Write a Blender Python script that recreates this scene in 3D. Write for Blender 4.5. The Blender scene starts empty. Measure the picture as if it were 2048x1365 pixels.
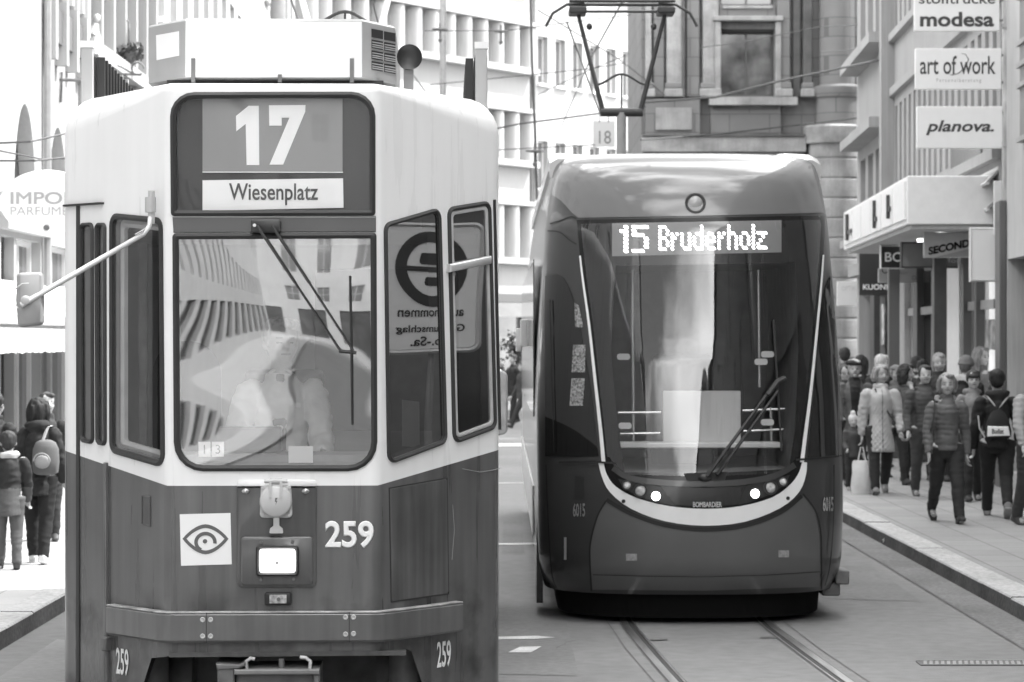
import bpy, bmesh, math, random
from mathutils import Vector, Matrix, noise

random.seed(7)
PI = math.pi
R = math.radians
SC = bpy.context.scene
COL = SC.collection

# ------------------------------------------------------------------ camera, sky, sun, exposure
F = 5460.0            # focal length in photo pixels (photo 2048 wide)
CX, CY, CH = 1024.0, 682.5, 2.1
cam_d = bpy.data.cameras.new("camera")
cam = bpy.data.objects.new("camera", cam_d)
COL.objects.link(cam)
cam.location = (0, 0, CH)
cam.rotation_euler = (R(90), 0, 0)
cam_d.sensor_width = 36.0
cam_d.lens = 36.0 * F / 2048.0
cam_d.clip_start = 0.1
cam_d.clip_end = 2000
cam_d.dof.use_dof = True
cam_d.dof.focus_distance = 13.4
cam_d.dof.aperture_fstop = 7.0
SC.camera = cam

SUN_EL, SUN_AZ = 52.0, 12.0      # elevation; azimuth measured from +X (street right) towards +Y (far end)
SUNV = Vector((math.cos(R(SUN_EL)) * math.cos(R(SUN_AZ)), math.cos(R(SUN_EL)) * math.sin(R(SUN_AZ)), math.sin(R(SUN_EL))))
world = bpy.data.worlds.new("World")
SC.world = world
world.use_nodes = True
wt = world.node_tree
for n in list(wt.nodes):
    wt.nodes.remove(n)
w_out = wt.nodes.new("ShaderNodeOutputWorld")
w_bg = wt.nodes.new("ShaderNodeBackground")
w_sky = wt.nodes.new("ShaderNodeTexSky")
w_sky.sky_type = 'NISHITA'
w_sky.sun_disc = False
w_sky.sun_elevation = R(SUN_EL)
w_sky.sun_rotation = R(90 - SUN_AZ)
w_bw = wt.nodes.new("ShaderNodeRGBToBW")
w_tc = wt.nodes.new("ShaderNodeTexCoord")
w_map = wt.nodes.new("ShaderNodeMapping")
w_map.inputs['Scale'].default_value = (1.6, 1.6, 3.2)
w_no = wt.nodes.new("ShaderNodeTexNoise")
w_no.inputs['Scale'].default_value = 1.7
w_no.inputs['Detail'].default_value = 7
w_ra = wt.nodes.new("ShaderNodeMapRange")
w_ra.inputs['From Min'].default_value = 0.46
w_ra.inputs['From Max'].default_value = 0.62
w_mix = wt.nodes.new("ShaderNodeMix")
w_mix.inputs['B'].default_value = 17.0
wt.links.new(w_sky.outputs['Color'], w_bw.inputs['Color'])
wt.links.new(w_tc.outputs['Generated'], w_map.inputs['Vector'])
wt.links.new(w_map.outputs['Vector'], w_no.inputs['Vector'])
wt.links.new(w_no.outputs['Fac'], w_ra.inputs['Value'])
wt.links.new(w_ra.outputs['Result'], w_mix.inputs['Factor'])
wt.links.new(w_bw.outputs['Val'], w_mix.inputs['A'])
wt.links.new(w_mix.outputs['Result'], w_bg.inputs['Color'])
w_bg.inputs['Strength'].default_value = 0.15
wt.links.new(w_bg.outputs['Background'], w_out.inputs['Surface'])

sun_d = bpy.data.lights.new("sun", 'SUN')
sun_d.energy = 2.0
sun_d.angle = R(0.53)
sun_d.color = (1, 1, 1)          # black and white photograph
sun = bpy.data.objects.new("sun", sun_d)
COL.objects.link(sun)
sun.location = (30, 10, 40)
sun.rotation_euler = (-SUNV).to_track_quat('-Z', 'Y').to_euler()

SC.view_settings.view_transform = 'Standard'
SC.view_settings.look = 'None'
SC.view_settings.gamma = 1
SC.view_settings.exposure = 2.02
try:
    SC.render.engine = 'CYCLES'
    SC.cycles.max_bounces = 8
    SC.cycles.transparent_max_bounces = 16
    SC.cycles.caustics_reflective = False
    SC.cycles.caustics_refractive = False
    SC.cycles.use_denoising = True
    SC.cycles.sample_clamp_indirect = 6
except Exception:
    pass

# ------------------------------------------------------------------ helpers
def P(x, y, d):
    """photo pixel at distance d -> world point"""
    return Vector(((x - CX) / F * d, d, CH + (CY - y) / F * d))

def G(x, y, z=0.0):
    """photo pixel -> point on the horizontal plane z"""
    d = F * (CH - z) / (y - CY)
    return Vector(((x - CX) / F * d, d, z))

_mats = {}
def mat(name, v=0.5, rough=0.5, metal=0.0, var=0.0, scale=8.0, bump=0.0, bscale=None, coat=0.0, emit=0.0, stretch=None, spec=0.5, grain=0.0, streak=0.0):
    if name in _mats:
        return _mats[name]
    m = bpy.data.materials.new(name)
    m.use_nodes = True
    t = m.node_tree
    b = t.nodes["Principled BSDF"]
    b.inputs['Base Color'].default_value = (v, v, v, 1)
    b.inputs['Roughness'].default_value = rough
    b.inputs['Metallic'].default_value = metal
    b.inputs['Specular IOR Level'].default_value = spec
    b.inputs['Coat Weight'].default_value = coat
    b.inputs['Coat Roughness'].default_value = 0.06
    m['v'] = v
    if var or bump or grain or streak:
        tc = t.nodes.new("ShaderNodeTexCoord")
        mp = t.nodes.new("ShaderNodeMapping")
        if stretch:
            mp.inputs['Scale'].default_value = stretch
        t.links.new(tc.outputs['Object'], mp.inputs['Vector'])
    if var or grain or streak:
        cur = None
        def layer(sc, amt, det, st=None, lo=0.3, hi=0.7):
            nonlocal cur
            n = t.nodes.new("ShaderNodeTexNoise")
            n.inputs['Scale'].default_value = sc
            n.inputs['Detail'].default_value = det
            src = mp
            if st:
                src = t.nodes.new("ShaderNodeMapping")
                src.inputs['Scale'].default_value = st
                t.links.new(tc.outputs['Object'], src.inputs['Vector'])
            t.links.new(src.outputs['Vector'], n.inputs['Vector'])
            r = t.nodes.new("ShaderNodeMapRange")
            r.inputs['From Min'].default_value = lo
            r.inputs['From Max'].default_value = hi
            r.inputs['To Min'].default_value = 1 - amt
            r.inputs['To Max'].default_value = 1 + amt
            t.links.new(n.outputs['Fac'], r.inputs['Value'])
            if cur is None:
                mu = t.nodes.new("ShaderNodeMath"); mu.operation = 'MULTIPLY'
                mu.inputs[1].default_value = v
                t.links.new(r.outputs['Result'], mu.inputs[0])
            else:
                mu = t.nodes.new("ShaderNodeMath"); mu.operation = 'MULTIPLY'
                t.links.new(r.outputs['Result'], mu.inputs[0])
                t.links.new(cur, mu.inputs[1])
            cur = mu.outputs[0]
        if var: layer(scale, var, 5)
        if grain: layer(scale * 22, grain, 2)
        if streak: layer(3.0, streak, 4, (7, 7, .35))
        t.links.new(cur, b.inputs['Base Color'])
    if bump:
        n2 = t.nodes.new("ShaderNodeTexNoise")
        n2.inputs['Scale'].default_value = bscale or scale * 4
        n2.inputs['Detail'].default_value = 4
        t.links.new(mp.outputs['Vector'], n2.inputs['Vector'])
        bp = t.nodes.new("ShaderNodeBump")
        bp.inputs['Strength'].default_value = bump
        bp.inputs['Distance'].default_value = 0.01
        t.links.new(n2.outputs['Fac'], bp.inputs['Height'])
        t.links.new(bp.outputs['Normal'], b.inputs['Normal'])
    if emit:
        b.inputs['Emission Color'].default_value = (1, 1, 1, 1)
        b.inputs['Emission Strength'].default_value = emit
    _mats[name] = m
    return m

def glass(name, refl=0.15, tint=0.9, wave=0.0, wscale=2.0, rough=0.01, stretch=None):
    """thin pane: see-through plus mirror reflection, both real light"""
    if name in _mats:
        return _mats[name]
    m = bpy.data.materials.new(name)
    m.use_nodes = True
    t = m.node_tree
    t.nodes.remove(t.nodes["Principled BSDF"])
    out = t.nodes["Material Output"]
    tr = t.nodes.new("ShaderNodeBsdfTransparent")
    tr.inputs['Color'].default_value = (tint, tint, tint, 1)
    gl = t.nodes.new("ShaderNodeBsdfGlossy")
    gl.inputs['Roughness'].default_value = rough
    gl.inputs['Color'].default_value = (1, 1, 1, 1)
    lw = t.nodes.new("ShaderNodeLayerWeight")
    lw.inputs['Blend'].default_value = .5
    fr = t.nodes.new("ShaderNodeMath"); fr.operation = 'POWER'; fr.inputs[1].default_value = 4.0
    t.links.new(lw.outputs['Facing'], fr.inputs[0])
    ad = t.nodes.new("ShaderNodeMath"); ad.operation = 'ADD'; ad.use_clamp = True
    ad.inputs[1].default_value = refl
    mx = t.nodes.new("ShaderNodeMixShader")
    t.links.new(fr.outputs[0], ad.inputs[0])
    t.links.new(ad.outputs[0], mx.inputs['Fac'])
    t.links.new(tr.outputs[0], mx.inputs[1])
    t.links.new(gl.outputs[0], mx.inputs[2])
    t.links.new(mx.outputs[0], out.inputs['Surface'])
    if wave:
        tc = t.nodes.new("ShaderNodeTexCoord")
        mp = t.nodes.new("ShaderNodeMapping")
        if stretch: mp.inputs['Scale'].default_value = stretch
        n2 = t.nodes.new("ShaderNodeTexNoise")
        n2.inputs['Scale'].default_value = wscale
        n2.inputs['Detail'].default_value = 0.0
        t.links.new(tc.outputs['Object'], mp.inputs['Vector'])
        t.links.new(mp.outputs['Vector'], n2.inputs['Vector'])
        bp = t.nodes.new("ShaderNodeBump")
        bp.inputs['Strength'].default_value = 1.0
        bp.inputs['Distance'].default_value = wave
        t.links.new(n2.outputs['Fac'], bp.inputs['Height'])
        t.links.new(bp.outputs['Normal'], gl.inputs['Normal'])
    _mats[name] = m
    return m

def tag(o, label=None, cat=None, group=None, kind=None):
    if label: o['label'] = label
    if cat: o['category'] = cat
    if group: o['group'] = group
    if kind: o['kind'] = kind
    return o

def empty(name, loc=(0, 0, 0), rz=0.0, label=None, cat=None, group=None):
    o = bpy.data.objects.new(name, None)
    o.empty_display_size = 0.1
    COL.objects.link(o)
    o.location = loc
    o.rotation_euler = (0, 0, rz)
    return tag(o, label, cat, group)

def link_mesh(name, me, mats, parent=None, smooth=None):
    if not isinstance(mats, (list, tuple)):
        mats = [mats]
    if len(me.materials) == 0:
        for m in mats:
            me.materials.append(m)
    o = bpy.data.objects.new(name, me)
    COL.objects.link(o)
    if parent: o.parent = parent
    if smooth is not None:
        me.polygons.foreach_set('use_smooth', [True] * len(me.polygons))
        me.set_sharp_from_angle(angle=R(smooth))
    return o

class MB:
    """collects shapes, links them as ONE mesh object"""
    def __init__(s):
        s.v = []; s.f = []; s.mi = []; s.cur = 0
    def add(s, vs, fs):
        k = len(s.v)
        s.v += [tuple(v) for v in vs]
        for f in fs:
            s.f.append([i + k for i in f]); s.mi.append(s.cur)
        return s
    def box(s, x0, x1, y0, y1, z0, z1, M=None):
        vs = [Vector(c) for c in ((x0,y0,z0),(x1,y0,z0),(x1,y1,z0),(x0,y1,z0),(x0,y0,z1),(x1,y0,z1),(x1,y1,z1),(x0,y1,z1))]
        if M: vs = [M @ v for v in vs]
        return s.add(vs, [(0,3,2,1),(4,5,6,7),(0,1,5,4),(1,2,6,5),(2,3,7,6),(3,0,4,7)])
    def tube(s, pts, r, n=8, caps=True, closed=False):
        pts = [Vector(p) for p in pts]
        rs = r if isinstance(r, (list, tuple)) else [r] * len(pts)
        rings = []
        prev = None
        N = len(pts)
        for i, p in enumerate(pts):
            if closed: t = pts[(i+1) % N] - pts[i-1]
            else: t = (pts[min(i+1, N-1)] - pts[max(i-1, 0)])
            t = t.normalized() if t.length > 1e-9 else Vector((0,0,1))
            if prev is None:
                a = Vector((0,0,1)) if abs(t.z) < .9 else Vector((1,0,0))
                prev = t.cross(a).normalized()
            u = (prev - t * prev.dot(t))
            u = u.normalized() if u.length > 1e-6 else t.orthogonal().normalized()
            prev = u
            w = t.cross(u)
            rr = rs[i]
            ra, rb = rr if isinstance(rr, (list, tuple)) else (rr, rr)
            rings.append([p + u * (ra * math.cos(2*PI*k/n)) + w * (rb * math.sin(2*PI*k/n)) for k in range(n)])
        return s.rings(rings, caps and not closed, closed)
    def rings(s, rings, caps=True, closed=False):
        n = len(rings[0]); vs = [v for r in rings for v in r]; fs = []
        m = len(rings)
        for i in range(m if closed else m-1):
            j = (i+1) % m
            for k in range(n):
                l = (k+1) % n
                fs.append((i*n+k, i*n+l, j*n+l, j*n+k))
        if caps:
            fs.append(tuple(reversed(range(n))))
            fs.append(tuple((m-1)*n + k for k in range(n)))
        return s.add(vs, fs)
    def ellipsoid(s, c, r, n=16, m=10, M=None):
        c = Vector(c); rings = []
        for i in range(1, m):
            th = PI * i / m
            ring = []
            for k in range(n):
                ph = 2*PI*k/n
                d = Vector((r[0]*math.sin(th)*math.cos(ph), r[1]*math.sin(th)*math.sin(ph), -r[2]*math.cos(th)))
                ring.append(c + (M @ d if M else d))
            rings.append(ring)
        k0 = len(s.v)
        s.rings(rings, caps=False)
        b = Vector((0,0,-r[2])); t = Vector((0,0,r[2]))
        if M: b, t = M @ b, M @ t
        k = len(s.v); s.v += [tuple(c + b), tuple(c + t)]
        for i in range(n):
            j = (i+1) % n
            s.f.append([k, k0 + j, k0 + i]); s.mi.append(s.cur)
            o = k0 + (m-2)*n
            s.f.append([k+1, o + i, o + j]); s.mi.append(s.cur)
        return s
    def lathe(s, c, prof, n=24, a0=0, a1=2*PI):
        c = Vector(c); full = abs(a1 - a0 - 2*PI) < 1e-6
        rings = []
        for r, z in prof:
            rings.append([c + Vector((r*math.cos(a0+(a1-a0)*k/(n if full else n-1)), r*math.sin(a0+(a1-a0)*k/(n if full else n-1)), z)) for k in range(n)])
        m = len(rings); vs = [v for r in rings for v in r]; fs = []
        for i in range(m-1):
            for k in range(n if full else n-1):
                l = (k+1) % n
                fs.append((i*n+k, i*n+l, (i+1)*n+l, (i+1)*n+k))
        if full:
            fs.append(tuple(reversed(range(n)))); fs.append(tuple((m-1)*n+k for k in range(n)))
        return s.add(vs, fs)
    def prism(s, poly, pn, d0, d1, bev=0.0):
        n = len(poly)
        if bev > 0:
            ins = inset(poly, bev)
            rs = [[pn.pt(a, b, d0) for a, b in poly], [pn.pt(a, b, d1-bev) for a, b in poly], [pn.pt(a, b, d1) for a, b in ins]]
        else:
            rs = [[pn.pt(a, b, d0) for a, b in poly], [pn.pt(a, b, d1) for a, b in poly]]
        return s.rings(rs)
    def frame(s, outer, inner, pn, d0, d1, soft=True):
        mid = [((a[0]+b[0])/2, (a[1]+b[1])/2) for a, b in zip(outer, inner)]
        k = .72 if soft else 1.0
        prof = [(outer, d0), (outer, d0+(d1-d0)*k), (mid, d1), (inner, d0+(d1-d0)*k), (inner, d0)]
        return s.rings([[pn.pt(a, b, d) for a, b in pl] for pl, d in prof], caps=False, closed=True)
    def mesh(s, name):
        me = bpy.data.meshes.new(name)
        me.from_pydata(s.v, [], s.f)
        me.polygons.foreach_set('material_index', s.mi)
        bm = bmesh.new(); bm.from_mesh(me)
        bmesh.ops.recalc_face_normals(bm, faces=bm.faces)
        bm.to_mesh(me); bm.free()
        me.update()
        return me
    def build(s, name, mats, parent=None, smooth=35, bevel=0.0, loc=None):
        if loc is not None:
            L = Vector(loc); s.v = [tuple(Vector(v) - L) for v in s.v]
        o = link_mesh(name, s.mesh(name), mats, parent, smooth)
        if loc is not None: o.location = loc
        if bevel:
            b = o.modifiers.new("bevel", 'BEVEL'); b.width = bevel; b.segments = 2; b.limit_method = 'ANGLE'; b.angle_limit = R(40)
            b.harden_normals = True
        return o

def inset(poly, t):
    """shrink a CCW polygon by t"""
    n = len(poly); out = []
    for i in range(n):
        p0, p1, p2 = Vector(poly[i-1]), Vector(poly[i]), Vector(poly[(i+1) % n])
        d1 = p1 - p0; d2 = p2 - p1
        if d1.length < 1e-9: d1 = d2
        if d2.length < 1e-9: d2 = d1
        n1 = Vector((-d1.y, d1.x)).normalized(); n2 = Vector((-d2.y, d2.x)).normalized()
        b = n1 + n2
        if b.length < 1e-6: out.append(tuple(p1 + n1*t)); continue
        b.normalize()
        out.append(tuple(p1 + b * (t / max(.25, b.dot(n1)))))
    return out

def ccw(poly):
    a = sum(poly[i-1][0]*poly[i][1] - poly[i][0]*poly[i-1][1] for i in range(len(poly)))
    return list(poly) if a > 0 else list(reversed(poly))

def rpoly(pts, r, n=5):
    """round the corners of a polygon; r = radius or list"""
    pts = [Vector(p) for p in pts]
    N = len(pts); out = []
    rs = r if isinstance(r, (list, tuple)) else [r]*N
    for i in range(N):
        p0, p1, p2 = pts[i-1], pts[i], pts[(i+1) % N]
        a = (p0-p1); b = (p2-p1)
        la, lb = a.length, b.length
        a.normalize(); b.normalize()
        ang = math.acos(max(-1, min(1, a.dot(b))))
        if rs[i] <= 1e-6 or ang > PI-.02:
            out += [tuple(p1)]*(n+1); continue
        t = min(rs[i]/math.tan(ang/2), la*.49, lb*.49)
        rr = t*math.tan(ang/2)
        bis = (a+b).normalized()
        c = p1 + bis*(rr/math.sin(ang/2))
        s = p1 + a*t - c; e = p1 + b*t - c
        a0 = math.atan2(s.y, s.x); a1 = math.atan2(e.y, e.x)
        da = (a1-a0+PI) % (2*PI) - PI
        for k in range(n+1):
            q = a0 + da*k/n
            out.append((c.x + rr*math.cos(q), c.y + rr*math.sin(q)))
    return out

class Panel:
    """a flat frame of reference on a thing: e1 to image right, e2 up, n towards the viewer"""
    def __init__(s, o, e1, e2=(0,0,1), inv=None):
        s.o = Vector(o); s.e1 = Vector(e1).normalized(); s.e2 = Vector(e2).normalized()
        s.n = s.e1.cross(s.e2).normalized()
        s.inv = inv or Matrix.Identity(4)
    def pt(s, a, b, d=0.0):
        return s.o + s.e1*a + s.e2*b + s.n*d
    def px(s, x, y, d=0.0):
        c = s.inv @ Vector((0, 0, CH))
        q = s.inv @ P(x, y, 10.0)
        r = q - c
        t = (s.o + s.n*d - c).dot(s.n) / r.dot(s.n)
        h = c + r*t - s.o
        return (h.dot(s.e1), h.dot(s.e2))
    def poly(s, pts, d=0.0):
        return ccw([s.px(x, y, d) for x, y in pts])
    def rect(s, x0, y0, x1, y1, d=0.0):
        a0, b1 = s.px(x0, y0, d); a1, b0 = s.px(x1, y1, d)
        return [(a0, b0), (a1, b0), (a1, b1), (a0, b1)]

def circ(c, r, n=24, ry=None):
    ry = r if ry is None else ry
    return [(c[0]+r*math.cos(2*PI*k/n), c[1]+ry*math.sin(2*PI*k/n)) for k in range(n)]

def dg():
    return bpy.context.evaluated_depsgraph_get()

def bake(o):
    """apply the modifiers of o without operators"""
    me = bpy.data.meshes.new_from_object(o.evaluated_get(dg()))
    old = o.data
    o.modifiers.clear()
    o.data = me
    bpy.data.meshes.remove(old)
    return o

def cut(o, cutters):
    for c in cutters:
        m = o.modifiers.new("cut", 'BOOLEAN')
        m.operation = 'DIFFERENCE'; m.solver = 'EXACT'; m.object = c
    bake(o)
    for c in cutters:
        me = c.data
        bpy.data.objects.remove(c)
        bpy.data.meshes.remove(me)
    return o

def wn(o):
    m = o.modifiers.new("wn", 'WEIGHTED_NORMAL'); m.keep_sharp = True; m.weight = 80
    return o

def text(name, s, pn, box, m, parent, d=0.003, bold=0.0, shear=0.0, ext=0.002, fit='both', mirror=False):
    """lettering s fitted into box (a0,b0,a1,b1) of panel pn"""
    cu = bpy.data.curves.new(name, 'FONT')
    cu.body = s; cu.size = 1.0; cu.shear = shear; cu.bevel_depth = bold; cu.bevel_resolution = 0
    cu.resolution_u = 4
    ob = bpy.data.objects.new(name, cu); COL.objects.link(ob)
    me = bpy.data.meshes.new_from_object(ob.evaluated_get(dg()))
    bpy.data.objects.remove(ob); bpy.data.curves.remove(cu)
    xs = [v.co.x for v in me.vertices]; ys = [v.co.y for v in me.vertices]
    x0, x1, y0, y1 = min(xs), max(xs), min(ys), max(ys)
    a0, b0, a1, b1 = box
    sx = (a1-a0)/(x1-x0); sy = (b1-b0)/(y1-y0)
    if fit == 'h': sx = sy; ca = (a0+a1)/2; a0 = ca - sx*(x1-x0)/2
    for v in me.vertices:
        v.co = pn.pt(a0 + (v.co.x-x0)*sx, b0 + (v.co.y-y0)*sy, d + v.co.z*sy*.12)
    me.materials.clear()
    return link_mesh(name, me, m, parent)

def slab_mat(name, v, sx, sy, joint=.55, off=.5, upright=False, mort=.008):
    m = bpy.data.materials.new(name); m.use_nodes = True
    t = m.node_tree; b = t.nodes["Principled BSDF"]
    b.inputs['Roughness'].default_value = .8
    tc = t.nodes.new("ShaderNodeTexCoord")
    mp = t.nodes.new("ShaderNodeMapping")
    mp.inputs['Rotation'].default_value = (R(90), 0, 0) if upright else (0, 0, R(90))
    br = t.nodes.new("ShaderNodeTexBrick")
    br.inputs['Scale'].default_value = 1.0
    br.inputs['Brick Width'].default_value = sx
    br.inputs['Row Height'].default_value = sy
    br.inputs['Mortar Size'].default_value = mort
    br.offset = off
    br.inputs['Color1'].default_value = (v*.93,)*3 + (1,)
    br.inputs['Color2'].default_value = (v*1.06,)*3 + (1,)
    br.inputs['Mortar'].default_value = (v*joint,)*3 + (1,)
    n = t.nodes.new("ShaderNodeTexNoise"); n.inputs['Scale'].default_value = 1.1; n.inputs['Detail'].default_value = 6
    n2 = t.nodes.new("ShaderNodeTexNoise"); n2.inputs['Scale'].default_value = 60
    r = t.nodes.new("ShaderNodeMapRange"); r.inputs['To Min'].default_value = .78; r.inputs['To Max'].default_value = 1.2
    r2 = t.nodes.new("ShaderNodeMapRange"); r2.inputs['To Min'].default_value = .85; r2.inputs['To Max'].default_value = 1.15
    mu = t.nodes.new("ShaderNodeMix"); mu.data_type = 'RGBA'; mu.blend_type = 'MULTIPLY'; mu.inputs['Factor'].default_value = 1
    m2 = t.nodes.new("ShaderNodeMath"); m2.operation = 'MULTIPLY'
    L = t.links.new
    if upright:
        se = t.nodes.new("ShaderNodeSeparateXYZ"); ad = t.nodes.new("ShaderNodeMath"); cb = t.nodes.new("ShaderNodeCombineXYZ")
        L(tc.outputs['Object'], se.inputs[0]); L(se.outputs['X'], ad.inputs[0]); L(se.outputs['Y'], ad.inputs[1])
        L(ad.outputs[0], cb.inputs['X']); L(se.outputs['Z'], cb.inputs['Y']); L(cb.outputs[0], br.inputs['Vector'])
    else:
        L(tc.outputs['Object'], mp.inputs['Vector']); L(mp.outputs['Vector'], br.inputs['Vector'])
    L(tc.outputs['Object'], n.inputs['Vector']); L(tc.outputs['Object'], n2.inputs['Vector'])
    L(n.outputs['Fac'], r.inputs['Value']); L(n2.outputs['Fac'], r2.inputs['Value'])
    L(r.outputs['Result'], m2.inputs[0]); L(r2.outputs['Result'], m2.inputs[1])
    L(br.outputs['Color'], mu.inputs['A']); L(m2.outputs[0], mu.inputs['B'])
    L(mu.outputs['Result'], b.inputs['Base Color'])
    bp = t.nodes.new("ShaderNodeBump"); bp.inputs['Strength'].default_value = .3; bp.inputs['Distance'].default_value = .004
    L(br.outputs['Fac'], bp.inputs['Height']); bp.invert = True
    L(bp.outputs['Normal'], b.inputs['Normal'])
    return m
# ------------------------------------------------------------------ ground, road, pavements, rails
def sheet(name, poly, z, m, kind='structure', parent=None):
    mb = MB(); mb.add([(x, y, z) for x, y in poly], [tuple(range(len(poly)))])
    return tag(mb.build(name, m, parent, smooth=None), kind=kind)

M_ASPH = mat('asphalt', .195, .8, var=.13, scale=.35, bump=.3, bscale=70, grain=.09, spec=.3)
M_ASPH2 = mat('asphalt_gutter', .15, .85, var=.25, scale=1.2, bump=.5, bscale=60, grain=.25)
M_SEAM = mat('asphalt_seam', .12, .9, var=.2, scale=6)
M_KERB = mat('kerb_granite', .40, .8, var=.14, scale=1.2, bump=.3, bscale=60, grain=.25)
M_KERBF = mat('kerb_granite_face_shade', .12, .9, var=.35, scale=1.5, bump=.4, bscale=40, grain=.3)
M_PAINT_AND_SUN = mat('road_paint_and_sun', .62, .7, var=.2, scale=5, grain=.2)
M_RAIL = mat('rail_steel', .46, .38, metal=1.0, var=.3, scale=3, stretch=(6, .4, 1))
M_GROOVE = mat('rail_groove', .035, .7)
M_SLABJ = mat('slab_joint', .16, .9)

M_SLAB = slab_mat('pavement_slabs', .27, .62, .42)
M_SLABL = slab_mat('pavement_slabs_pale', .40, 1.2, .8, joint=.6)

KR, KL = 3.82, -3.47        # kerb lines
sheet('road', [(-300, -300), (300, -300), (300, 600), (-300, 600)], 0.0, M_ASPH)
sheet('road_gutter', [(KR-.32, -20), (KR+.05, -20), (KR+.05, 62), (KR-.32, 62)], .004, M_ASPH2)
mbs = MB()
mbs.add([(KR-.345, -20, .006), (KR-.325, -20, .006), (KR-.325, 62, .006), (KR-.345, 62, .006)], [(0, 1, 2, 3)])
tag(mbs.build('road_seam', M_SEAM, smooth=None), kind='structure')

def pavement(name, x0, x1, y0, y1, h, m):
    mb = MB(); mb.box(x0, x1, y0, y1, -.1, h)
    return tag(mb.build(name, m, smooth=None), kind='structure')
pavement('right_pavement', KR+.30, 16, -108, 80, .128, M_SLAB)
pavement('left_pavement', -16, KL-.26, -108, 90, .128, M_SLABL)

def kerb(name, xe, sgn, y0, y1, step):
    """row of kerb stones, road edge at xe, running away from the road on side sgn"""
    mb = MB(); y = y0; rnd = random.Random(3)
    while y < y1:
        w = step * rnd.uniform(.9, 1.1); dz = rnd.uniform(-.004, .004)
        xa, xb = (xe, xe + sgn*.292) if sgn > 0 else (xe + sgn*.252, xe)
        k = 1 if sgn > 0 else 0
        yb = y + w - .012
        z = .132 + dz
        fx = xe + sgn*.012
        # face strip (shade painted in as darker granite) and pale top
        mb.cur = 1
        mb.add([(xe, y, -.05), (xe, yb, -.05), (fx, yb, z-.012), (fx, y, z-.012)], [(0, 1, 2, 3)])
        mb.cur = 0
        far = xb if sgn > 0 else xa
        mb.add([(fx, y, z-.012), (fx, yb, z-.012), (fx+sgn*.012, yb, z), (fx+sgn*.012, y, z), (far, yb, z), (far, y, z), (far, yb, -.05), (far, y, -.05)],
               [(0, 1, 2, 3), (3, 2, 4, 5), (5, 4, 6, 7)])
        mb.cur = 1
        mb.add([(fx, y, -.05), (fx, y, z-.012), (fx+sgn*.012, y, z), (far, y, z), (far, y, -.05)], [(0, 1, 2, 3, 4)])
        y += w
    return tag(mb.build(name, [M_KERB, M_KERBF], smooth=None), kind='structure')
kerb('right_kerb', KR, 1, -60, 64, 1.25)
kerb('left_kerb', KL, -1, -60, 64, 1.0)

# the two tracks
def c2(y):       # right-hand track centre
    return 1.37 - .004*(y-20.2) if y > 20.2 else 1.37 + .042*(20.2-y) + .0016*(20.2-y)**2
def c1(y):       # left-hand track centre
    return -1.14 - .026*(y-13)
def rail(name, cf, off, y0, y1, n=80):
    strips = [(-.044, -.035, .006, 2), (-.035, .018, .009, 0), (.018, .052, .004, 1), (.052, .064, .008, 0), (.064, .074, .006, 2)]
    mb = MB()
    for a, b, z, mi in strips:
        mb.cur = mi
        vs = []; fs = []
        for i in range(n+1):
            y = y0 + (y1-y0)*i/n
            c = cf(y) + off
            s = 1 if off < 0 else -1
            xa, xb = sorted((c + s*a, c + s*b))
            vs += [(xa, y, z), (xb, y, z)]
            if i: fs.append((2*i-2, 2*i-1, 2*i+1, 2*i))
        mb.add(vs, fs)
    return tag(mb.build(name, [M_RAIL, M_GROOVE, M_SEAM], smooth=None), kind='structure')
for nm, cf in (('tram_rail', c2), ('tram_rail', c1)):
    for off in (-.53, .53):
        rail(nm, cf, off, 4, 75)
def seam(cf, off, y0, y1, w=.012, n=60):
    mb = MB(); vs = []; fs = []
    for i in range(n+1):
        y = y0+(y1-y0)*i/n; x = cf(y)+off+.006*math.sin(y*2.3)
        vs += [(x-w/2, y, .0045), (x+w/2, y, .0045)]
        if i: fs.append((2*i-2, 2*i-1, 2*i+1, 2*i))
    mb.add(vs, fs)
    return tag(mb.build('road_seam', M_SEAM, smooth=None), kind='structure')
for cf in (c2, c1):
    for off in (-.66, .66): seam(cf, off, 6, 60, .007)
# painted marks, a painted-in sunlit strip and the iron things in the road
def mark(px, z=.0065, m=None, name='road_marking_and_sun'):
    pts = [G(x, y, z) for x, y in px]
    return sheet(name, [(p.x, p.y) for p in pts], z, m or M_PAINT_AND_SUN)
mark([(1016, 1305), (1062, 1305), (1083, 1293), (1040, 1294)])
mark([(985, 1279), (1075, 1278), (1110, 1275), (1075, 1272), (985, 1274)])
mark([(985, 1090), (1072, 1089), (1072, 1086), (985, 1087)])
mark([(980, 893), (1062, 893), (1062, 887), (980, 887)])  # pale strip standing in for sunlight across the road
mark([(985, 967), (1062, 966), (1062, 965), (985, 966)])
mark([(1300, 1281), (1335, 1280), (1335, 1278), (1300, 1279)], m=M_SEAM, name='road_seam')
mark([(1520, 1276), (1562, 1276), (1562, 1273), (1520, 1274)], m=M_SEAM, name='road_seam')
M_PATCH = mat('asphalt_patch', .172, .85, var=.16, scale=.8, bump=.3, bscale=70, grain=.12)
M_PATCHL = mat('asphalt_patch_pale', .23, .85, var=.14, scale=.8, bump=.3, bscale=70, grain=.1)
def patch(pts, m, z=.0032):
    return sheet('road_patch', pts, z, m)
patch([(2.55, 22.2), (3.3, 22.0), (3.34, 25.4), (2.5, 25.6)], M_PATCH)
patch([(-.1, 17.2), (.42, 17.1), (.4, 21.5), (-.12, 21.7)], M_PATCH)
patch([(-.1, 27), (.12, 27), (.12, 34), (-.1, 34)], M_PATCH)
patch([(-3.2, 16.8), (-2.5, 16.7), (-2.5, 19.0), (-3.2, 19.2)], M_PATCHL)
_cr = random.Random(12)
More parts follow.
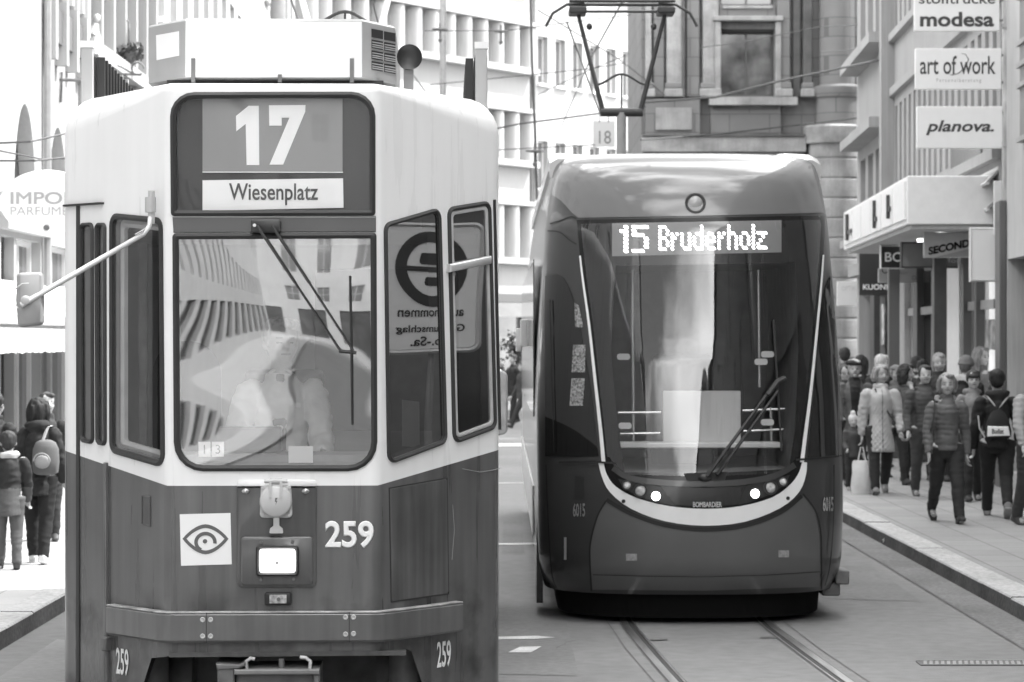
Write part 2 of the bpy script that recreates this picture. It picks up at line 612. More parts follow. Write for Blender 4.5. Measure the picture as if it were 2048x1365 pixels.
def crack(x, y, L, ang):
    mb = MB(); pts = []
    for i in range(16):
        pts.append(Vector((x, y, .0048))); ang += _cr.uniform(-.5, .5); x += math.cos(ang)*L/15; y += math.sin(ang)*L/15
    vs = []; fs = []
    for i, q in enumerate(pts):
        w = .004*_cr.uniform(.4, 1.3); vs += [(q.x-w, q.y, q.z), (q.x+w, q.y, q.z)]
        if i: fs.append((2*i-2, 2*i-1, 2*i+1, 2*i))
    mb.add(vs, fs); return tag(mb.build('road_crack', M_SEAM, smooth=None), kind='structure')
for x, y, L, a in ((2.6, 17.5, 1.6, .4), (3.2, 20.5, 2.2, 1.3), (.3, 18.6, 1.4, 1.7), (1.3, 16.9, .8, .2), (2.9, 26.5, 2.5, 1.5), (-2.9, 17.6, 1.2, .7)): crack(x, y, L, a)
def drain():
    o = G(1990, 1328)
    t = empty('drain_grate', (o.x, o.y, .004), 0, 'iron slot drain grate let into the asphalt beside the rails', 'drain grate')
    mb = MB(); mb.box(-.5, .5, -.11, .11, -.02, .001); mb.build('grate_bed', mat('drain_bed', .11, .8), t, smooth=None)
    mb = MB()
    for i in range(26):
        x = -.48 + i*.038
        mb.add([(x, -.1, .004), (x+.022, -.1, .004), (x+.052, .1, .004), (x+.03, .1, .004)], [(0, 1, 2, 3)])
    mb.box(-.5, .52, -.115, -.1, 0, .006); mb.box(-.5, .52, .1, .115, 0, .006)
    mb.build('grating', mat('drain_iron', .22, .5, var=.2), t, smooth=None)
drain()
def litter():
    o = G(1775, 1091)
    mb = MB(); rnd = random.Random(5)
    n = 5; vs = []
    for j in range(n):
        for i in range(n):
            vs.append(((i-2)*.022+rnd.uniform(-.008, .008), (j-2)*.02+rnd.uniform(-.008, .008), .03+rnd.uniform(-.025, .05)))
    fs = [(j*n+i, j*n+i+1, (j+1)*n+i+1, (j+1)*n+i) for j in range(n-1) for i in range(n-1)]
    mb.add(vs, fs)
    ob = mb.build('paper_scrap', mat('paper_white', .85, .8), smooth=None)
    ob.location = (o.x, o.y, .01)
    sm = ob.modifiers.new('s', 'SOLIDIFY'); sm.thickness = .002
    tag(ob, 'crumpled white paper scrap lying in the gutter by the kerb', 'litter')
litter()
# ------------------------------------------------------------------ buildings
M_PANE = mat('window_pane_dark', .10, .06, var=.5, scale=.35, spec=.7)
M_PANEL = mat('window_pane_light', .3, .08, var=.45, scale=.5, spec=.6)
M_FRAMEW = mat('window_frame_white', .75, .5)
M_FRAMED = mat('window_frame_dark', .08, .45)
M_WHITE = mat('render_white', .38, .85, var=.05, scale=.6, bump=.2, bscale=50, streak=.05)
M_WHITE2 = mat('render_pale', .66, .85, var=.07, scale=.5, bump=.2, bscale=50, streak=.08)
M_GREY = mat('render_grey', .42, .85, var=.12, scale=.8, bump=.2, bscale=40, streak=.12)
M_MID = mat('render_mid', .5, .85, var=.1, scale=.7, bump=.2, bscale=40, streak=.1)
M_STONE = slab_mat('sandstone_grey', .175, 1.1, .52, joint=.6, upright=True, mort=.014)
M_STONED = mat('sandstone_dark', .09, .9, var=.4, scale=1.4, bump=.5, bscale=9, grain=.1, streak=.08)
M_STONEL = mat('sandstone_pale', .27, .9, var=.3, scale=1.6, bump=.5, bscale=9, grain=.1, streak=.07)
M_ROOF = mat('roof_slate', .16, .8, var=.2)
M_DARK = mat('dark_metal', .05, .4, var=.15)
M_GREYM = mat('grey_metal', .3, .45, var=.1)
M_LGREYM = mat('pale_metal', .58, .4, var=.06)

M_GREYS = mat('render_grey_sunny', .13, .85, var=.15, scale=.8, streak=.15)

M_PANEG = mat('window_pane_grey', .15, .12, var=.35, scale=.8, spec=.6)

M_FASC = mat('fascia_white', .72, .5, var=.04)

class Bld:
    """a building: local x along its street front, -y towards the street, z up"""
    def __init__(s, name, p0, p1, H, depth, label, cat='building', group=None):
        p0 = Vector((p0[0], p0[1], 0)); p1 = Vector((p1[0], p1[1], 0))
        d = p1 - p0
        s.L = d.length; s.H = H; s.D = depth
        rz = math.atan2(d.y, d.x)
        s.root = empty(name, p0, rz, label, cat, group)
        s.M = Matrix.Translation(p0) @ Matrix.Rotation(rz, 4, 'Z')
        s.inv = s.M.inverted()
        s.pn = Panel((0, 0, 0), (1, 0, 0), (0, 0, 1), s.inv)
        s.ops = []
    def px(s, x, y, d=0.0):
        return s.pn.px(x, y, d)
    def win(s, x0, x1, z0, z1, recess=.16, pane=M_PANE, fr=M_FRAMEW, bars=(1, 0), fw=.06, sill=None, name='window'):
        s.ops.append((x0, x1, z0, z1))
        mb = MB(); y = recess
        mb.box(x0, x0+fw, y-.04, y+.02, z0, z1); mb.box(x1-fw, x1, y-.04, y+.02, z0, z1)
        mb.box(x0+fw, x1-fw, y-.04, y+.02, z1-fw, z1); mb.box(x0+fw, x1-fw, y-.04, y+.02, z0, z0+fw)
        for i in range(bars[0]):
            c = x0 + (x1-x0)*(i+1)/(bars[0]+1)
            mb.box(c-fw*.4, c+fw*.4, y-.03, y+.02, z0+fw, z1-fw)
        for i in range(bars[1]):
            c = z0 + (z1-z0)*(i+1)/(bars[1]+1)
            mb.box(x0+fw, x1-fw, y-.026, y+.02, c-fw*.35, c+fw*.35)
        L = ((x0+x1)/2, y, z0)
        w = mb.build(name, fr, s.root, smooth=None, loc=L)
        mb = MB(); mb.add([(x0, y+.012, z0), (x1, y+.012, z0), (x1, y+.012, z1), (x0, y+.012, z1)], [(0, 1, 2, 3)])
        p = mb.build('pane', pane, w, smooth=None, loc=L); p.location = (0, 0, 0)
        if sill:
            mb = MB(); mb.box(x0-.08, x1+.08, -sill, .02, z0-.1, z0-.004)
            q = mb.build('sill', M_FRAMEW if sill > 0 else fr, w, smooth=None, loc=L); q.location = (0, 0, 0)
        return w
    def wall(s, m, t=.3, z0=0.0, roof=True):
        xs = sorted({0.0, s.L} | {o[0] for o in s.ops} | {o[1] for o in s.ops})
        zs = sorted({z0, s.H} | {o[2] for o in s.ops} | {o[3] for o in s.ops})
        xs = [x for x in xs if -1e-6 <= x <= s.L+1e-6]
        mb = MB(); idx = {}
        def vid(x, z):
            k = (round(x, 4), round(z, 4))
            if k not in idx:
                idx[k] = len(mb.v); mb.v.append((x, 0, z))
            return idx[k]
        for i in range(len(xs)-1):
            for j in range(len(zs)-1):
                cx, cz = (xs[i]+xs[i+1])/2, (zs[j]+zs[j+1])/2
                if any(o[0] < cx < o[1] and o[2] < cz < o[3] for o in s.ops): continue
                mb.f.append([vid(xs[i], zs[j]), vid(xs[i+1], zs[j]), vid(xs[i+1], zs[j+1]), vid(xs[i], zs[j+1])]); mb.mi.append(0)
        for x0, x1, a, b in s.ops:
            mb.add([(x0, 0, a), (x1, 0, a), (x1, 0, b), (x0, 0, b), (x0, t, a), (x1, t, a), (x1, t, b), (x0, t, b)],
                   [(0, 1, 5, 4), (1, 2, 6, 5), (2, 3, 7, 6), (3, 0, 4, 7)])
        D = s.D
        mb.add([(0, 0, z0), (0, 0, s.H), (0, D, s.H), (0, D, z0)], [(0, 1, 2, 3)])
        mb.add([(s.L, 0, z0), (s.L, 0, s.H), (s.L, D, s.H), (s.L, D, z0)], [(3, 2, 1, 0)])
        mb.add([(0, D, z0), (s.L, D, z0), (s.L, D, s.H), (0, D, s.H)], [(0, 1, 2, 3)])
        o = link_mesh('wall', _mesh_noflip(mb, 'wall'), m, s.root)
        if roof:
            r = MB(); r.box(-.05, s.L+.05, -.25, D, s.H, s.H+.25); r.build('roof', M_ROOF, s.root, smooth=None)
        return o
    def part(s, name, m, fn, smooth=None, bevel=0.0):
        mb = MB(); fn(mb); return mb.build(name, m, s.root, smooth=smooth, bevel=bevel)

def _mesh_noflip(mb, name):
    me = bpy.data.meshes.new(name); me.from_pydata(mb.v, [], mb.f); me.update(); return me

def grid_windows(b, x0, x1, pitch, w, floors, **kw):
    n = max(1, int((x1-x0)/pitch)); st = (x1-x0)/n
    for i in range(n):
        c = x0 + st*(i+.5)
        for z0, z1 in floors:
            b.win(c-w/2, c+w/2, z0, z1, **kw)

# ---- left side of the street, sunlit ------------------------------------------------------
LX = -6.0
# behind / beside the camera (mirrored in the tram glass)
b = Bld('terrace_house', (LX, -100), (LX, 2), 12.5, 8, 'long pale terrace house on the sunny side, behind the photographer', 'building')
grid_windows(b, 1, 101, 3.2, 1.2, [(4.6, 6.6), (8.0, 10.0)], bars=(1, 0))
grid_windows(b, 1, 101, 4.8, 3.4, [(.5, 3.2)], pane=M_PANE, fr=M_FRAMED, bars=(1, 0))
b.wall(M_GREY)
b = Bld('terrace_house', (LX, 2.2), (LX, 31.7), 14, 8, 'white terrace house with tall shop windows nearest the front tram', 'building')
grid_windows(b, 1, 28.5, 2.7, 1.2, [(4.8, 6.8), (8.4, 10.4)], bars=(1, 0))
grid_windows(b, 1, 28.5, 3.9, 2.9, [(.5, 3.2)], pane=M_PANE, fr=M_FRAMED, bars=(1, 0))
b.wall(mat('render_mid_sunny', .24, .85, var=.12))
b = Bld('corner_house', (16, -110), (-16, -110), 17, 8, 'tall pale house closing the street behind the photographer', 'building')
grid_windows(b, 1, 31, 2.2, 1.0, [(4.6, 6.6), (8.0, 10.0), (11.4, 13.4)], pane=M_PANEL, bars=(1, 1))
grid_windows(b, 1, 31, 3.2, 2.2, [(.3, 3.4)], pane=M_PANEG, fr=M_FRAMED, bars=(1, 0))
b.wall(M_WHITE2)

# arched house: px 0..85
b = Bld('arched_house', (LX, 31.9), (LX, 34.9), 14, 9, 'white house with narrow round arched windows above the oval perfume sign', 'building')
def arch(b, cx, w, z0, zt, rec=.35):
    n = 10; pts = [(cx-w/2, z0), (cx+w/2, z0)]
    zc = zt - w*.9
    for k in range(n+1):
        a = PI*k/n
        pts.append((cx+w/2*math.cos(a), zc + w*.9*math.sin(a)))
    return pts
def arched(b, cx, w, z0, zt):
    pts = arch(b, cx, w, z0, zt)
    b.ops.append((cx-w/2, cx+w/2, z0, zt))
    # spandrels that turn the square opening into an arch
    mb = MB()
    zc = zt-w*.9
    for sgn in (-1, 1):
        arc = [(cx+sgn*w/2*math.cos(PI/2*k/8), zc + w*.9*math.sin(PI/2*k/8)) for k in range(9)]
        poly = ccw(arc + [(cx+sgn*w/2, zt)])
        mb.prism(poly, b.pn, -.2, -.002)
    mb.build('arch_stone', M_WHITE, b.root, smooth=None)
    mb = MB(); mb.add([(cx-w/2, .26, z0), (cx+w/2, .26, z0), (cx+w/2, .26, zt), (cx-w/2, .26, zt)], [(0, 1, 2, 3)])
    mb.build('arched_window', M_PANEG, b.root, smooth=None)
u0 = b.px(28, 300)[0]; u1 = b.px(72, 300)[0]
arched(b, (u0+u1)/2, u1-u0, 3.75, b.px(48, 207)[1])
b.win(.15, 1.0, .4, 3.35, pane=M_PANE, fr=M_FRAMED)
b.win(1.15, 2.85, .4, 3.35, pane=M_PANE, fr=M_FRAMEW, bars=(1, 0))
b.wall(M_WHITE)
b.part('cornice', M_WHITE, lambda mb: mb.box(0, b.L, -.12, 0, 3.42, 3.62))
b.part('downpipe', M_GREYM, lambda mb: mb.tube([(b.L-.03, -.07, .2), (b.L-.03, -.07, 13.5)], .05))
# house with the balustrade: px 85..150
b = Bld('balustrade_house', (LX, 34.95), (LX, 37.75), 14, 9, 'white house with a dark balustrade and thin columns above a pointed arch', 'building')
u0 = b.px(97, 300)[0]; u1 = b.px(135, 300)[0]
arched(b, (u0+u1)/2, u1-u0, 3.75, b.px(115, 255)[1])
b.win(.3, 2.5, .4, 3.35, pane=M_PANE, fr=M_FRAMEW, bars=(1, 0))
for i in range(3):
    c = .5 + i*.9
    b.win(c-.26, c+.26, 6.7, 9.4, pane=M_PANEL, bars=(0, 1))
b.wall(M_WHITE)
b.part('balustrade', M_GREYS, lambda mb: mb.box(0, b.L, -.10, 0, 5.98, 6.42))
for i in range(4):
    b.part('balustrade_post', M_WHITE, lambda mb: mb.box(.02+i*.86, .2+i*.86, -.16, 0, 5.72, 6.55))
def cols(mb):
    for i in range(7):
        x = .12+i*.44; mb.tube([(x, -.1, 6.56), (x, -.1, 9.6)], .07, 8)
b.part('colonnade', M_WHITE, cols, smooth=40)
# grey house with white pilasters: px 150..300
b = Bld('pilaster_house', (LX, 37.8), (LX, 45.2), 15, 9, 'grey house with tall windows between thin white pilasters, left of the tram roof', 'building')
for i in range(6):
    c = .7+i*1.2
    b.win(c-.42, c+.42, 3.7, 6.0, pane=M_PANEG, fr=M_FRAMEW, bars=(1, 1))
    b.win(c-.42, c+.42, 6.6, 9.4, pane=M_PANEG, fr=M_FRAMED, bars=(1, 1))
b.win(.4, 7, .4, 3.3, pane=M_PANE, fr=M_FRAMED, bars=(3, 0))
b.wall(M_GREYS)
for i in range(7):
    x = .1+i*1.2
    b.part('pilaster', M_WHITE, lambda mb: (mb.box(x-.09, x+.09, -.14, 0, 3.4, 12), mb.box(x-.13, x+.13, -.18, 0, 3.4, 3.6)))
b.part('cornice', M_WHITE, lambda mb: mb.box(0, b.L, -.22, 0, 6.08, 6.3))
# far part of the left row
b = Bld('long_white_house', (LX, 45.3), (-6.6, 83), 15.5, 9, 'long white house with sunlit window rows far behind the tram roof box', 'building')
grid_windows(b, .5, 37, 2.0, 1.1, [(4.2, 6.2), (7.6, 9.6), (11.0, 13.0)], pane=M_PANEG, bars=(1, 0), sill=.12)
b.wall(M_WHITE)

# ---- white building with half columns (slanting across the end of the left side) -----------
c32, s32 = math.cos(R(32)), math.sin(R(32))
Bo = Vector((-2.37, 90.0))
def Bp(s): return (Bo.x + s32*s, Bo.y + c32*s)
b = Bld('column_building', Bp(-7.6), Bp(5.65), 20, 10, 'bright white office block with rows of rounded half columns between windows', 'building')
FL = [(11.5, 12.95), (8.3, 9.95), (4.95, 6.75), (14.7, 16.2)]
off = 7.6
n = 13
M_PANESKY = mat('window_pane_sunlit', .17, .1, var=.25, scale=.5, spec=.6)
for z0, z1 in FL:
    for i in range(n):
        c = .52 + i*1.0
        b.win(c-.19, c+.19, z0, z1, pane=M_PANESKY, fr=M_FRAMEW, fw=.03, bars=(0, 0), recess=.2)
b.win(.3, 12.9, .5, 3.4, pane=M_PANEG, fr=M_FRAMED, bars=(7, 1))
b.wall(M_WHITE)
def hcols(mb, z0, z1):
    for i in range(n+1):
        c = .02 + i*1.0
        if c > b.L-.05: c = b.L-.25
        mb.lathe((max(.3, c), 0, 0), [(.29, z0+.02), (.29, z1-.02)], 12, PI, 2*PI)
for z0, z1 in FL:
    b.part('half_column_row', M_WHITE, lambda mb: hcols(mb, z0, z1), smooth=40)
    b.part('ledge', M_WHITE, lambda mb: (mb.box(0, b.L, -.42, 0, z0-.22, z0), mb.box(0, b.L, -.34, 0, z1, z1+.16)))
b.part('shop_fascia', M_FRAMED, lambda mb: mb.box(0, b.L, -.5, 0, 3.42, 3.7))
b.part('awning', M_GREYS, lambda mb: mb.add([(.5, -.52, 3.4), (12.5, -.52, 3.4), (12.5, -1.6, 2.9), (.5, -1.6, 2.9)], [(0, 1, 2, 3)]))

b = Bld('plain_white_building', Bp(5.75), Bp(14.6), 20, 10, 'sunlit white building with plain sunk windows behind the pantograph', 'building')
for z0, z1 in [(11.1, 12.75), (7.4, 9.1), (14.6, 16.2), (3.9, 5.6)]:
    for i in range(7):
        c = .75 + i*1.2
        b.win(c-.34, c+.34, z0, z1, pane=M_PANESKY, fr=M_FRAMEW, fw=.05, bars=(0, 0), recess=.22, sill=.14)
b.win(.3, 8.4, .5, 3.2, pane=M_PANEG, fr=M_FRAMED, bars=(5, 0))
b.wall(M_WHITE)
b.part('ledge', M_WHITE, lambda mb: mb.box(0, b.L, -.2, 0, 6.3, 6.6))
b.part('downpipe', M_GREYM, lambda mb: mb.tube([(.05, -.1, 0), (.05, -.1, 20)], .07))

# ---- grey stone bank at the end of the street ---------------------------------------------
CYD = 75.0
def cx(px): return (px-CX)/F*CYD
def cz(py): return CH + (CY-py)/F*CYD
b = Bld('stone_bank', (cx(1283), CYD), (cx(1800), CYD), 19, 9, 'weathered grey sandstone bank facing down the street behind the rear tram', 'building')
ox = cx(1283)
M_BANKP = mat('bank_pane_reflection', .13, .1, var=.95, scale=1.3, spec=.6)  # strong mottling painted in for cloud and tree reflections
b.win(cx(1440)-ox, cx(1548)-ox, cz(192), cz(62), pane=M_BANKP, fr=M_FRAMED, bars=(1, 0), recess=.35)
b.win(cx(1440)-ox, cx(1548)-ox, cz(10), cz(10)+1.9, pane=M_PANE, fr=M_FRAMED, bars=(1, 0), recess=.35)
b.win(.5, 1.5, .6, 4.2, pane=M_PANE, fr=M_FRAMED, recess=.3); b.win(2.2, 3.4, .6, 4.2, pane=M_PANE, fr=M_FRAMED, recess=.3)
b.wall(M_STONE)
def bx(px0, px1, py0, py1, d):
    return lambda mb: mb.box(cx(px0)-ox, cx(px1)-ox, -d, 0, cz(py1), cz(py0))
b.part('sill_course', M_STONEL, bx(1283, 1608, 275, 306, .5))
b.part('lower_course', M_STONE, bx(1283, 1605, 306, 345, .42))
b.part('panel_frame', M_STONE, bx(1290, 1398, 200, 274, .34))
b.part('raised_panel', M_STONEL, bx(1310, 1382, 218, 262, .4))
b.part('raised_panel', M_STONE, bx(1420, 1560, 214, 272, .2))
b.part('window_sill', M_STONEL, bx(1416, 1592, 197, 213, .45))
for a, c_, m_, d in ((1290, 1302, M_STONEL, .3), (1306, 1328, M_STONE, .2), (1332, 1364, M_STONEL, .36), (1372, 1398, M_STONE, .22), (1404, 1436, M_STONEL, .3), (1552, 1578, M_STONE, .32), (1584, 1600, M_STONED, .18), (1604, 1622, M_STONED, .34), (1640, 1668, M_STONEL, .3), (1676, 1692, M_STONED, .2), (1698, 1726, M_STONE, .34), (1740, 1770, M_STONEL, .3)):
    b.part('pilaster', m_, bx(a, c_, -420, 196, d), bevel=.03)
b.part('lintel', M_STONED, bx(1440, 1548, 44, 61, .25))
b.part('transom_panel', M_STONE, bx(1438, 1550, 12, 42, .15))
for q_ in ((1428, 1440, 46, 196, .42), (1548, 1560, 46, 196, .42), (1424, 1564, 36, 46, .5), (1444, 1544, 14, 20, .22), (1444, 1544, 34, 38, .22)):
    b.part('moulding', M_STONEL, bx(*q_), bevel=.03)
for a, c_ in ((1286, 1306), (1330, 1366), (1400, 1438), (1550, 1580), (1602, 1624)):
    b.part('pilaster_base', M_STONEL, bx(a-3, c_+3, 180, 197, .46), bevel=.04)
    b.part('pilaster_foot', M_STONE, bx(a-1, c_+1, 168, 180, .41), bevel=.04)
for a, c_ in ((1425, 1555),):
    b.part('panel_frame', M_STONED, bx(a, c_, 268, 274, .3)); b.part('panel_frame', M_STONED, bx(a, c_, 213, 219, .3))
b.part('drip_course', M_STONED, bx(1283, 1606, 272, 277, .56), bevel=.02)
b.part('pipe', M_STONED, lambda mb: mb.tube([(cx(1365)-ox, -.42, cz(198)), (cx(1365)-ox, -.42, 19)], .05))
# rounded, ring-coursed corner tower
tc_ = Vector((cx(1668), CYD-.25, 0))
t = empty('round_stone_tower', tc_, 0, 'round ring-coursed stone corner tower of the grey bank', 'tower')
mb = MB(); prof = []
r0 = cx(1722)-cx(1668)
z = 0.0
while z < cz(292):
    prof += [(r0-.03, z), (r0, z+.03), (r0+.012, z+.25), (r0, z+.49), (r0-.03, z+.52)]
    z += .545
prof += [(r0-.03, cz(292))]
mb.lathe((0, 0, 0), prof, 40); mb.build('drum', M_STONEL, t, smooth=40)
mb = MB(); mb.lathe((0, 0, 0), [(r0, cz(291)), (r0+.1, cz(290)), (r0+.12, cz(258)), (r0+.05, cz(254)), (r0-.1, cz(253))], 40); mb.build('capping', M_STONEL, t, smooth=40)
mb = MB(); r1 = r0*.85; mb.lathe((.1, .1, 0), [(r1, cz(252)), (r1, cz(200)), (r1+.06, cz(197)), (r1+.1, cz(186)), (r1+.1, cz(178)), (r1-.1, cz(172)), (r1-.12, 19)], 40); mb.build('upper_drum', M_STONE, t, smooth=40)

# ---- right side of the street, in shade -----------------------------------------------------
def DX(y, o=0.0): return 5.2 + .04*y - o
b = Bld('tall_house', (DX(20.4), 20.4), (4.7, -100), 12.2, 10, 'tall shaded house with shop fronts beside the photographer', 'building')
grid_windows(b, 1, 119, 3.2, 1.3, [(4.8, 6.8), (8.4, 10.4)], pane=M_PANE, bars=(1, 0))
grid_windows(b, 1, 119, 4.4, 4.0, [(.4, 3.5)], pane=M_PANE, fr=M_FRAMED, bars=(1, 0))
b.wall(mat('render_dark', .2, .85, var=.15))
b = Bld('bay_window_house', (DX(37.3), 37.3), (DX(20.6), 20.6), 11.3, 10, 'grey house with a projecting dark metal bay at the right edge', 'building')
grid_windows(b, 3.2, 16.5, 2.6, 1.2, [(4.9, 6.9), (8.2, 10.2)], pane=M_PANE, bars=(1, 0))
b.win(.55, 2.4, .35, 3.2, pane=M_PANEG, fr=M_FRAMED, bars=(0, 0), recess=.3)
grid_windows(b, 3.2, 16.5, 3.3, 2.6, [(.35, 3.2)], pane=M_PANEG, fr=M_FRAMED, bars=(1, 0), recess=.3)
b.wall(M_GREY)
def bay(mb):
    z0, z1 = 4.65, 9.5
    mb.box(2.05, 4.6, -.06, 0, z0, z1)
b.part('bay', mat('bay_panel', .19, .5, var=.08), bay, bevel=.03)
b.part('bay_trim', M_GREYM, lambda mb: [mb.box(2.01, 4.64, -.10, 0, z, z+.06) for z in (4.66, 5.35, 5.62, 5.9, 6.5, 6.9, 7.6)])
b.part('shop_pier', mat('pier_dark', .1, .35), lambda mb: mb.box(.04, .5, -.1, 0, .0, 4.0), bevel=.02)

M_DW = mat('render_shade', .29, .85, var=.1, scale=.7, bump=.2, bscale=40, streak=.1)
M_DW2 = mat('render_shade_pale', .31, .85, var=.08, scale=.7, streak=.1)
b = Bld('narrow_window_house', (DX(52.4), 52.4), (DX(37.4), 37.4), 12, 10, 'pale house with rows of tall narrow windows behind the stacked signs', 'building')
for z0, z1 in ((4.85, 6.55), (8.0, 9.7)):
    for i in range(18):
        c = .8 + i*.8
        b.win(c-.2, c+.2, z0, z1, pane=M_PANEG, fr=M_FRAMEW, fw=.03, bars=(0, 0), recess=.2)
k = 0
M_SHOPB = mat('shop_pane_painted_glow', .5, .1, var=.3, scale=.9, spec=.6, emit=.16)  # glow painted in for the sunlit side mirrored in the panes
shop = [(.3, 1.6, M_SHOPB), (1.9, 3.0, M_PANEL), (3.5, 5.0, M_SHOPB), (5.4, 6.6, M_PANE), (7.2, 8.8, M_SHOPB), (9.3, 11.5, M_SHOPB), (11.8, 14.7, M_SHOPB)]
for a, c_, pm in shop:
    b.win(a, c_, .3, 3.3, pane=pm, fr=M_FRAMED if k % 2 else M_FRAMEW, bars=(1, 0), recess=.25); k += 1
b.wall(M_DW)
b.part('pilaster', M_DW, lambda mb: mb.box(.02, .45, -.25, 0, 4.45, 12))
for a_, c_, m_ in ((1905, 1934, M_FASC), (1898, 1903, M_DARK), (1938, 1943, M_FRAMED), (1965, 1969, M_FRAMED), (1812, 1822, M_GREYM), (1840, 1848, M_FRAMED), (1752, 1760, M_DARK)):
    x_a, x_b = b.px(a_, 600)[0], b.px(c_, 600)[0]
    b.part('shop_pier', m_, lambda mb: mb.box(min(x_a, x_b), max(x_a, x_b), -.12, 0, .13, 3.45))
for a_, c_, y_a, y_b, v_ in ((1944, 1962, 640, 700, .5), (1972, 1994, 620, 690, .35), (1825, 1838, 640, 690, .55), (1848, 1862, 600, 680, .3), (1740, 1750, 610, 690, .6)):
    x_a, z_b = b.px(a_, y_a); x_b, z_a = b.px(c_, y_b)
    b.part('window_display', mat('display_%d' % int(v_*100), v_, .6, var=.8, scale=4), lambda mb: mb.box(min(x_a, x_b), max(x_a, x_b), .18, .22, z_a, z_b))
b.part('shop_transom', M_GREYM, lambda mb: mb.box(.3, b.L-.3, -.06, 0, 2.55, 2.68))
b.part('sill_band', M_DW2, lambda mb: mb.box(.46, b.L, -.12, 0, 4.6, 4.75))
b.part('string_course', M_DW2, lambda mb: (mb.box(.46, b.L, -.1, 0, 6.75, 6.9), mb.box(.46, b.L, -.12, 0, 7.78, 7.92)))
nb = b
# canopy over the pavement
def canopy():
    y0, y1 = 48.8, 38.0
    p0 = Vector((DX(y0, 1.22), y0, 0)); p1 = Vector((DX(y1, 1.22), y1, 0))
    d = p1-p0; rz = math.atan2(d.y, d.x)
    t = empty('shop_canopy', p0, rz, 'white boxed canopy over the shop fronts with pale fascia', 'canopy')
    L = d.length
    mb = MB(); mb.box(0, L, 0, 1.2, 3.72, 4.40); mb.build('canopy_box', M_FASC, t, smooth=None, bevel=.02)
    mb = MB(); mb.box(.06, L-.06, .06, 1.18, 3.66, 3.715); mb.build('soffit', mat('soffit_grey', .4, .7, var=.1), t, smooth=None)
    mb = MB()
    for i in range(6):
        x = .35+i*1.75; mb.box(x, x+1.6, -.03, -.002, 3.8, 4.33)
    mb.build('fascia_panel', M_FASC, t, smooth=None)
    for x, w, h0, h1 in ((1.2, .9, 3.85, 4.3), (6.4, .3, 3.85, 4.28), (8.6, .25, 3.9, 4.25)):
        mb = MB(); mb.box(x, x+w*.25, -.08, -.032, h0, h1); mb.box(x+w*.25, x+w, -.06, -.032, h0+.1, h0+.17)
        mb.build('fascia_mark', M_DARK, t, smooth=None)
    for i in range(3):
        mb = MB(); mb.lathe((L-1.2-i*2.4, .6, 3.6), [(.01, 0), (.07, .0), (.08, .05), (.03, .06)], 14); mb.build('downlight', mat('lamp_glow', .8, .4, emit=.9), t)
canopy()
# dark column carrying the canopy
def col(name, px0, px1, d, z1, m, lab, z0=.128):
    x0, x1 = (px0-CX)/F*d, (px1-CX)/F*d
    mb = MB(); w = x1-x0
    mb.box(-w/2, w/2, -w/2, w/2, 0, z1-z0); mb.box(-w/2-.03, w/2+.03, -w/2-.03, w/2+.03, 0, .12)
    o = mb.build(name, m, smooth=None, bevel=.015); o.location = ((x0+x1)/2, d, z0)
    return tag(o, lab, 'column')
col('canopy_column', 1866, 1892, 40.5, 3.66, M_DARK, 'black square column under the canopy behind the bearded man')
col('canopy_column', 1776, 1798, 46.0, 3.66, mat('column_dark', .12, .4), 'dark square column under the canopy behind the white-haired person')
b = Bld('ledge_window_house', (DX(60.2), 60.2), (DX(52.5), 52.5), 12, 10, 'pale house with grouped windows under sloping ledges at the far end of the right side', 'building')
for z0, z1 in ((4.45, 6.0), (8.3, 9.9)):
    for i in range(3):
        c = 1.5 + i*1.75
        b.win(c-.6, c+.6, z0, z1, pane=M_PANEG, fr=M_FRAMEW, bars=(0, 0), recess=.35)
b.win(.5, 3.2, .3, 3.2, pane=M_PANEL, fr=M_FRAMED, recess=.3); b.win(3.8, 7.2, .3, 3.2, pane=M_PANE, fr=M_FRAMED, recess=.3)
b.wall(M_DW2)
b.part('window_ledge', M_DW2, lambda mb: (mb.box(.3, b.L-.4, -.4, 0, 6.25, 6.45), mb.box(.3, b.L-.4, -.4, 0, 4.12, 4.28), mb.box(.3, b.L-.4, -.4, 0, 7.9, 8.1)))
b.part('string_course', M_DW2, lambda mb: mb.box(.02, b.L-.02, -.2, 0, 3.5, 3.75))

b = Bld('added_shade_house', (DX(60, -3), 74), (DX(60, -2.2), 61.5), 14, 10, 'unseen house added beyond the canopy to shade the bank front', 'building')  # unseen house, added to cut sun and sky light before the bank
grid_windows(b, 1, 12, 2.6, 1.2, [(4.6, 6.6), (8.0, 10.0)], bars=(1, 0))
b.wall(M_DW)
# ------------------------------------------------------------------ front tram
HW, HN, LC, WT = 1.093, .5, .75, 3.33
T1X, T1Y, T1R = -1.14, 13.0, R(1.5)
t1 = empty('articulated_tram', (T1X, T1Y, 0), T1R, 'older two-tone tram numbered 259 with a route 17 board, nearest the camera', 'tram')
t1M = Matrix.Translation((T1X, T1Y, 0)) @ Matrix.Rotation(T1R, 4, 'Z')
t1I = t1M.inverted()
cl = math.hypot(HW-HN, LC)
FRP = Panel((0, 0, 0), (1, 0, 0), inv=t1I)
CRP = Panel((HN, 0, 0), (HW-HN, LC, 0), inv=t1I)
CLP = Panel((-HN, 0, 0), (HW-HN, -LC, 0), inv=t1I)

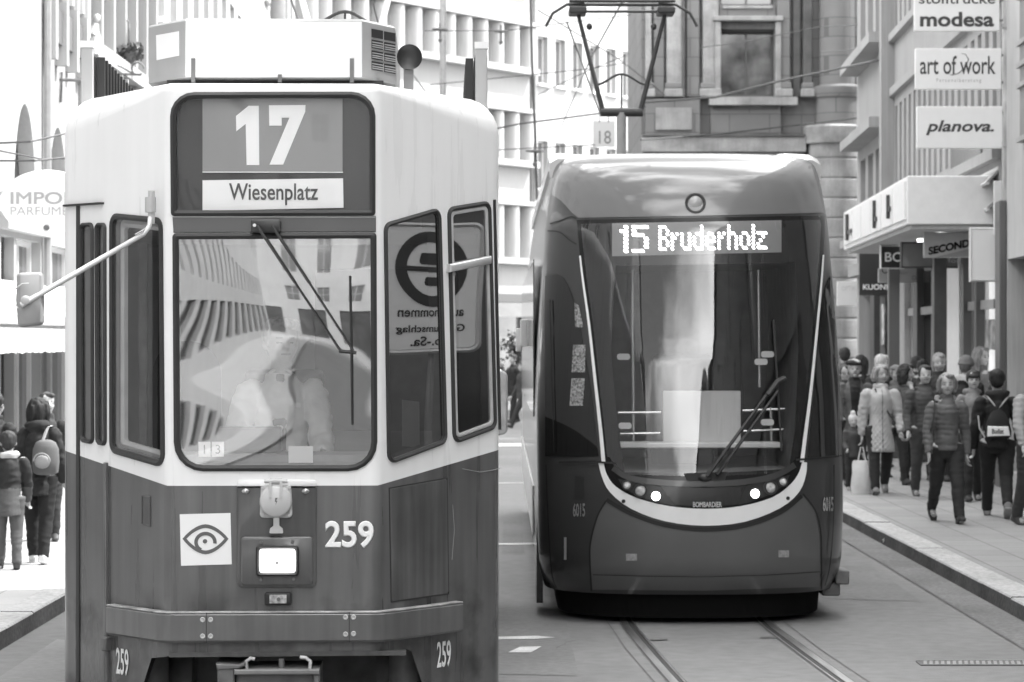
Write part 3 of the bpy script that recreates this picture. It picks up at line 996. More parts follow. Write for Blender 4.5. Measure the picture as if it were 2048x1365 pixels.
# two-tone paint: the line between cream and green climbs towards the sides
def tram_paint():
    m = mat('tram_paint', .78, .32, coat=.15)
    t = m.node_tree; b = t.nodes["Principled BSDF"]; L = t.links.new
    tc = t.nodes.new("ShaderNodeTexCoord"); sp = t.nodes.new("ShaderNodeSeparateXYZ")
    L(tc.outputs['Object'], sp.inputs[0])
    def math_(op, a, bb=None):
        n = t.nodes.new("ShaderNodeMath"); n.operation = op
        for i, v in enumerate((a, bb)):
            if v is None: continue
            if isinstance(v, (int, float)): n.inputs[i].default_value = v
            else: L(v, n.inputs[i])
        return n.outputs[0]
    ax = math_('ABSOLUTE', sp.outputs['X'])
    rise = math_('MULTIPLY', math_('MAXIMUM', math_('SUBTRACT', ax, .5), 0.0), .235)
    line = math_('ADD', rise, 1.411)
    f = math_('GREATER_THAN', sp.outputs['Z'], line)
    n1 = t.nodes.new("ShaderNodeTexNoise"); n1.inputs['Scale'].default_value = 1.6; n1.inputs['Detail'].default_value = 6
    L(tc.outputs['Object'], n1.inputs['Vector'])
    mp = t.nodes.new("ShaderNodeMapping"); mp.inputs['Scale'].default_value = (14, 14, .9); L(tc.outputs['Object'], mp.inputs['Vector'])
    n2 = t.nodes.new("ShaderNodeTexNoise"); n2.inputs['Scale'].default_value = 1.0; n2.inputs['Detail'].default_value = 5
    L(mp.outputs['Vector'], n2.inputs['Vector'])
    dirt = math_('ADD', math_('MULTIPLY', n1.outputs['Fac'], .5), math_('MULTIPLY', n2.outputs['Fac'], .5))
    g = t.nodes.new("ShaderNodeMapRange"); g.inputs['From Min'].default_value = .3; g.inputs['From Max'].default_value = .7
    g.inputs['To Min'].default_value = .065; g.inputs['To Max'].default_value = .165; L(dirt, g.inputs['Value'])
    c = t.nodes.new("ShaderNodeMapRange"); c.inputs['From Min'].default_value = .3; c.inputs['From Max'].default_value = .7
    c.inputs['To Min'].default_value = .84; c.inputs['To Max'].default_value = .92; L(dirt, c.inputs['Value'])
    # brake dust gathered on the bumper ledge and along the skirt
    gz = t.nodes.new("ShaderNodeMapRange"); gz.inputs['From Min'].default_value = .82; gz.inputs['From Max'].default_value = .93
    gz.inputs['To Min'].default_value = 1.0; gz.inputs['To Max'].default_value = 0.0; L(sp.outputs['Z'], gz.inputs['Value'])
    n4 = t.nodes.new("ShaderNodeTexNoise"); n4.inputs['Scale'].default_value = 5.0; n4.inputs['Detail'].default_value = 6; L(tc.outputs['Object'], n4.inputs['Vector'])
    n4r = t.nodes.new("ShaderNodeMapRange"); n4r.inputs['From Min'].default_value = .45; n4r.inputs['From Max'].default_value = .62; L(n4.outputs['Fac'], n4r.inputs['Value'])
    grime = math_('SUBTRACT', 1.0, math_('MULTIPLY', math_('MULTIPLY', gz.outputs[0], n4r.outputs[0]), .55))
    gg = math_('MULTIPLY', g.outputs[0], grime)
    mx = t.nodes.new("ShaderNodeMix"); L(f, mx.inputs['Factor']); L(gg, mx.inputs['A']); L(c.outputs[0], mx.inputs['B'])
    L(mx.outputs['Result'], b.inputs['Base Color'])
    rr = t.nodes.new("ShaderNodeMapRange"); rr.inputs['From Min'].default_value = .3; rr.inputs['From Max'].default_value = .7
    rr.inputs['To Min'].default_value = .22; rr.inputs['To Max'].default_value = .45; L(n2.outputs['Fac'], rr.inputs['Value'])
    L(rr.outputs[0], b.inputs['Roughness'])
    bp = t.nodes.new("ShaderNodeBump"); bp.inputs['Strength'].default_value = .35; bp.inputs['Distance'].default_value = .012
    n3 = t.nodes.new("ShaderNodeTexNoise"); n3.inputs['Scale'].default_value = 3.2; n3.inputs['Detail'].default_value = 1; L(tc.outputs['Object'], n3.inputs['Vector'])
    L(n3.outputs['Fac'], bp.inputs['Height']); L(bp.outputs['Normal'], b.inputs['Normal']); L(bp.outputs['Normal'], b.inputs['Coat Normal'])
    return m
M_T1 = tram_paint()
M_T1IN = mat('cab_interior', .22, .8, var=.1)
M_T1G = mat('tram_green', .115, .3, coat=.3, var=.22, scale=2.2, streak=.15)
M_T1GD = mat('tram_green_dark', .085, .35, coat=.2, var=.3, scale=2.5, streak=.25)
M_CREAM = mat('tram_cream', .78, .35, coat=.2, var=.04)
M_RUB = mat('rubber_black', .03, .55, var=.15)
M_RUBG = mat('rubber_grey', .055, .5)
M_STEEL = mat('bare_steel', .6, .3, metal=1.0, var=.15, scale=20)
M_CAST = mat('cast_grey', .14, .55, var=.3, scale=9)
M_CASTL = mat('cast_pale', .5, .4, var=.1, scale=9)
M_GL1 = glass('windscreen_glass', refl=.32, tint=.94, wave=.0100, wscale=.85, stretch=(1.0, 1, 1.8))
M_GL1S = glass('side_glass', refl=.05, tint=.85, wave=.001, wscale=1.1)
M_GL1R = glass('quarter_glass', refl=.23, tint=.25, wave=.0025, wscale=1.4)
M_BLACKIN = mat('black_board', .02, .5)
M_WHITEP = mat('white_sheet', .9, .6)
M_LETD = mat('lettering_dark', .05, .6)
M_LETW = mat('lettering_white', .92, .5)

TL = 9.0
plan = [(-HW, TL), (-HW, LC), (-HN, 0), (HN, 0), (HW, LC), (HW, TL)]
PL = rpoly(plan, [0, .14, .07, .07, .14, 0], 6)
keep = []
for p in PL:
    if not keep or (Vector(p)-Vector(keep[-1])).length > 1e-4: keep.append(p)
PL = keep
def nrm(pl):
    out = []
    for i, p in enumerate(pl):
        a = Vector(pl[i-1]) if i > 0 else Vector(p) - (Vector(pl[1])-Vector(p))
        b = Vector(pl[i+1]) if i < len(pl)-1 else Vector(p) + (Vector(p)-Vector(pl[i-1]))
        d = (b-a).normalized()
        out.append(Vector((d.y, -d.x)))
    return out
PN = nrm(PL)
def loft(mb, off, z0, z1, rround=True, back=None):
    rings = []
    def ring(phi, z=None):
        vs = []
        for p, n in zip(PL, PN):
            k = min(1, max(0, (p[1]-.02)/.6))
            r = (.045 + .145*k) if rround else .001
            q = Vector(p) - n*(off + r*(1-math.cos(phi)))
            zz = z if z is not None else z1 - r + r*math.sin(phi)
            yy = q.y if back is None else min(q.y, back)
            vs.append(Vector((q.x, yy, zz)))
        return vs
    rings.append(ring(0, z0))
    for k in range(7): rings.append(ring(PI/2*k/6))
    mb.rings(rings, caps=True)
mb = MB(); loft(mb, 0, .33, WT)
body = mb.build('body', [M_T1, M_T1IN, M_BLACKIN], t1, smooth=None)

def cutter(poly, pn, d0, d1, mi):
    mb = MB(); mb.cur = mi; mb.prism(poly, pn, d0, d1)
    o = mb.build('cutter', [M_T1, M_T1IN, M_BLACKIN], t1, smooth=None)
    return o
ws_o = FRP.poly([(345, 467), (753, 465), (755, 943), (348, 943)])
def frame_polys(corner, r, t, n=5):
    c = ccw(corner)
    return rpoly(c, r, n), rpoly(inset(c, t), [max(.004, q-t) for q in r] if isinstance(r, (list, tuple)) else max(.004, r-t), n)
# corner order after ccw: find radii by height
def radii(c, top, bot):
    zm = sum(p[1] for p in c)/len(c)
    return [top if p[1] > zm else bot for p in c]
ws_c = ccw(ws_o); WSo, WSi = frame_polys(ws_c, radii(ws_c, .02, .14), .029)
ds_c = FRP.poly([(340, 185), (751, 184), (751, 432), (342, 433)]); DSo, DSi = frame_polys(ds_c, radii(ds_c, .115, .018), .028)
lw_c = CLP.poly([(221, 426), (326, 436), (330, 937), (221, 905)]); LWo, LWi = frame_polys(lw_c, .06, .028)
d1_c = CLP.poly([(160, 447), (188, 445), (189, 890), (162, 884)]); D1o, D1i = frame_polys(d1_c, .035, .018)
d2_c = CLP.poly([(192, 446), (213, 446), (214, 893), (194, 889)]); D2o, D2i = frame_polys(d2_c, .03, .018)
r1_c = CRP.poly([(767, 447), (880, 414), (893, 886), (774, 931)]); R1o, R1i = frame_polys(r1_c, .05, .022)
r2_c = CRP.poly([(894, 415), (980, 401), (992, 857), (905, 890)]); R2o, R2i = frame_polys(r2_c, .05, .022)

cut(body, [
    cutter(WSi, FRP, -.3, .2, 1), cutter(DSi, FRP, -.045, .2, 2), cutter(LWi, CLP, -.10, .2, 1),
    cutter(D1i, CLP, -.09, .2, 1), cutter(D2i, CLP, -.09, .2, 1), cutter(R1i, CRP, -.10, .2, 1), cutter(R2i, CRP, -.09, .2, 1)])
mb = MB(); mb.cur = 1
rg = [[Vector((p[0]-n.x*.07, min(p[1]-n.y*.07, 2.3), z)) for p, n in zip(PL, PN)] for z in (.95, 2.64)]
# drop the collapsed tail points at the back
for r_ in rg:
    pass
rg = [[v for v in r_ if v.y < 2.3-1e-6] for r_ in rg]
rg = [[Vector((r_[0].x, 2.3, r_[0].z))] + r_ + [Vector((r_[-1].x, 2.3, r_[-1].z))] for r_ in rg]
mb.rings(rg)
cab = mb.build('cutter', [M_T1, M_T1IN, M_BLACKIN], t1, smooth=None)
sk = FRP.poly([(298, 1322), (338, 1313), (812, 1307), (822, 1313), (862, 1440), (258, 1440)])
cut(body, [cab, cutter(sk, FRP, -3.0, .4, 2)])
body.data.polygons.foreach_set('use_smooth', [True]*len(body.data.polygons))
body.data.set_sharp_from_angle(angle=R(28))
wn(body)

def gasket(name, o, i, pn, par, m=M_RUB, h=.016):
    mb = MB(); mb.frame(o, i, pn, -.012, h); return mb.build(name, m, par, smooth=50)
def pane(name, i, pn, par, m, d=-.004):
    mb = MB(); mb.add([pn.pt(a, b_, d) for a, b_ in i], [tuple(range(len(i)))]); return mb.build(name, m, par, smooth=None)
def window(name, o, i, pn, m, extra=None):
    g = gasket(name, o, i, pn, t1)
    pane('pane', i, pn, g, m)
    return g
window('windscreen', WSo, WSi, FRP, M_GL1)
# destination box with its two boards
dbx = gasket('destination_box', DSo, DSi, FRP, t1)
pane('pane', DSi, FRP, dbx, glass('board_glass', refl=.035, tint=1.0, wave=.004, wscale=1.5))
mb = MB(); mb.prism(FRP.rect(405, 197, 685, 343, -.03), FRP, -.040, -.030)
brd = mb.build('route_board', mat('board_grey', .26, .5), dbx, smooth=None)
mb = MB()
q = lambda pts: [FRP.px(330+a/4.402, 170+b_/4.402, -.027) for a, b_ in pts]
mb.prism(ccw(q([(625, 275), (735, 185), (825, 185), (830, 707), (718, 707), (710, 345), (627, 410)])), FRP, -.0299, -.027)
mb.prism(ccw(q([(915, 180), (1237, 178), (1235, 235), (1040, 703), (920, 703), (1095, 290), (1027, 290), (1027, 360), (918, 360)])), FRP, -.0299, -.027)
mb.prism(FRP.rect(405, 343.5, 686, 346, -.029), FRP, -.0299, -.028)
mb.build('lettering', M_LETW, brd, smooth=None)
mb = MB(); mb.prism(FRP.poly([(405, 361), (686, 357), (687, 416), (405, 422)], -.03), FRP, -.040, -.030)
br2 = mb.build('destination_board', M_WHITEP, dbx, smooth=None)
bx_ = FRP.rect(458, 367, 636, 411, -.027)
text('lettering', 'Wiesenplatz', FRP, (bx_[0][0], bx_[0][1], bx_[2][0], bx_[2][1]), M_LETD, br2, d=-.027, bold=.012)
# dark band between the boards and the windscreen
mb = MB(); mb.prism(FRP.poly([(345, 434), (752, 433), (752, 464), (347, 466)]), FRP, -.002, .006, .003)
mb.build('header_band', mat('band_grey', .1, .4, var=.1, scale=3), t1, smooth=40)
mb = MB(); mb.prism(FRP.rect(346, 433.5, 752, 436), FRP, .006, .009); mb.build('header_strip', M_GREYM, t1, smooth=None)

w = window('cab_side_window', LWo, LWi, CLP, M_GL1S)
co = ccw(inset(lw_c, .03)); ci = inset(co, .035)
mb = MB(); mb.frame(rpoly(co, .03), rpoly(ci, .02), CLP, -.06, -.03); mb.build('inner_frame', M_CASTL, w, smooth=40)
a0 = CLP.px(270, 600)[0]; a1 = CLP.px(300, 600)[0]
mb = MB(); mb.box(-.74, -.70, .95, 1.0, 1.0, 2.6); mb.build('window_bar', M_CAST, w, smooth=None)
wd = window('door_window', D1o, D1i, CLP, M_GL1S); window('door_window', D2o, D2i, CLP, M_GL1S)
window('quarter_window', R1o, R1i, CRP, M_GL1R)
w2 = window('quarter_window', R2o, R2i, CRP, M_GL1R)
co = inset(r2_c, .024); ci = inset(co, .018)
mb = MB(); mb.frame(rpoly(ccw(co), .03), rpoly(ccw(ci), .02), CRP, -.004, .008); mb.build('inner_frame', M_CASTL, w2, smooth=40)
p0, p1 = CRP.px(899, 537, .02), CRP.px(982, 520, .02)
mb = MB(); mb.prism([(p0[0], p0[1]-.02), (p1[0], p1[1]-.02), (p1[0], p1[1]+.02), (p0[0], p0[1]+.02)], CRP, .0, .03, .008)
mb.build('window_rail', mat('rail_alu', .75, .3, metal=.6), w2, smooth=50)
# seams, door edge, small plates on the sides
mb = MB(); mb.prism(CLP.poly([(154, 412), (160, 412), (160, 1440), (154, 1440)]), CLP, -.001, .006); mb.build('door_seal', M_RUB, t1, smooth=None)
mb = MB(); mb.prism(CLP.poly([(132, 410), (208, 405), (208, 409), (132, 414)]), CLP, -.001, .02); mb.build('door_gutter', M_RUB, t1, smooth=None)
mb = MB()
for x0, x1 in ((212, 216.5),):
    mb.prism(CLP.poly([(x0, 925), (x1, 926), (x1+2, 1440), (x0+2, 1440)]), CLP, -.001, .02, .006)
mb.build('body_rib', M_T1G, t1, smooth=50)
mb = MB(); mb.prism(CRP.poly([(986, 400), (990, 400), (1001, 860), (997, 860)]), CRP, -.001, .006); mb.build('door_seal', M_RUB, t1, smooth=None)
o_ = CLP.poly([(284, 990), (302, 993), (302, 1054), (284, 1050)])
mb = MB(); mb.frame(o_, inset(o_, .008), CLP, -.001, .006); mb.prism(inset(o_, .008), CLP, -.001, .002); mb.build('step_recess', M_T1GD, t1, smooth=None)
hp_c = CRP.poly([(779, 978), (893, 958), (896, 1187), (783, 1203)])
mb = MB(); mb.prism(rpoly(hp_c, .01), CRP, -.001, .004, .002); hatch = mb.build('side_hatch', M_T1GD, t1, smooth=None)
mb = MB(); mb.frame(inset(hp_c, -.006), hp_c, CRP, -.001, .0025, soft=False); mb.build('hatch_seam', M_RUB, hatch, smooth=None)

# ---- front details
ey = Panel((0, 0, 0), (1, 0, 0), inv=t1I)
mb = MB(); mb.prism(FRP.poly([(359.5, 1029), (461, 1026.5), (463.5, 1129), (362, 1132)]), FRP, -.001, .0025)
emb = mb.build('emblem_plate', M_WHITEP, t1, smooth=None)
def almond(x0, x1, yc, up, dn, n=14):
    pts = []
    xm = (x0+x1)/2; hw_ = (x1-x0)/2
    for k in range(n+1):
        s_ = -1 + 2*k/n; pts.append((xm + hw_*s_, yc - up*(1-abs(s_)**1.8)**.95))
    for k in range(1, n):
        s_ = 1 - 2*k/n; pts.append((xm + hw_*s_, yc + dn*(1-abs(s_)**1.8)**.95))
    return [FRP.px(a, b_, .003) for a, b_ in pts]
mb = MB()
ao, ai = ccw(almond(365, 457, 1078, 29, 31)), ccw(almond(373, 449, 1078, 21.5, 23.5))
mb.frame(ao, ai, FRP, .0026, .0042, soft=False)
arc_o, arc_i = [], []
for k in range(22):
    a = R(-8 + 250*k/21)
    arc_o.append(FRP.px(411+22.5*math.cos(a), 1085-21*math.sin(a), .003)); arc_i.append(FRP.px(411+15.5*math.cos(a), 1085-14*math.sin(a), .003))
for k in range(21):
    mb.prism(ccw([arc_o[k], arc_o[k+1], arc_i[k+1], arc_i[k]]), FRP, .0026, .0048)
mb.prism(circ(FRP.px(410, 1083, .003), .0105), FRP, .0026, .0045)
mb.build('emblem', mat('emblem_grey', .12, .5), emb, smooth=None)
fb = FRP.rect(650, 1042, 748, 1097); text('number', '259', FRP, (fb[0][0], fb[0][1], fb[2][0], fb[2][1]), M_LETW, t1, d=.003, bold=.035)
fb = CLP.poly([(233, 1297), (258, 1299), (258, 1351), (233, 1349)]); xs_ = [p[0] for p in fb]; ys_ = [p[1] for p in fb]
text('number', '259', CLP, (min(xs_), min(ys_), max(xs_), max(ys_)), M_LETW, t1, d=.003, bold=.02)
fb = CRP.poly([(873, 1284), (901, 1282), (901, 1333), (873, 1335)]); xs_ = [p[0] for p in fb]; ys_ = [p[1] for p in fb]
text('number', '259', CRP, (min(xs_), min(ys_), max(xs_), max(ys_)), M_LETW, t1, d=.003, bold=.02)

for pts_ in ([(925, 938), (960, 945), (985, 941), (1002, 936)], [(800, 1150), (812, 1120), (815, 1080)], [(905, 1010), (909, 1060), (904, 1120)]):
    q_ = [CRP.px(a, b_, .001) for a, b_ in pts_]
    mb = MB(); mb.tube([CRP.pt(a, b_, .001) for a, b_ in q_], .0016, 4); mb.build('scratch', mat('scratch_pale', .3, .6), t1, smooth=None)
# service hatch: cream strip above, green below, with socket and headlamp
mb = MB(); mb.prism(rpoly(FRP.rect(474, 960, 633, 973.5), [.001, .001, .02, .02]), FRP, -.001, .012, .004); mb.build('hatch_top', M_CREAM, t1, smooth=50)
mb = MB(); mb.prism(rpoly(FRP.rect(474, 974, 633, 1175), [.03, .03, .001, .001]), FRP, -.001, .014, .006); svc = mb.build('service_hatch', M_T1G, t1, smooth=50)
mb = MB(); mb.prism(rpoly(FRP.rect(482, 1073, 627, 1170), .02), FRP, .012, .026, .006); hl = mb.build('lamp_panel', M_T1G, t1, smooth=50)
for sx in (491, 611):
    mb = MB(); c = FRP.px(sx, 983, .02)
    mb.prism(rpoly([(c[0]-.028, c[1]), (c[0], c[1]-.014), (c[0]+.028, c[1]), (c[0], c[1]+.014)], .008), FRP, .013, .02, .003)
    mb.prism(circ(c, .009), FRP, .019, .028, .003); mb.build('quarter_turn_lock', M_STEEL, svc, smooth=50)
# socket
mb = MB(); c = FRP.px(552, 1003, .03); mb.prism(rpoly([(c[0]-.078, c[1]-.08), (c[0]+.078, c[1]-.08), (c[0]+.072, c[1]+.075), (c[0]-.072, c[1]+.075)], .02), FRP, .012, .03, .005)
sock = mb.build('power_socket', mat('cream_cast', .55, .35, coat=.2, var=.06), t1, smooth=50)
mb = MB(); mb.prism(circ(c, .077, 36), FRP, .028, .062, .012); mb.build('socket_lid', _mats['cream_cast'], sock, smooth=50)
mb = MB()
for s_ in (-1, 1): mb.prism([(c[0]+s_*.026-.006, c[1]+.02), (c[0]+s_*.026+.006, c[1]+.02), (c[0]+s_*.026+.006, c[1]+.092), (c[0]+s_*.026-.006, c[1]+.092)], FRP, .05, .07)
hz = FRP.pt(c[0], c[1]+.096, .04); mb.tube([hz-Vector((.055, 0, 0)), hz+Vector((.055, 0, 0))], .009); mb.tube([hz-Vector((.03, 0, 0)), hz+Vector((.03, 0, 0))], .014)
mb.build('hinge', _mats['cream_cast'], sock, smooth=50)
for sx, sy in ((-1, -1), (1, -1), (-1, 1), (1, 1)):
    mb = MB(); mb.prism(circ((c[0]+sx*.064, c[1]+sy*.066), .008, 10), FRP, .029, .036); mb.build('bolt', M_CASTL, sock, smooth=40)
mb = MB(); cc = FRP.px(553, 1052, .03); mb.prism(rpoly([(cc[0]-.033, cc[1]-.035), (cc[0]+.033, cc[1]-.035), (cc[0]+.03, cc[1]-.012), (cc[0]+.014, cc[1]), (cc[0]+.014, cc[1]+.05), (cc[0]-.014, cc[1]+.05), (cc[0]-.014, cc[1]), (cc[0]-.03, cc[1]-.012)], .004, 2), FRP, .03, .045)
mb.build('latch', M_CASTL, sock, smooth=40)
mb = MB(); b0 = FRP.px(552, 1003, .065)
mb.prism([(b0[0]-.004, b0[1]+.016), (b0[0]+.008, b0[1]+.016), (b0[0]+.001, b0[1]+.002), (b0[0]+.007, b0[1]+.002), (b0[0]-.003, b0[1]-.02), (b0[0]+.0, b0[1]-.003), (b0[0]-.006, b0[1]-.003)], FRP, .06, .0632); mb.build('bolt_symbol', M_CAST, sock, smooth=None)
# headlamp
c_ = rpoly(FRP.rect(512, 1092, 598, 1152, .03), .012); i_ = rpoly(FRP.rect(519, 1098, 591, 1146, .03), .012)
mb = MB(); mb.frame(c_, i_, FRP, .024, .05); lamp = mb.build('headlamp', M_RUB, t1, smooth=50)
mb = MB(); mb.prism(i_, FRP, .026, .036, .006); mb.build('lens', mat('lamp_lens_rim', .75, .12, emit=.55), lamp, smooth=50)
cL = FRP.px(555, 1122, .04); mb = MB(); mb.prism(rpoly([(cL[0]-.075, cL[1]-.048), (cL[0]+.075, cL[1]-.048), (cL[0]+.075, cL[1]+.048), (cL[0]-.075, cL[1]+.048)], .03), FRP, .0361, .0375)
mb.build('glow', mat('lamp_lit', .9, .3, emit=2.2), lamp, smooth=None)
mb = MB(); mb.prism(circ(FRP.px(554, 1126, .038), .009), FRP, .0376, .0385); mb.build('bulb_cap', M_CASTL, lamp, smooth=None)
for sx, sy in ((522, 1085), (585, 1084), (522, 1160), (587, 1159)):
    mb = MB(); mb.prism(circ(FRP.px(sx, sy, .03), .008, 10), FRP, .025, .034); mb.build('screw', M_CAST, hl, smooth=40)
# marker lamp
c_ = rpoly(FRP.rect(529, 1185, 583, 1211, .02), .012); mb = MB(); mb.prism(c_, FRP, -.001, .024, .006); mk = mb.build('marker_lamp', M_RUB, t1, smooth=50)
mb = MB(); mb.prism(FRP.rect(539, 1190, 573, 1207, .025), FRP, .023, .028); mb.build('lens', mat('amber_lens', .4, .25, var=.4, scale=60), mk, smooth=None)
mb = MB(); mb.prism(circ(FRP.px(557, 1199, .029), .009), FRP, .0281, .031); mb.build('bulb', M_CAST, mk, smooth=None)

# bumper, wrapped round the corners
def wrap(mb, aL, aR, off, z0, z1, th, soft=.012):
    def ptn(s_):
        pts = []
    path = []
    eL = Vector((CLP.pt(-aL, 0).x, CLP.pt(-aL, 0).y)); eR = Vector((CRP.pt(aR, 0).x, CRP.pt(aR, 0).y))
    for p, n in zip(PL, PN):
        if p[1] < .1: path.append((Vector(p), n))
    path = [(eL, Vector((CLP.n.x, CLP.n.y)))] + path + [(eR, Vector((CRP.n.x, CRP.n.y)))]
    rings = []
    for p, n in path:
        def w_(o, z): return Vector((p.x+n.x*o, p.y+n.y*o, z))
        rings.append([w_(off, z0), w_(off+th-soft, z0), w_(off+th, z0+soft), w_(off+th, z1-soft), w_(off+th-soft, z1), w_(off, z1)])
    mb.rings(rings)
mb = MB(); wrap(mb, .47, .60, .001, .668, .812, .05)
bump = mb.build('bumper', M_T1G, t1, smooth=40)
mb = MB(); wrap(mb, .471, .601, .003, .808, .816, .045, .002); mb.build('bumper_edge', mat('worn_edge', .35, .4, var=.5, scale=12), bump, smooth=40)
for x in (412.5, 698.5):
    mb = MB(); a = FRP.px(x, 1255, .055)[0]; mb.prism([(a-.002, .669), (a+.002, .669), (a+.002, .812), (a-.002, .812)], FRP, .045, .0515); mb.build('bumper_joint', M_RUB, bump, smooth=None)
for x, y in ((405, 1240), (421, 1240), (405, 1273), (421, 1273), (691, 1235), (707, 1235), (691, 1269), (707, 1268)):
    mb = MB(); c = FRP.px(x, y, .055); mb.frame(circ(c, .0125, 14), circ(c, .005, 14), FRP, .05, .056); mb.prism(circ(c, .0052, 10), FRP, .05, .0525); mb.build('bolt', M_CASTL, bump, smooth=40)
# skirt lip under the bumper
mb = MB(); mb.prism(FRP.poly([(338, 1306), (812, 1301), (812, 1311), (338, 1315)]), FRP, -.03, .004); mb.build('skirt_lip', M_T1GD, t1, smooth=None)
mb = MB(); p = CLP.px(212, 1290, .02); mb.prism(rpoly([(p[0]-.02, p[1]-.03), (p[0]+.012, p[1]-.03), (p[0]+.03, p[1]+.04), (p[0]-.02, p[1]+.04)], .008), CLP, -.001, .04, .008); mb.build('tow_hook', M_CAST, t1, smooth=40)

# wiper on the windscreen
mb = MB(); mb.prism(rpoly(FRP.rect(502, 439, 562, 466, .03), .012), FRP, .003, .045, .006); wip = mb.build('wiper', M_RUBG, t1, smooth=50)
def lp(x, y, d): 
    a, b_ = FRP.px(x, y, d); return FRP.pt(a, b_, d)
for x0, y0, x1, y1 in ((514, 452, 680, 702), (544, 452, 706, 702)):
    mb = MB(); A_, B_ = lp(x0, y0, .06), lp(x1, y1, .05); 
    mb.tube([A_, A_.lerp(B_, .12), A_.lerp(B_, .45), A_.lerp(B_, .46), B_], [(.012, .008), (.014, .008), (.011, .007), (.009, .005), (.007, .005)], 6); mb.build('wiper_arm', M_RUBG, wip, smooth=40)
mb = MB(); mb.prism(circ(FRP.px(509, 451, .05), .008, 10), FRP, .045, .055); mb.build('wiper_nut', M_STEEL, wip, smooth=40)
mb = MB(); mb.tube([lp(678, 703, .045), lp(712, 706, .045)], .009, 6)
mb.tube([lp(700, 552, .02), lp(703, 706, .032), lp(704.5, 850, .02)], [(.004, .006), (.009, .007), (.004, .006)], 6); mb.tube([lp(701, 610, .035), lp(703, 700, .05), lp(704, 790, .035)], .006, 6)
mb.build('wiper_blade', M_RUB, wip, smooth=40)

# mirror on a long pale arm
def wl(x, y, d): return t1I @ P(x, y, d)
mb = MB(); mb.tube([wl(303, 382, 13.0), wl(303, 448, 13.0)], .016, 8); mb.tube([wl(301, 395, 13.0), wl(301, 425, 13.0)], .026, 8);
marm = mb.build('mirror_arm', M_CASTL, t1, smooth=50)
mb = MB(); mb.tube([wl(300, 436, 12.98), wl(299, 452, 12.95), wl(288, 468, 12.92), wl(200, 519, 12.85), wl(42, 611, 12.72)], [.011, .0115, .012, .013, .014], 10); mb.build('mirror_tube', mat('arm_pale', .62, .4), marm, smooth=50)
mb = MB(); mb.tube([wl(270, 470, 12.9), wl(283, 463, 12.9), wl(300, 452, 12.97)], .005, 6); mb.build('mirror_cable', M_CASTL, marm, smooth=50)
MPN = Panel(t1I @ P(59, 600, 12.74), (1, .06, 0), inv=t1I)
mb = MB(); mb.prism(rpoly(MPN.poly([(34, 546), (85, 544), (87, 600), (86, 650), (36, 656), (31, 600)]), .02), MPN, -.05, 0, .014); mir = mb.build('mirror', mat('mirror_shell', .3, .5, var=.06), t1, smooth=50)
mb = MB(); mb.tube([wl(57, 567, 12.71), wl(44, 568, 12.69), wl(28, 580, 12.69), wl(20, 597, 12.69), wl(36, 617, 12.7)], .003, 6); mb.build('mirror_cable', M_CASTL, mir, smooth=50)
mb = MB(); mb.prism(circ(MPN.px(52, 601), .022, 16), MPN, -.001, .03, .004); mb.build('mirror_clamp', M_CASTL, mir, smooth=50)

# roof box, horn, side boxes
v0 = .36
RB = Panel((0, v0, 0), (1, 0, 0), inv=t1I)
xl, zt = RB.px(370, 37); xr, zb = RB.px(725, 157)
chv = .3; chw = .155; cwl = .21
pl = [(xl, v0), (xr, v0), (xr+chw, v0+chv), (xr+chw, v0+1.9), (xl-cwl, v0+1.9), (xl-cwl, v0+chv)]
mb = MB(); mb.rings([[Vector((a, b_, zb)) for a, b_ in pl], [Vector((a, b_, zt-.012)) for a, b_ in pl], [Vector((a, b_, zt)) for a, b_ in inset(pl, .012)]])
rbx = mb.build('roof_unit', [mat('unit_grey', .38, .5, var=.05)], t1, smooth=30)
mb = MB(); mb.prism([(xl+.004, zb+.005), (xr-.004, zb+.005), (xr-.004, zt-.015), (xl+.004, zt-.015)], RB, -.002, .004); mb.build('unit_cover', mat('unit_white', .84, .45, var=.03, bump=.3, bscale=3), rbx, smooth=None)
RBL = Panel((xl, v0, 0), (cwl, -chv, 0), inv=t1I); RBR = Panel((xr, v0, 0), (chw, chv, 0), inv=t1I)
mb = MB(); mb.prism(RBL.poly([(313, 71), (358, 63), (358, 112), (314, 121)]), RBL, -.001, .003); mb.build('notice_plate', M_WHITEP, rbx, smooth=None)
for gi, gx in enumerate(((743, 765), (768, 790))):
    for k in range(4):
        y_ = 58 + k*21.5 + gi*5
        mb = MB(); mb.prism(RBR.poly([(gx[0], y_), (gx[1], y_+4), (gx[1], y_+21), (gx[0], y_+17)]), RBR, -.001, .003); vn = mb.build('vent', M_BLACKIN, rbx, smooth=None)
        if k:
            mb = MB()
            for j in (4, 9, 13): mb.prism(RBR.poly([(gx[0], y_+j), (gx[1], y_+j+4), (gx[1], y_+j+6), (gx[0], y_+j+2)]), RBR, .003, .008)
            mb.build('vent_slat', _mats['unit_grey'], vn, smooth=None)
for x_ in (387, 560, 704):
    mb = MB(); mb.prism(RB.rect(x_-4, 118 if x_ != 560 else 150, x_+4, 166), RB, .004, .02); mb.build('unit_clip', M_CAST, rbx, smooth=None)
mb = MB(); mb.box(xl-.1, xr+.1, v0+.12, v0+1.7, WT-.01, zb); mb.build('unit_plinth', M_BLACKIN, rbx, smooth=None)
hc = wl(819, 115, 13.75); mb = MB()
prof = [(.0, -.0), (.03, -.0), (.052, -.01), (.064, -.02), (.064, .02), (.045, .09), (.02, .2)]
rings = []
for r_, d_ in prof[1:]: rings.append([hc + Vector((r_*math.cos(2*PI*k/24), d_, r_*math.sin(2*PI*k/24))) for k in range(24)])
mb.rings(rings); horn = mb.build('horn', mat('horn_black', .025, .4), t1, smooth=50)
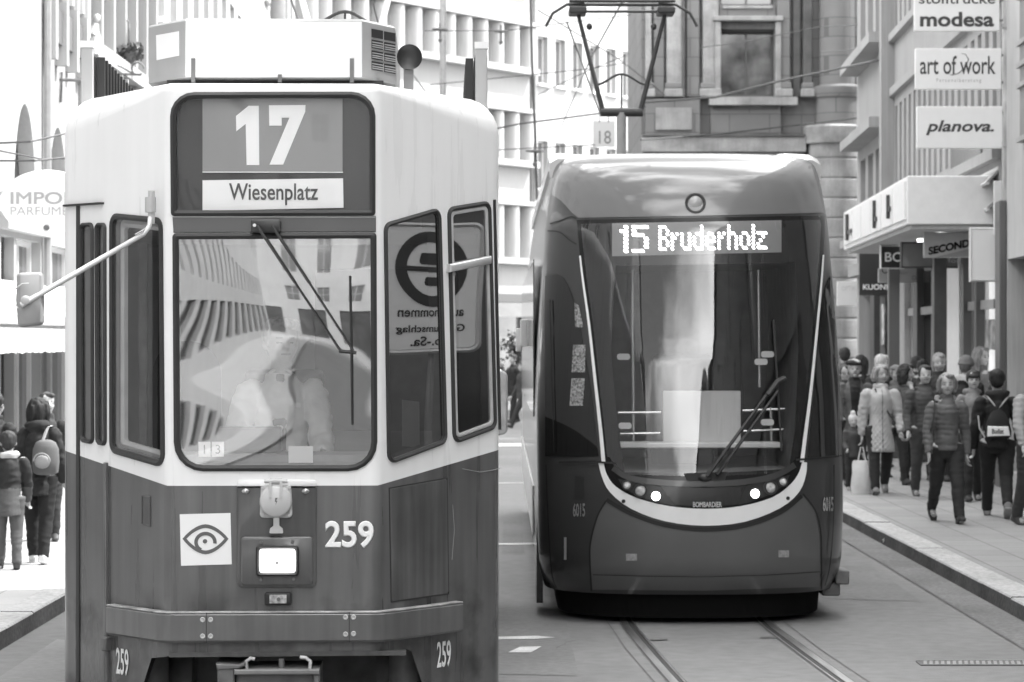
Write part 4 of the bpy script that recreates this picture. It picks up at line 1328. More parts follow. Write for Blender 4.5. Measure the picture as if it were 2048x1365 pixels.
mb = MB(); mb.box(hc.x-.03, hc.x+.02, hc.y+.04, hc.y+.08, WT-.02, hc.z-.04); mb.build('horn_bracket', M_GREYM, horn, smooth=None)
def side_box(sgn):
    par = None
    x_ = sgn*(HW-.085)
    mb = MB(); mb.box(x_-.03, x_+.03, .98, 1.03, WT-.2, 3.60); o = mb.build('roof_side_unit', mat('side_unit_grey', .42, .5), t1, smooth=None, bevel=.004)
    mb = MB(); mb.box(x_-.034, x_+.034, .976, 1.034, 3.60, 3.635); mb.build('unit_cap', M_CREAM, o, smooth=None)
    mb = MB(); mb.box(x_-.02*sgn-.015, x_-.02*sgn+.015, 1.035, 2.6, WT-.16, 3.56); mb.build('resistor_panel', M_BLACKIN, o, smooth=None)
    for k in range(6):
        y_ = 1.16+k*.27
        mb = MB(); mb.box(x_-.035, x_+.035, y_, y_+.05, WT-.16, 3.585); mb.build('unit_post', M_GREYM, o, smooth=None)
    for k in range(12):
        mb = MB(); y_ = 1.07+k*.13; mb.box(x_-sgn*.06-.02, x_-sgn*.06+.02, y_, y_+.03, WT-.1, 3.56-k*.004); mb.build('resistor_fin', M_BLACKIN, o, smooth=None)
side_box(-1); side_box(1)

# coupler in the opening
def coupler():
    d = -.02
    CP = Panel((0, -.02, 0), (1, 0, 0), inv=t1I)
    def r_(x0, y0, x1, y1, n0, n1, name, m, par, bev=.006):
        mb = MB(); mb.prism(CP.rect(x0, y0, x1, y1), CP, n0, n1, bev); return mb.build(name, m, par, smooth=40)
    o = r_(436, 1334, 470, 1420, -.3, .04, 'coupler', M_CAST, t1)
    r_(470, 1337, 640, 1347, -.3, .06, 'coupler_flange', mat('cast_mid', .2, .5, var=.2, scale=8), o)
    r_(472, 1348, 628, 1430, -.3, .0, 'coupler_face', M_CAST, o)
    r_(628, 1347, 640, 1430, -.3, .05, 'coupler_cheek', M_CAST, o)
    r_(470, 1420, 640, 1460, -.3, .05, 'coupler_base', M_CAST, o)
    mb = MB(); mb.prism(CP.poly([(433, 1326), (480, 1328), (492, 1322), (492, 1330), (478, 1336), (436, 1338)]), CP, -.25, .05, .005); mb.build('coupler_ear', M_CAST, o, smooth=40)
    for pts in ([(494, 1337), (493, 1322), (502, 1316), (510, 1318)], [(620, 1337), (621, 1322), (612, 1315), (600, 1314)]):
        mb = MB(); mb.tube([CP.pt(*CP.px(x, y), .02) for x, y in pts], .009, 8); mb.build('coupler_hook', M_CASTL, o, smooth=50)
    mb = MB(); mb.tube([CP.pt(*CP.px(563, 1337), .0), CP.pt(*CP.px(563, 1318), .0)], .014, 10); mb.build('coupler_pin', M_CAST, o, smooth=50)
    for s_ in (-1, 1):
        mb = MB(); mb.tube([Vector((s_*.62, .5, .62)), Vector((s_*.62, .5, .1))], .08, 10); mb.build('sand_pipe', M_CAST, o, smooth=50)
coupler()
def bogie():
    mb = MB(); mb.box(-.75, .75, 1.2, 3.2, .28, .5); o = mb.build('bogie', M_CAST, t1, smooth=None)
    for y_ in (1.3, 3.1):
        for s_ in (-1, 1):
            mb = MB(); mb.rings([[Vector((s_*.52+dx, y_+.33*math.cos(2*PI*k/28), .34+.33*math.sin(2*PI*k/28))) for k in range(28)] for dx in (-.05, .05)]); mb.build('wheel', M_CAST, o, smooth=40)
bogie()

# cab interior
mb = MB(); mb.prism([(-.50, 1.0), (.50, 1.0), (.50, 1.55), (-.50, 1.55)], Panel((0, .32, 0), (1, 0, 0)), -.3, .2, .03); dash = mb.build('dashboard', mat('dash_grey', .22, .6, var=.15), t1, smooth=40)
mb = MB(); mb.prism(rpoly([(-.30, 1.55), (.02, 1.55), (.02, 1.68), (-.30, 1.68)], .02), Panel((0, .4, 0), (1, 0, 0)), -.05, .05, .01); mb.build('console', M_BLACKIN, dash, smooth=40)
mb = MB(); mb.box(-1.0, 1.0, 2.2, 2.26, .95, 2.62); par_ = mb.build('partition', mat('partition_pale', .24, .7, var=.08), t1, smooth=None)
mb = MB(); mb.prism(rpoly([(-.80, 1.35), (-.42, 1.35), (-.42, 2.1), (-.80, 2.1)], .18, 8), Panel((0, 2.2, 0), (1, 0, 0)), -.001, .01); mb.build('partition_window', M_BLACKIN, par_, smooth=None)
mb = MB(); mb.prism(rpoly([(.1, 1.6), (.9, 1.6), (.9, 2.5), (.1, 2.5)], .04), Panel((0, 2.2, 0), (1, 0, 0)), -.001, .008); mb.build('partition_window', M_BLACKIN, par_, smooth=None)
SEATY = 1.22
mb = MB(); mb.box(-.27, .21, SEATY-.12, SEATY+.30, 1.22, 1.33); mb.box(-.24, .18, SEATY+.24, SEATY+.34, 1.33, 1.95); mb.build('driver_seat', M_BLACKIN, t1, smooth=40, bevel=.03)
for tx, x0 in (('1', 397), ('3', 424)):
    IP = Panel((0, .03, 0), (1, 0, 0), inv=t1I)
    mb = MB(); mb.prism(IP.rect(x0, 884, x0+24, 914), IP, 0, .002); cd = mb.build('number_card', M_WHITEP, t1, smooth=None)
    bb = IP.rect(x0+8, 890, x0+16, 908); text('lettering', tx, IP, (bb[0][0], bb[0][1], bb[2][0], bb[2][1]), M_LETD, cd, d=.004, fit='h')
IP = Panel((0, .05, 0), (1, 0, 0), inv=t1I)
mb = MB(); mb.prism(IP.rect(577, 893, 626, 926), IP, 0, .002); mb.build('paper_notice', M_WHITEP, t1, smooth=None)
IP = Panel(CRP.pt(0, 0, -.06), CRP.e1, inv=t1I)
mb = MB(); mb.prism(IP.poly([(804, 800), (838, 804), (839, 895), (804, 893)]), IP, 0, .002); pn_ = mb.build('paper_notice', M_WHITEP, t1, smooth=None)
# ------------------------------------------------------------------ rear, modern tram
from mathutils.bvhtree import BVHTree
T2X, T2Y, T2R = 1.36, 20.1, R(.25)
t2 = empty('low_floor_tram', (T2X, T2Y, 0), T2R, 'modern dark tram with a lit dot matrix display and white curved front band', 'tram')
t2M = Matrix.Translation((T2X, T2Y, 0)) @ Matrix.Rotation(T2R, 4, 'Z')
t2I = t2M.inverted()
def interp(tab, x):
    if x <= tab[0][0]: return tab[0][1]
    for (a, fa), (b_, fb) in zip(tab, tab[1:]):
        if x <= b_:
            s = (x-a)/(b_-a); return fa + (fb-fa)*s
    return tab[-1][1]
def smooth_tab(tab, x, h=.05):
    return sum(interp(tab, x+h*k/3) for k in range(-3, 4))/7
RW = [(.2, .16), (.26, .09), (.40, .02), (.7, 0), (1.0, .01), (1.3, .05), (2.0, .15), (3.0, .32), (3.2, .38), (3.36, .46), (3.46, .60), (3.53, .82), (3.58, 1.25), (3.62, 2.3)]
HWT = [(.2, 1.10), (.4, 1.165), (.8, 1.178), (1.6, 1.175), (2.2, 1.15), (3.0, 1.10), (3.3, 1.06), (3.5, 1.03), (3.58, 1.0), (3.62, .9)]
NSUP, ADEP = 2.7, .95
WS_ = [.22, .25, .3, .36, .45, .55, .65, .75, .85, .95, 1.05, 1.15, 1.25, 1.35, 1.5, 1.65, 1.8, 1.95, 2.1, 2.25, 2.4, 2.55, 2.7, 2.85, 2.95, 3.05, 3.13, 3.2, 3.26, 3.31, 3.36, 3.41, 3.45, 3.48, 3.51, 3.535, 3.56, 3.58, 3.60, 3.615]
NT = 28
def ring2(w, off=0.0, back=13.5):
    rv = smooth_tab(RW, w, .04); hw = smooth_tab(HWT, w, .04) - off
    ts = [-PI/2 + PI*k/(2*NT) for k in range(2*NT+1)]
    pts = [Vector((-hw, back, w))]
    pts += [Vector((-hw, y, w)) for y in (8, 4)]
    for t in ts:
        s, c = math.sin(t), max(0.0, math.cos(t))
        u = hw*math.copysign(abs(s)**(2/NSUP), s)
        pts.append(Vector((u, rv + off + ADEP*(1-c**(2/NSUP)), w)))
    pts += [Vector((hw, y, w)) for y in (4, 8)]
    pts.append(Vector((hw, back, w)))
    return pts
mb = MB(); mb.rings([ring2(w) for w in WS_])
M_T2 = mat('tram_dark_paint', .042, .34, coat=.35, var=.1, scale=1.5)
M_T2L = mat('tram_bumper_paint', .1, .42, coat=.3, var=.12, scale=1.2)
M_MASK = mat('glass_mask_black', .012, .12, spec=.4)
M_CAB2 = mat('cab_dark', .10, .7, var=.2)
M_T2W = mat('tram_white_band', .8, .35, coat=.3, var=.03)
M_T2LINE = mat('panel_gap', .012, .6)
body2 = mb.build('body', [M_T2, M_CAB2], t2, smooth=None)
bvh2 = BVHTree.FromPolygons([v.co.copy() for v in body2.data.vertices], [list(p.vertices) for p in body2.data.polygons])
# smooth shading normals for offsets: use hit face normal
cam2 = t2I @ Vector((0, 0, CH))
def hit(x, y, off=0.0):
    d = ((t2I @ P(x, y, 10)) - cam2).normalized()
    loc, n, i, dist = bvh2.ray_cast(cam2, d)
    if loc is None: return None
    if n.dot(d) > 0: n = -n
    # push out along a mix of normal and line of sight, keeps outlines
    k = max(.35, -n.dot(d))
    return loc - d*(off/k)
def conform(name, polys, m, par, off=.004, step=14, smooth=30, mats=None):
    """photo outline laid on the body's surface as a thin sheet of its own"""
    bm = bmesh.new()
    for poly in polys:
        vs = [bm.verts.new((x, y, 0)) for x, y in poly]
        bm.faces.new(vs)
    xs = [v.co.x for v in bm.verts]; ys = [v.co.y for v in bm.verts]
    def cutl(lo, hi, no, ax):
        x = math.floor(lo/step)*step + step*.5
        while x < hi:
            co = (x, 0, 0) if ax == 0 else (0, x, 0)
            bmesh.ops.bisect_plane(bm, geom=bm.verts[:]+bm.edges[:]+bm.faces[:], plane_co=co, plane_no=no, dist=1e-4)
            x += step
    cutl(min(xs), max(xs), (1, 0, 0), 0); cutl(min(ys), max(ys), (0, 1, 0), 1)
    bad = []
    for v in bm.verts:
        h = hit(v.co.x, v.co.y, off)
        if h is None: bad.append(v)
        else: v.co = h
    if bad: bmesh.ops.delete(bm, geom=bad, context='VERTS')
    bmesh.ops.triangulate(bm, faces=[f for f in bm.faces if len(f.verts) > 4])
    bmesh.ops.recalc_face_normals(bm, faces=bm.faces)
    me = bpy.data.meshes.new(name); bm.to_mesh(me); bm.free()
    # face the viewer
    tot = sum((p.normal.dot(cam2 - p.center)) for p in me.polygons)
    if tot < 0: me.flip_normals()
    return link_mesh(name, me, m, par, smooth)
def stripe(pts, w0, w1=None):
    """polyline in photo pixels -> outline polygon with half-width"""
    w1 = w0 if w1 is None else w1
    L_, R_ = [], []
    for i, p in enumerate(pts):
        a = Vector(pts[max(0, i-1)]); b_ = Vector(pts[min(len(pts)-1, i+1)])
        d = (b_-a).normalized(); n = Vector((-d.y, d.x)); k = w0+(w1-w0)*i/(len(pts)-1)
        L_.append(tuple(Vector(p)+n*k)); R_.append(tuple(Vector(p)-n*k))
    return L_ + R_[::-1]
def cr(pts, n=5):
    """catmull-rom through points"""
    out = []
    P_ = [pts[0]] + list(pts) + [pts[-1]]
    for i in range(1, len(P_)-2):
        p0, p1, p2, p3 = (Vector(q) for q in P_[i-1:i+3])
        for k in range(n):
            t = k/n
            out.append(tuple(.5*((2*p1)+(p2-p0)*t+(2*p0-5*p1+4*p2-p3)*t*t+(3*p1-p0-3*p2+p3)*t**3)))
    out.append(tuple(pts[-1])); return out

# hole for the see-through part of the windscreen
hole_px = [(1232, 532), (1590, 526), (1597, 700), (1590, 860), (1578, 938), (1410, 948), (1250, 945), (1236, 860), (1222, 700)]
hole = ccw([(h.x, h.z) for h in (hit(x, y) for x, y in hole_px)])
mb = MB(); mb.cur = 1; mb.prism(hole, Panel((0, 0, 0), (1, 0, 0)), -2.6, 1.0)
cut(body2, [mb.build('cutter', [M_T2, M_CAB2], t2, smooth=None)])
body2.data.polygons.foreach_set('use_smooth', [True]*len(body2.data.polygons))
body2.data.set_sharp_from_angle(angle=R(30))

Lout = cr([(1153, 440), (1163, 540), (1178, 650), (1190, 760), (1201, 860), (1207, 925)], 4)
Rout = cr([(1651, 431), (1645, 540), (1635, 650), (1622, 780), (1612, 860), (1604, 925)], 4)
Uin = cr([(1207, 925), (1214, 950), (1232, 974), (1275, 997), (1340, 1013), (1410, 1018), (1480, 1013), (1545, 995), (1582, 968), (1598, 945), (1604, 925)], 3)
outline = Lout + Uin[1:-1] + Rout[::-1]
# black mask round the windscreen, in four sheets that meet edge to edge
mask = conform('windscreen_mask', [
    [(1153, 440), (1651, 431)] + [p for p in Rout if 431 < p[1] < 526] + [(1646, 526), (1590, 526), (1232, 532), (1161, 532)] + [p for p in Lout if 440 < p[1] < 532][::-1],
    [(1161, 532), (1232, 532), (1222, 700), (1236, 860), (1250, 945), (1225, 966)] + [p for p in Uin if p[0] < 1225 and p[1] < 966][::-1] + [p for p in Lout if p[1] > 532][::-1],
    [(1646, 526)] + [p for p in Rout if p[1] > 526] + [p for p in Uin if p[0] > 1582][::-1] + [(1582, 968), (1578, 938), (1590, 860), (1597, 700), (1590, 526)],
    [(1250, 945), (1410, 948), (1578, 938), (1582, 968)] + [p for p in Uin if 1225 < p[0] < 1582][::-1] + [(1225, 966)],
], M_MASK, t2, off=.004)
M_GL2 = glass('tram_windscreen_glass', refl=.072, tint=.92, wave=.0034, wscale=2.0, stretch=(3.2, 1, .10))
g_in = [(1163, 448), (1640, 440)] + [(x-8, y) for x, y in Rout if 440 < y < 915] + [(1592, 915), (1578, 938), (1540, 948), (1410, 953), (1260, 950), (1232, 940), (1220, 915)] + [(x+8, y) for x, y in Lout if 448 < y < 915][::-1]
conform('windscreen', [g_in], M_GL2, t2, off=.012, step=10)
# white lines that run down the pillars and join in the U
for l_ in (Lout, Rout): conform('pillar_line', [stripe(l_[3:], 1.8, 4)], M_T2W, t2, off=.008, step=16)
Uo = cr([(1197, 927), (1204, 955), (1220, 985), (1262, 1018), (1330, 1043), (1410, 1052), (1490, 1044), (1560, 1017), (1598, 985), (1612, 950), (1614, 925)], 3)
Ui2 = [(x, y) for x, y in Uin]
ua = Ui2; uo = Uo
quads = []
n_ = min(len(ua), len(uo))
for i in range(n_-1):
    quads.append([ua[i], ua[i+1], uo[i+1], uo[i]])
conform('front_band', quads, M_T2W, t2, off=.010, step=14)
for x, y in ((1247, 1003), (1576, 997)):
    conform('band_plug', [[(x+4*math.cos(a*PI/4), y+4*math.sin(a*PI/4)) for a in range(8)]], M_T2LINE, t2, off=.013, step=50)
# paler bumper moulding, and a hood sheet with the sky's reflection painted in paler
conform('bumper_panel', [cr([(1213, 1004), (1262, 1031), (1330, 1054), (1410, 1063), (1490, 1055), (1560, 1029), (1604, 995)], 4)[:-1] + cr([(1606, 992), (1629, 1022), (1640, 1062), (1642, 1110), (1642, 1174)], 4) + [(1410, 1182), (1185, 1180)] + cr([(1181, 1130), (1182, 1085), (1195, 1036), (1212, 1006)], 4)], M_T2L, t2, off=.014, step=16)
conform('hood_sheen_panel', [[(1156, 436)] + cr([(1142, 424), (1122, 402), (1100, 388)], 3)[:-1] + [(1100, 385), (1108, 352), (1120, 330), (1150, 328), (1300, 330), (1450, 328), (1600, 322), (1622, 330), (1632, 360), (1642, 400), (1648, 426), (1400, 432)]], mat('hood_sky_sheen', .13, .3, coat=.8, var=.06, scale=2), t2, off=.007, step=12)
# panel gaps
gaps = [stripe(cr([(1213, 1000), (1262, 1028), (1330, 1051), (1410, 1060), (1490, 1052), (1560, 1026), (1604, 992)], 4), 4),
        stripe(cr([(1212, 1002), (1194, 1035), (1181, 1085), (1180, 1130), (1183, 1187)], 4), 1.6),
        stripe(cr([(1606, 988), (1630, 1020), (1641, 1060), (1643, 1110), (1643, 1180)], 4), 1.6),
        stripe([(1118, 925), (1160, 924), (1200, 925), (1232, 927)], 2), stripe([(1592, 920), (1620, 918), (1684, 912)], 2)]
for k_, g_ in enumerate(gaps): conform('panel_gap', [g_], M_T2LINE, t2, off=.018, step=14)
# black trough below the glass and the dark chin between the lamps
conform('glass_ledge', [stripe(cr([(1226, 936), (1262, 957), (1330, 966), (1410, 968), (1490, 964), (1550, 952), (1590, 930)], 4), 6)], mat('ledge_grey', .045, .25, coat=.6), t2, off=.02, step=14)
conform('wiper_trough', [[(1368, 947), (1455, 944), (1450, 961), (1376, 963)]], M_T2LINE, t2, off=.024, step=14)
chin = conform('chin_panel', [[(1320, 972), (1410, 977), (1492, 971), (1476, 1010), (1410, 1014), (1350, 1010)]], mat('chin_black', .02, .22, coat=.6, spec=.5), t2, off=.012, step=12)
# lettering on the chin
def px_text(name, s, box, m, par, off, bold=.02):
    flat = Panel((0, 0, 0), (1, 0, 0))
    o = text(name, s, Panel((0, 0, 0), (1, 0, 0), (0, 1, 0)), (box[0], -box[3], box[2], -box[1]), m, par, d=0, bold=bold)
    for v in o.data.vertices:
        h = hit(v.co.x, -v.co.y, off)
        if h: v.co = h
    return o
px_text('lettering', 'BOMBARDIER', (1386, 1004, 1444, 1015), M_LETW, chin, .016, .03)
px_text('number', '6015', (1146, 1007, 1170, 1034), mat('number_grey', .4, .5), t2, .006)
px_text('number', '6015', (1646, 994, 1667, 1023), mat('number_pale', .62, .5), t2, .006)
# headlight clusters
for pts, lamps in (([(1236, 958), (1330, 976), (1352, 1012), (1330, 1008), (1275, 993), (1246, 976)], ((1254, 971, 8, 0), (1281, 982, 11, 1), (1312, 993, 9, 2))),
                   ([(1580, 950), (1492, 972), (1476, 1010), (1500, 1005), (1545, 988), (1572, 968)], ((1566, 964, 8, 0), (1541, 976, 11, 1), (1510, 988, 9, 2)))):
    cl_ = conform('lamp_cluster', [pts], mat('cluster_black', .035, .15, spec=.6), t2, off=.010, step=14)
    for x, y, r, kd in lamps:
        c = hit(x, y, .02); rr = r/268
        mb = MB()
        mb.rings([[c + Vector((q*math.cos(2*PI*k/20), dy, q*math.sin(2*PI*k/20))) for k in range(20)] for q, dy in ((rr*1.3, .012), (rr*1.25, -.004), (rr*1.02, -.004), (rr, .006))], caps=False)
        hd = mb.build('headlight', M_RUB, cl_, smooth=50)
        mb = MB(); mb.ellipsoid(c + Vector((0, .012, 0)), (rr, .016, rr), 18, 8)
        mb.build('lens', (mat('lens_grey', .7, .15, metal=.0, var=.4, scale=40), mat('lens_amber', .5, .15, metal=.0, var=.5, scale=30), mat('lens_lit', .9, .3, emit=3.0))[kd], hd, smooth=50)
# round lamp over the display
c = hit(1391, 407, .012); rr = 20/266
mb = MB(); mb.rings([[c + Vector((q*math.cos(2*PI*k/28), dy+.2*q*math.sin(2*PI*k/28)*.9, q*math.sin(2*PI*k/28))) for k in range(28)] for q, dy in ((rr*1.06, .012), (rr, -.01), (rr*.8, -.008), (rr*.76, .006))], caps=False)
tl = mb.build('top_lamp', M_RUB, t2, smooth=50)
mb = MB(); mb.ellipsoid(c + Vector((0, .012, 0)), (rr*.78, .018, rr*.78), 20, 8); mb.build('lens', mat('lens_top', .4, .12, coat=.5, var=.2), tl, smooth=50)
for bx0, by0, bx1, by1 in ((1252, 1108, 1274, 1122), (1557, 1101, 1578, 1115)):
    conform('reflector', [[(bx0, by0), (bx1, by0), (bx1, by1), (bx0, by1)]], mat('reflector_grey', .3, .25, var=.2, scale=60), t2, off=.018, step=40)
for g_ in (stripe([(1100, 600), (1104, 760), (1108, 905)], 1.0), stripe(cr([(1092, 930), (1096, 1040), (1104, 1150), (1118, 1182)], 4), 1.0), stripe([(1186, 1150), (1300, 1153), (1410, 1154), (1530, 1151), (1640, 1144)], .6), stripe(cr([(1668, 930), (1667, 1040), (1660, 1130), (1650, 1172)], 4), 1.0)):
    conform('panel_gap', [g_], M_T2LINE, t2, off=.018, step=14)
conform('corner_handle', [[(1128, 1075), (1133, 1075), (1133, 1120), (1128, 1120)]], M_GREYM, t2, off=.014, step=20)
conform('service_flap', [[(1150, 952), (1168, 955), (1168, 998), (1149, 996)]], mat('flap_dark', .03, .3), t2, off=.006, step=20)
# corner windows
sideL = cr([(1112, 548), (1130, 560), (1148, 605), (1165, 680), (1183, 790), (1197, 912)], 4)
conform('corner_window', [[(1090, 552)] + sideL + [(1150, 914), (1090, 912)]], mat('corner_glass', .012, .05, spec=.8), t2, off=.006, step=9)
conform('corner_window', [cr([(1676, 535), (1655, 562), (1640, 640), (1632, 740), (1622, 850), (1616, 915)], 4) + [(1650, 914), (1676, 912)]], _mats['corner_glass'], t2, off=.006, step=9)
for q_ in ([(1146, 690), (1171, 690), (1170, 745), (1143, 745)], [(1143, 757), (1170, 757), (1166, 812), (1139, 812)], [(1149, 605), (1158, 612), (1167, 655), (1150, 655)]): conform('mottled_window_patch', [q_], mat('patch_mottled', .22, .7, var=.9, scale=55), t2, off=.009, step=12)  # mottled patches laid on the corner window
conform('hood_seam', [stripe(cr([(1100, 448), (1120, 442), (1142, 434), (1152, 438)], 3), 1.3), stripe(cr([(1095, 462), (1120, 465), (1138, 480), (1153, 489)], 3), 1.1)], M_T2LINE, t2, off=.004, step=10)
# lit display
disp = conform('display', [[(1224, 447), (1563, 441), (1563, 505), (1224, 513)]], mat('display_grey', .24, .4), t2, off=.0065, step=16)
GL = {'1': ['.1', '11', '.1', '.1', '.1', '.1', '.1'], '5': ['1111', '1...', '1110', '...1', '...1', '...1', '1110'],
      'B': ['1110', '1.01', '1..1', '1110', '1..1', '1..1', '1110'], 'r': ['...', '...', '1.1', '11.', '1..', '1..', '1..'],
      'u': ['....', '....', '1..1', '1..1', '1..1', '1..1', '.111'], 'd': ['...1', '...1', '.111', '1..1', '1..1', '1..1', '.111'],
      'e': ['....', '....', '.11.', '1..1', '1111', '1...', '.111'], 'h': ['1...', '1...', '111.', '1..1', '1..1', '1..1', '1..1'],
      'o': ['....', '....', '.11.', '1..1', '1..1', '1..1', '.11.'], 'l': ['1', '1', '1', '1', '1', '1', '1'], 'z': ['....', '....', '1111', '..1.', '.1..', '1...', '1111']}
def led():
    polys = []
    def put(s, x, y0, cw, rh, gap):
        for ch in s:
            g = GL[ch]
            for j, row in enumerate(g):
                k = 0
                while k < len(row):
                    if row[k] == '1':
                        e = k
                        while e < len(row) and row[e] == '1': e += 1
                        xa, xb = x+k*cw, x+e*cw-.9
                        tilt = -(xa-1240)*.0155
                        ya = y0 + j*rh + tilt; yb = ya + rh - 2.5
                        sl = 2.2
                        polys.append([(xa-sl*.5, ya), (xb-sl*.5, ya), (xb+sl*.5, yb), (xa+sl*.5, yb)])
                        k = e
                    else: k += 1
            x += len(g[0])*cw + gap
        return x
    put('15', 1240, 452, 8.2, 8.0, 8)
    put('Bruderholz', 1318, 453.5, 5.0, 7.3, 4.6)
    conform('lettering', polys, mat('led_lit', .9, .5, emit=3.4), disp, off=.0085, step=60, smooth=None)
led()
# wiper
def hp(x, y, o): return hit(x, y, o)
mb = MB(); mb.ellipsoid(hp(1410, 956, .03), (.05, .03, .03), 12, 8); wp = mb.build('wiper', M_RUB, t2, smooth=50)
for a_, b_ in (((1414, 953), (1542, 778)), ((1434, 950), (1556, 782))):
    n_ = 10; pts = [hp(a_[0]+(b_[0]-a_[0])*k/n_, a_[1]+(b_[1]-a_[1])*k/n_, .06) for k in range(n_+1)]
    mb = MB(); mb.tube(pts, [(.026-.0014*k, .012) for k in range(n_+1)], 6); mb.build('wiper_arm', M_RUB, wp, smooth=40)
mb = MB(); mb.tube([hp(1535, 790, .07), hp(1556, 762, .07), hp(1570, 756, .07)], .02, 6); mb.build('wiper_joint', M_RUB, wp, smooth=40)
mb = MB(); mb.tube([hp(1547+16*k/12, 640+262*k/12, .03) for k in range(13)], .009, 6); mb.build('wiper_blade', M_RUB, wp, smooth=40)
# roof side fairings, steps, shadow slab and underframe
for s_ in (-1, 1):
    mb = MB(); x_ = s_*.90
    rings = []
    for y_, h_ in ((1.25, -.06), (1.5, .0), (2.0, .03), (13.4, .03)):
        rings.append([Vector((x_+a*.16, y_, 3.54 + h_ + z_)) for a, z_ in ((-1, -.1), (1, -.12), (1.0, .0), (.6, .035), (-.6, .045), (-1, .01))])
    mb.rings(rings); mb.build('roof_fairing', mat('fairing_grey', .45, .35, coat=.4), t2, smooth=50)
mb = MB(); mb.box(1.10, 1.205, .62, .95, .25, .36); mb.box(1.0, 1.14, .66, .9, .16, .26); mb.build('side_step', M_CAST, t2, smooth=40, bevel=.015)
mb = MB(); mb.box(-1.17, -1.12, .75, 1.5, .1, .75); mb.build('side_skirt', M_MASK, t2, smooth=None)
mb = MB(); mb.rings([ring2(.30, .13), ring2(.30, .11)]); mb.v = [(a, b_, .04 if i < len(mb.v)//2 else .26) for i, (a, b_, c_) in enumerate(mb.v)]; und = mb.build('underframe_shadow', mat('underframe_shadow_black', .008, .9, spec=.1), t2, smooth=None)  # underframe widened and blackened to stand in for the shadow below the nose
for s_ in (-1, 1):
    mb = MB(); mb.rings([[Vector((s_*.52+dx, 1.4+.28*math.cos(2*PI*k/28), .29+.28*math.sin(2*PI*k/28))) for k in range(28)] for dx in (-.05, .05)]); mb.build('wheel', M_CAST, und, smooth=40)
mb = MB(); mb.tube([Vector((.75, .8, .22)), Vector((.75, .8, .1))], .03); mb.tube([Vector((.92, .8, .22)), Vector((.92, .8, .12))], .03); mb.build('sensor', M_CAST, und, smooth=40)
# door camera and long side light strip
mb = MB(); mb.box(-1.26, -1.19, 5.4, 5.6, 2.05, 2.3); mb.box(-1.30, -1.24, 5.6, 5.8, 2.0, 2.22); mb.build('side_camera', M_LGREYM, t2, smooth=None, bevel=.01)
mb = MB(); mb.box(-1.185, -1.176, 1.6, 13, 1.5, 2.75); mb.build('side_window', mat('side_window_glass', .02, .05, spec=.8), t2, smooth=None)
mb = MB(); mb.box(-1.19, -1.176, 1.6, 13, .55, .95); mb.build('side_stripe', M_LGREYM, t2, smooth=None)
# things in the cab
def cabp(x, y, d): return t2I @ P(x, y, d)
mb = MB(); a_ = cabp(1240, 886, 20.7); b_ = cabp(1566, 897, 20.7); mb.box(a_.x, b_.x, .62, .9, b_.z, a_.z); mb.build('dash_top', mat('dash_white', .7, .5), t2, smooth=None, bevel=.01)
mb = MB(); a_ = cabp(1326, 782, 20.95); b_ = cabp(1482, 888, 20.95); mb.box(a_.x, b_.x, .85, .89, b_.z, a_.z); mb.build('cab_panel', mat('panel_pale', .6, .5), t2, smooth=None, bevel=.01)
for pts in ([(1236, 826), (1322, 825)], [(1240, 868), (1320, 867)], [(1485, 822), (1575, 818)], [(1487, 863), (1575, 859)], [(1265, 540), (1267, 885)], [(1517, 540), (1519, 775)], [(1541, 815), (1543, 885)]):
    mb = MB(); mb.tube([cabp(x, y, 21.1) for x, y in pts], .013, 8); mb.build('handrail', mat('rail_bright', .75, .25, metal=.7), t2, smooth=50)
for x, y in ((1247, 714), (1535, 709), (1522, 724), (1250, 852), (1535, 845)):
    mb = MB(); p = cabp(x, y, 21.05); mb.prism(rpoly([(p.x-.05, p.z-.024), (p.x+.05, p.z-.024), (p.x+.05, p.z+.024), (p.x-.05, p.z+.024)], .02), Panel((0, p.y, 0), (1, 0, 0)), -.01, .01); mb.build('grab_plate', M_WHITEP, t2, smooth=None)
mb = MB(); mb.box(-.25, .25, 1.5, 1.62, .9, 2.0); mb.build('driver_seat', M_BLACKIN, t2, smooth=None, bevel=.05)

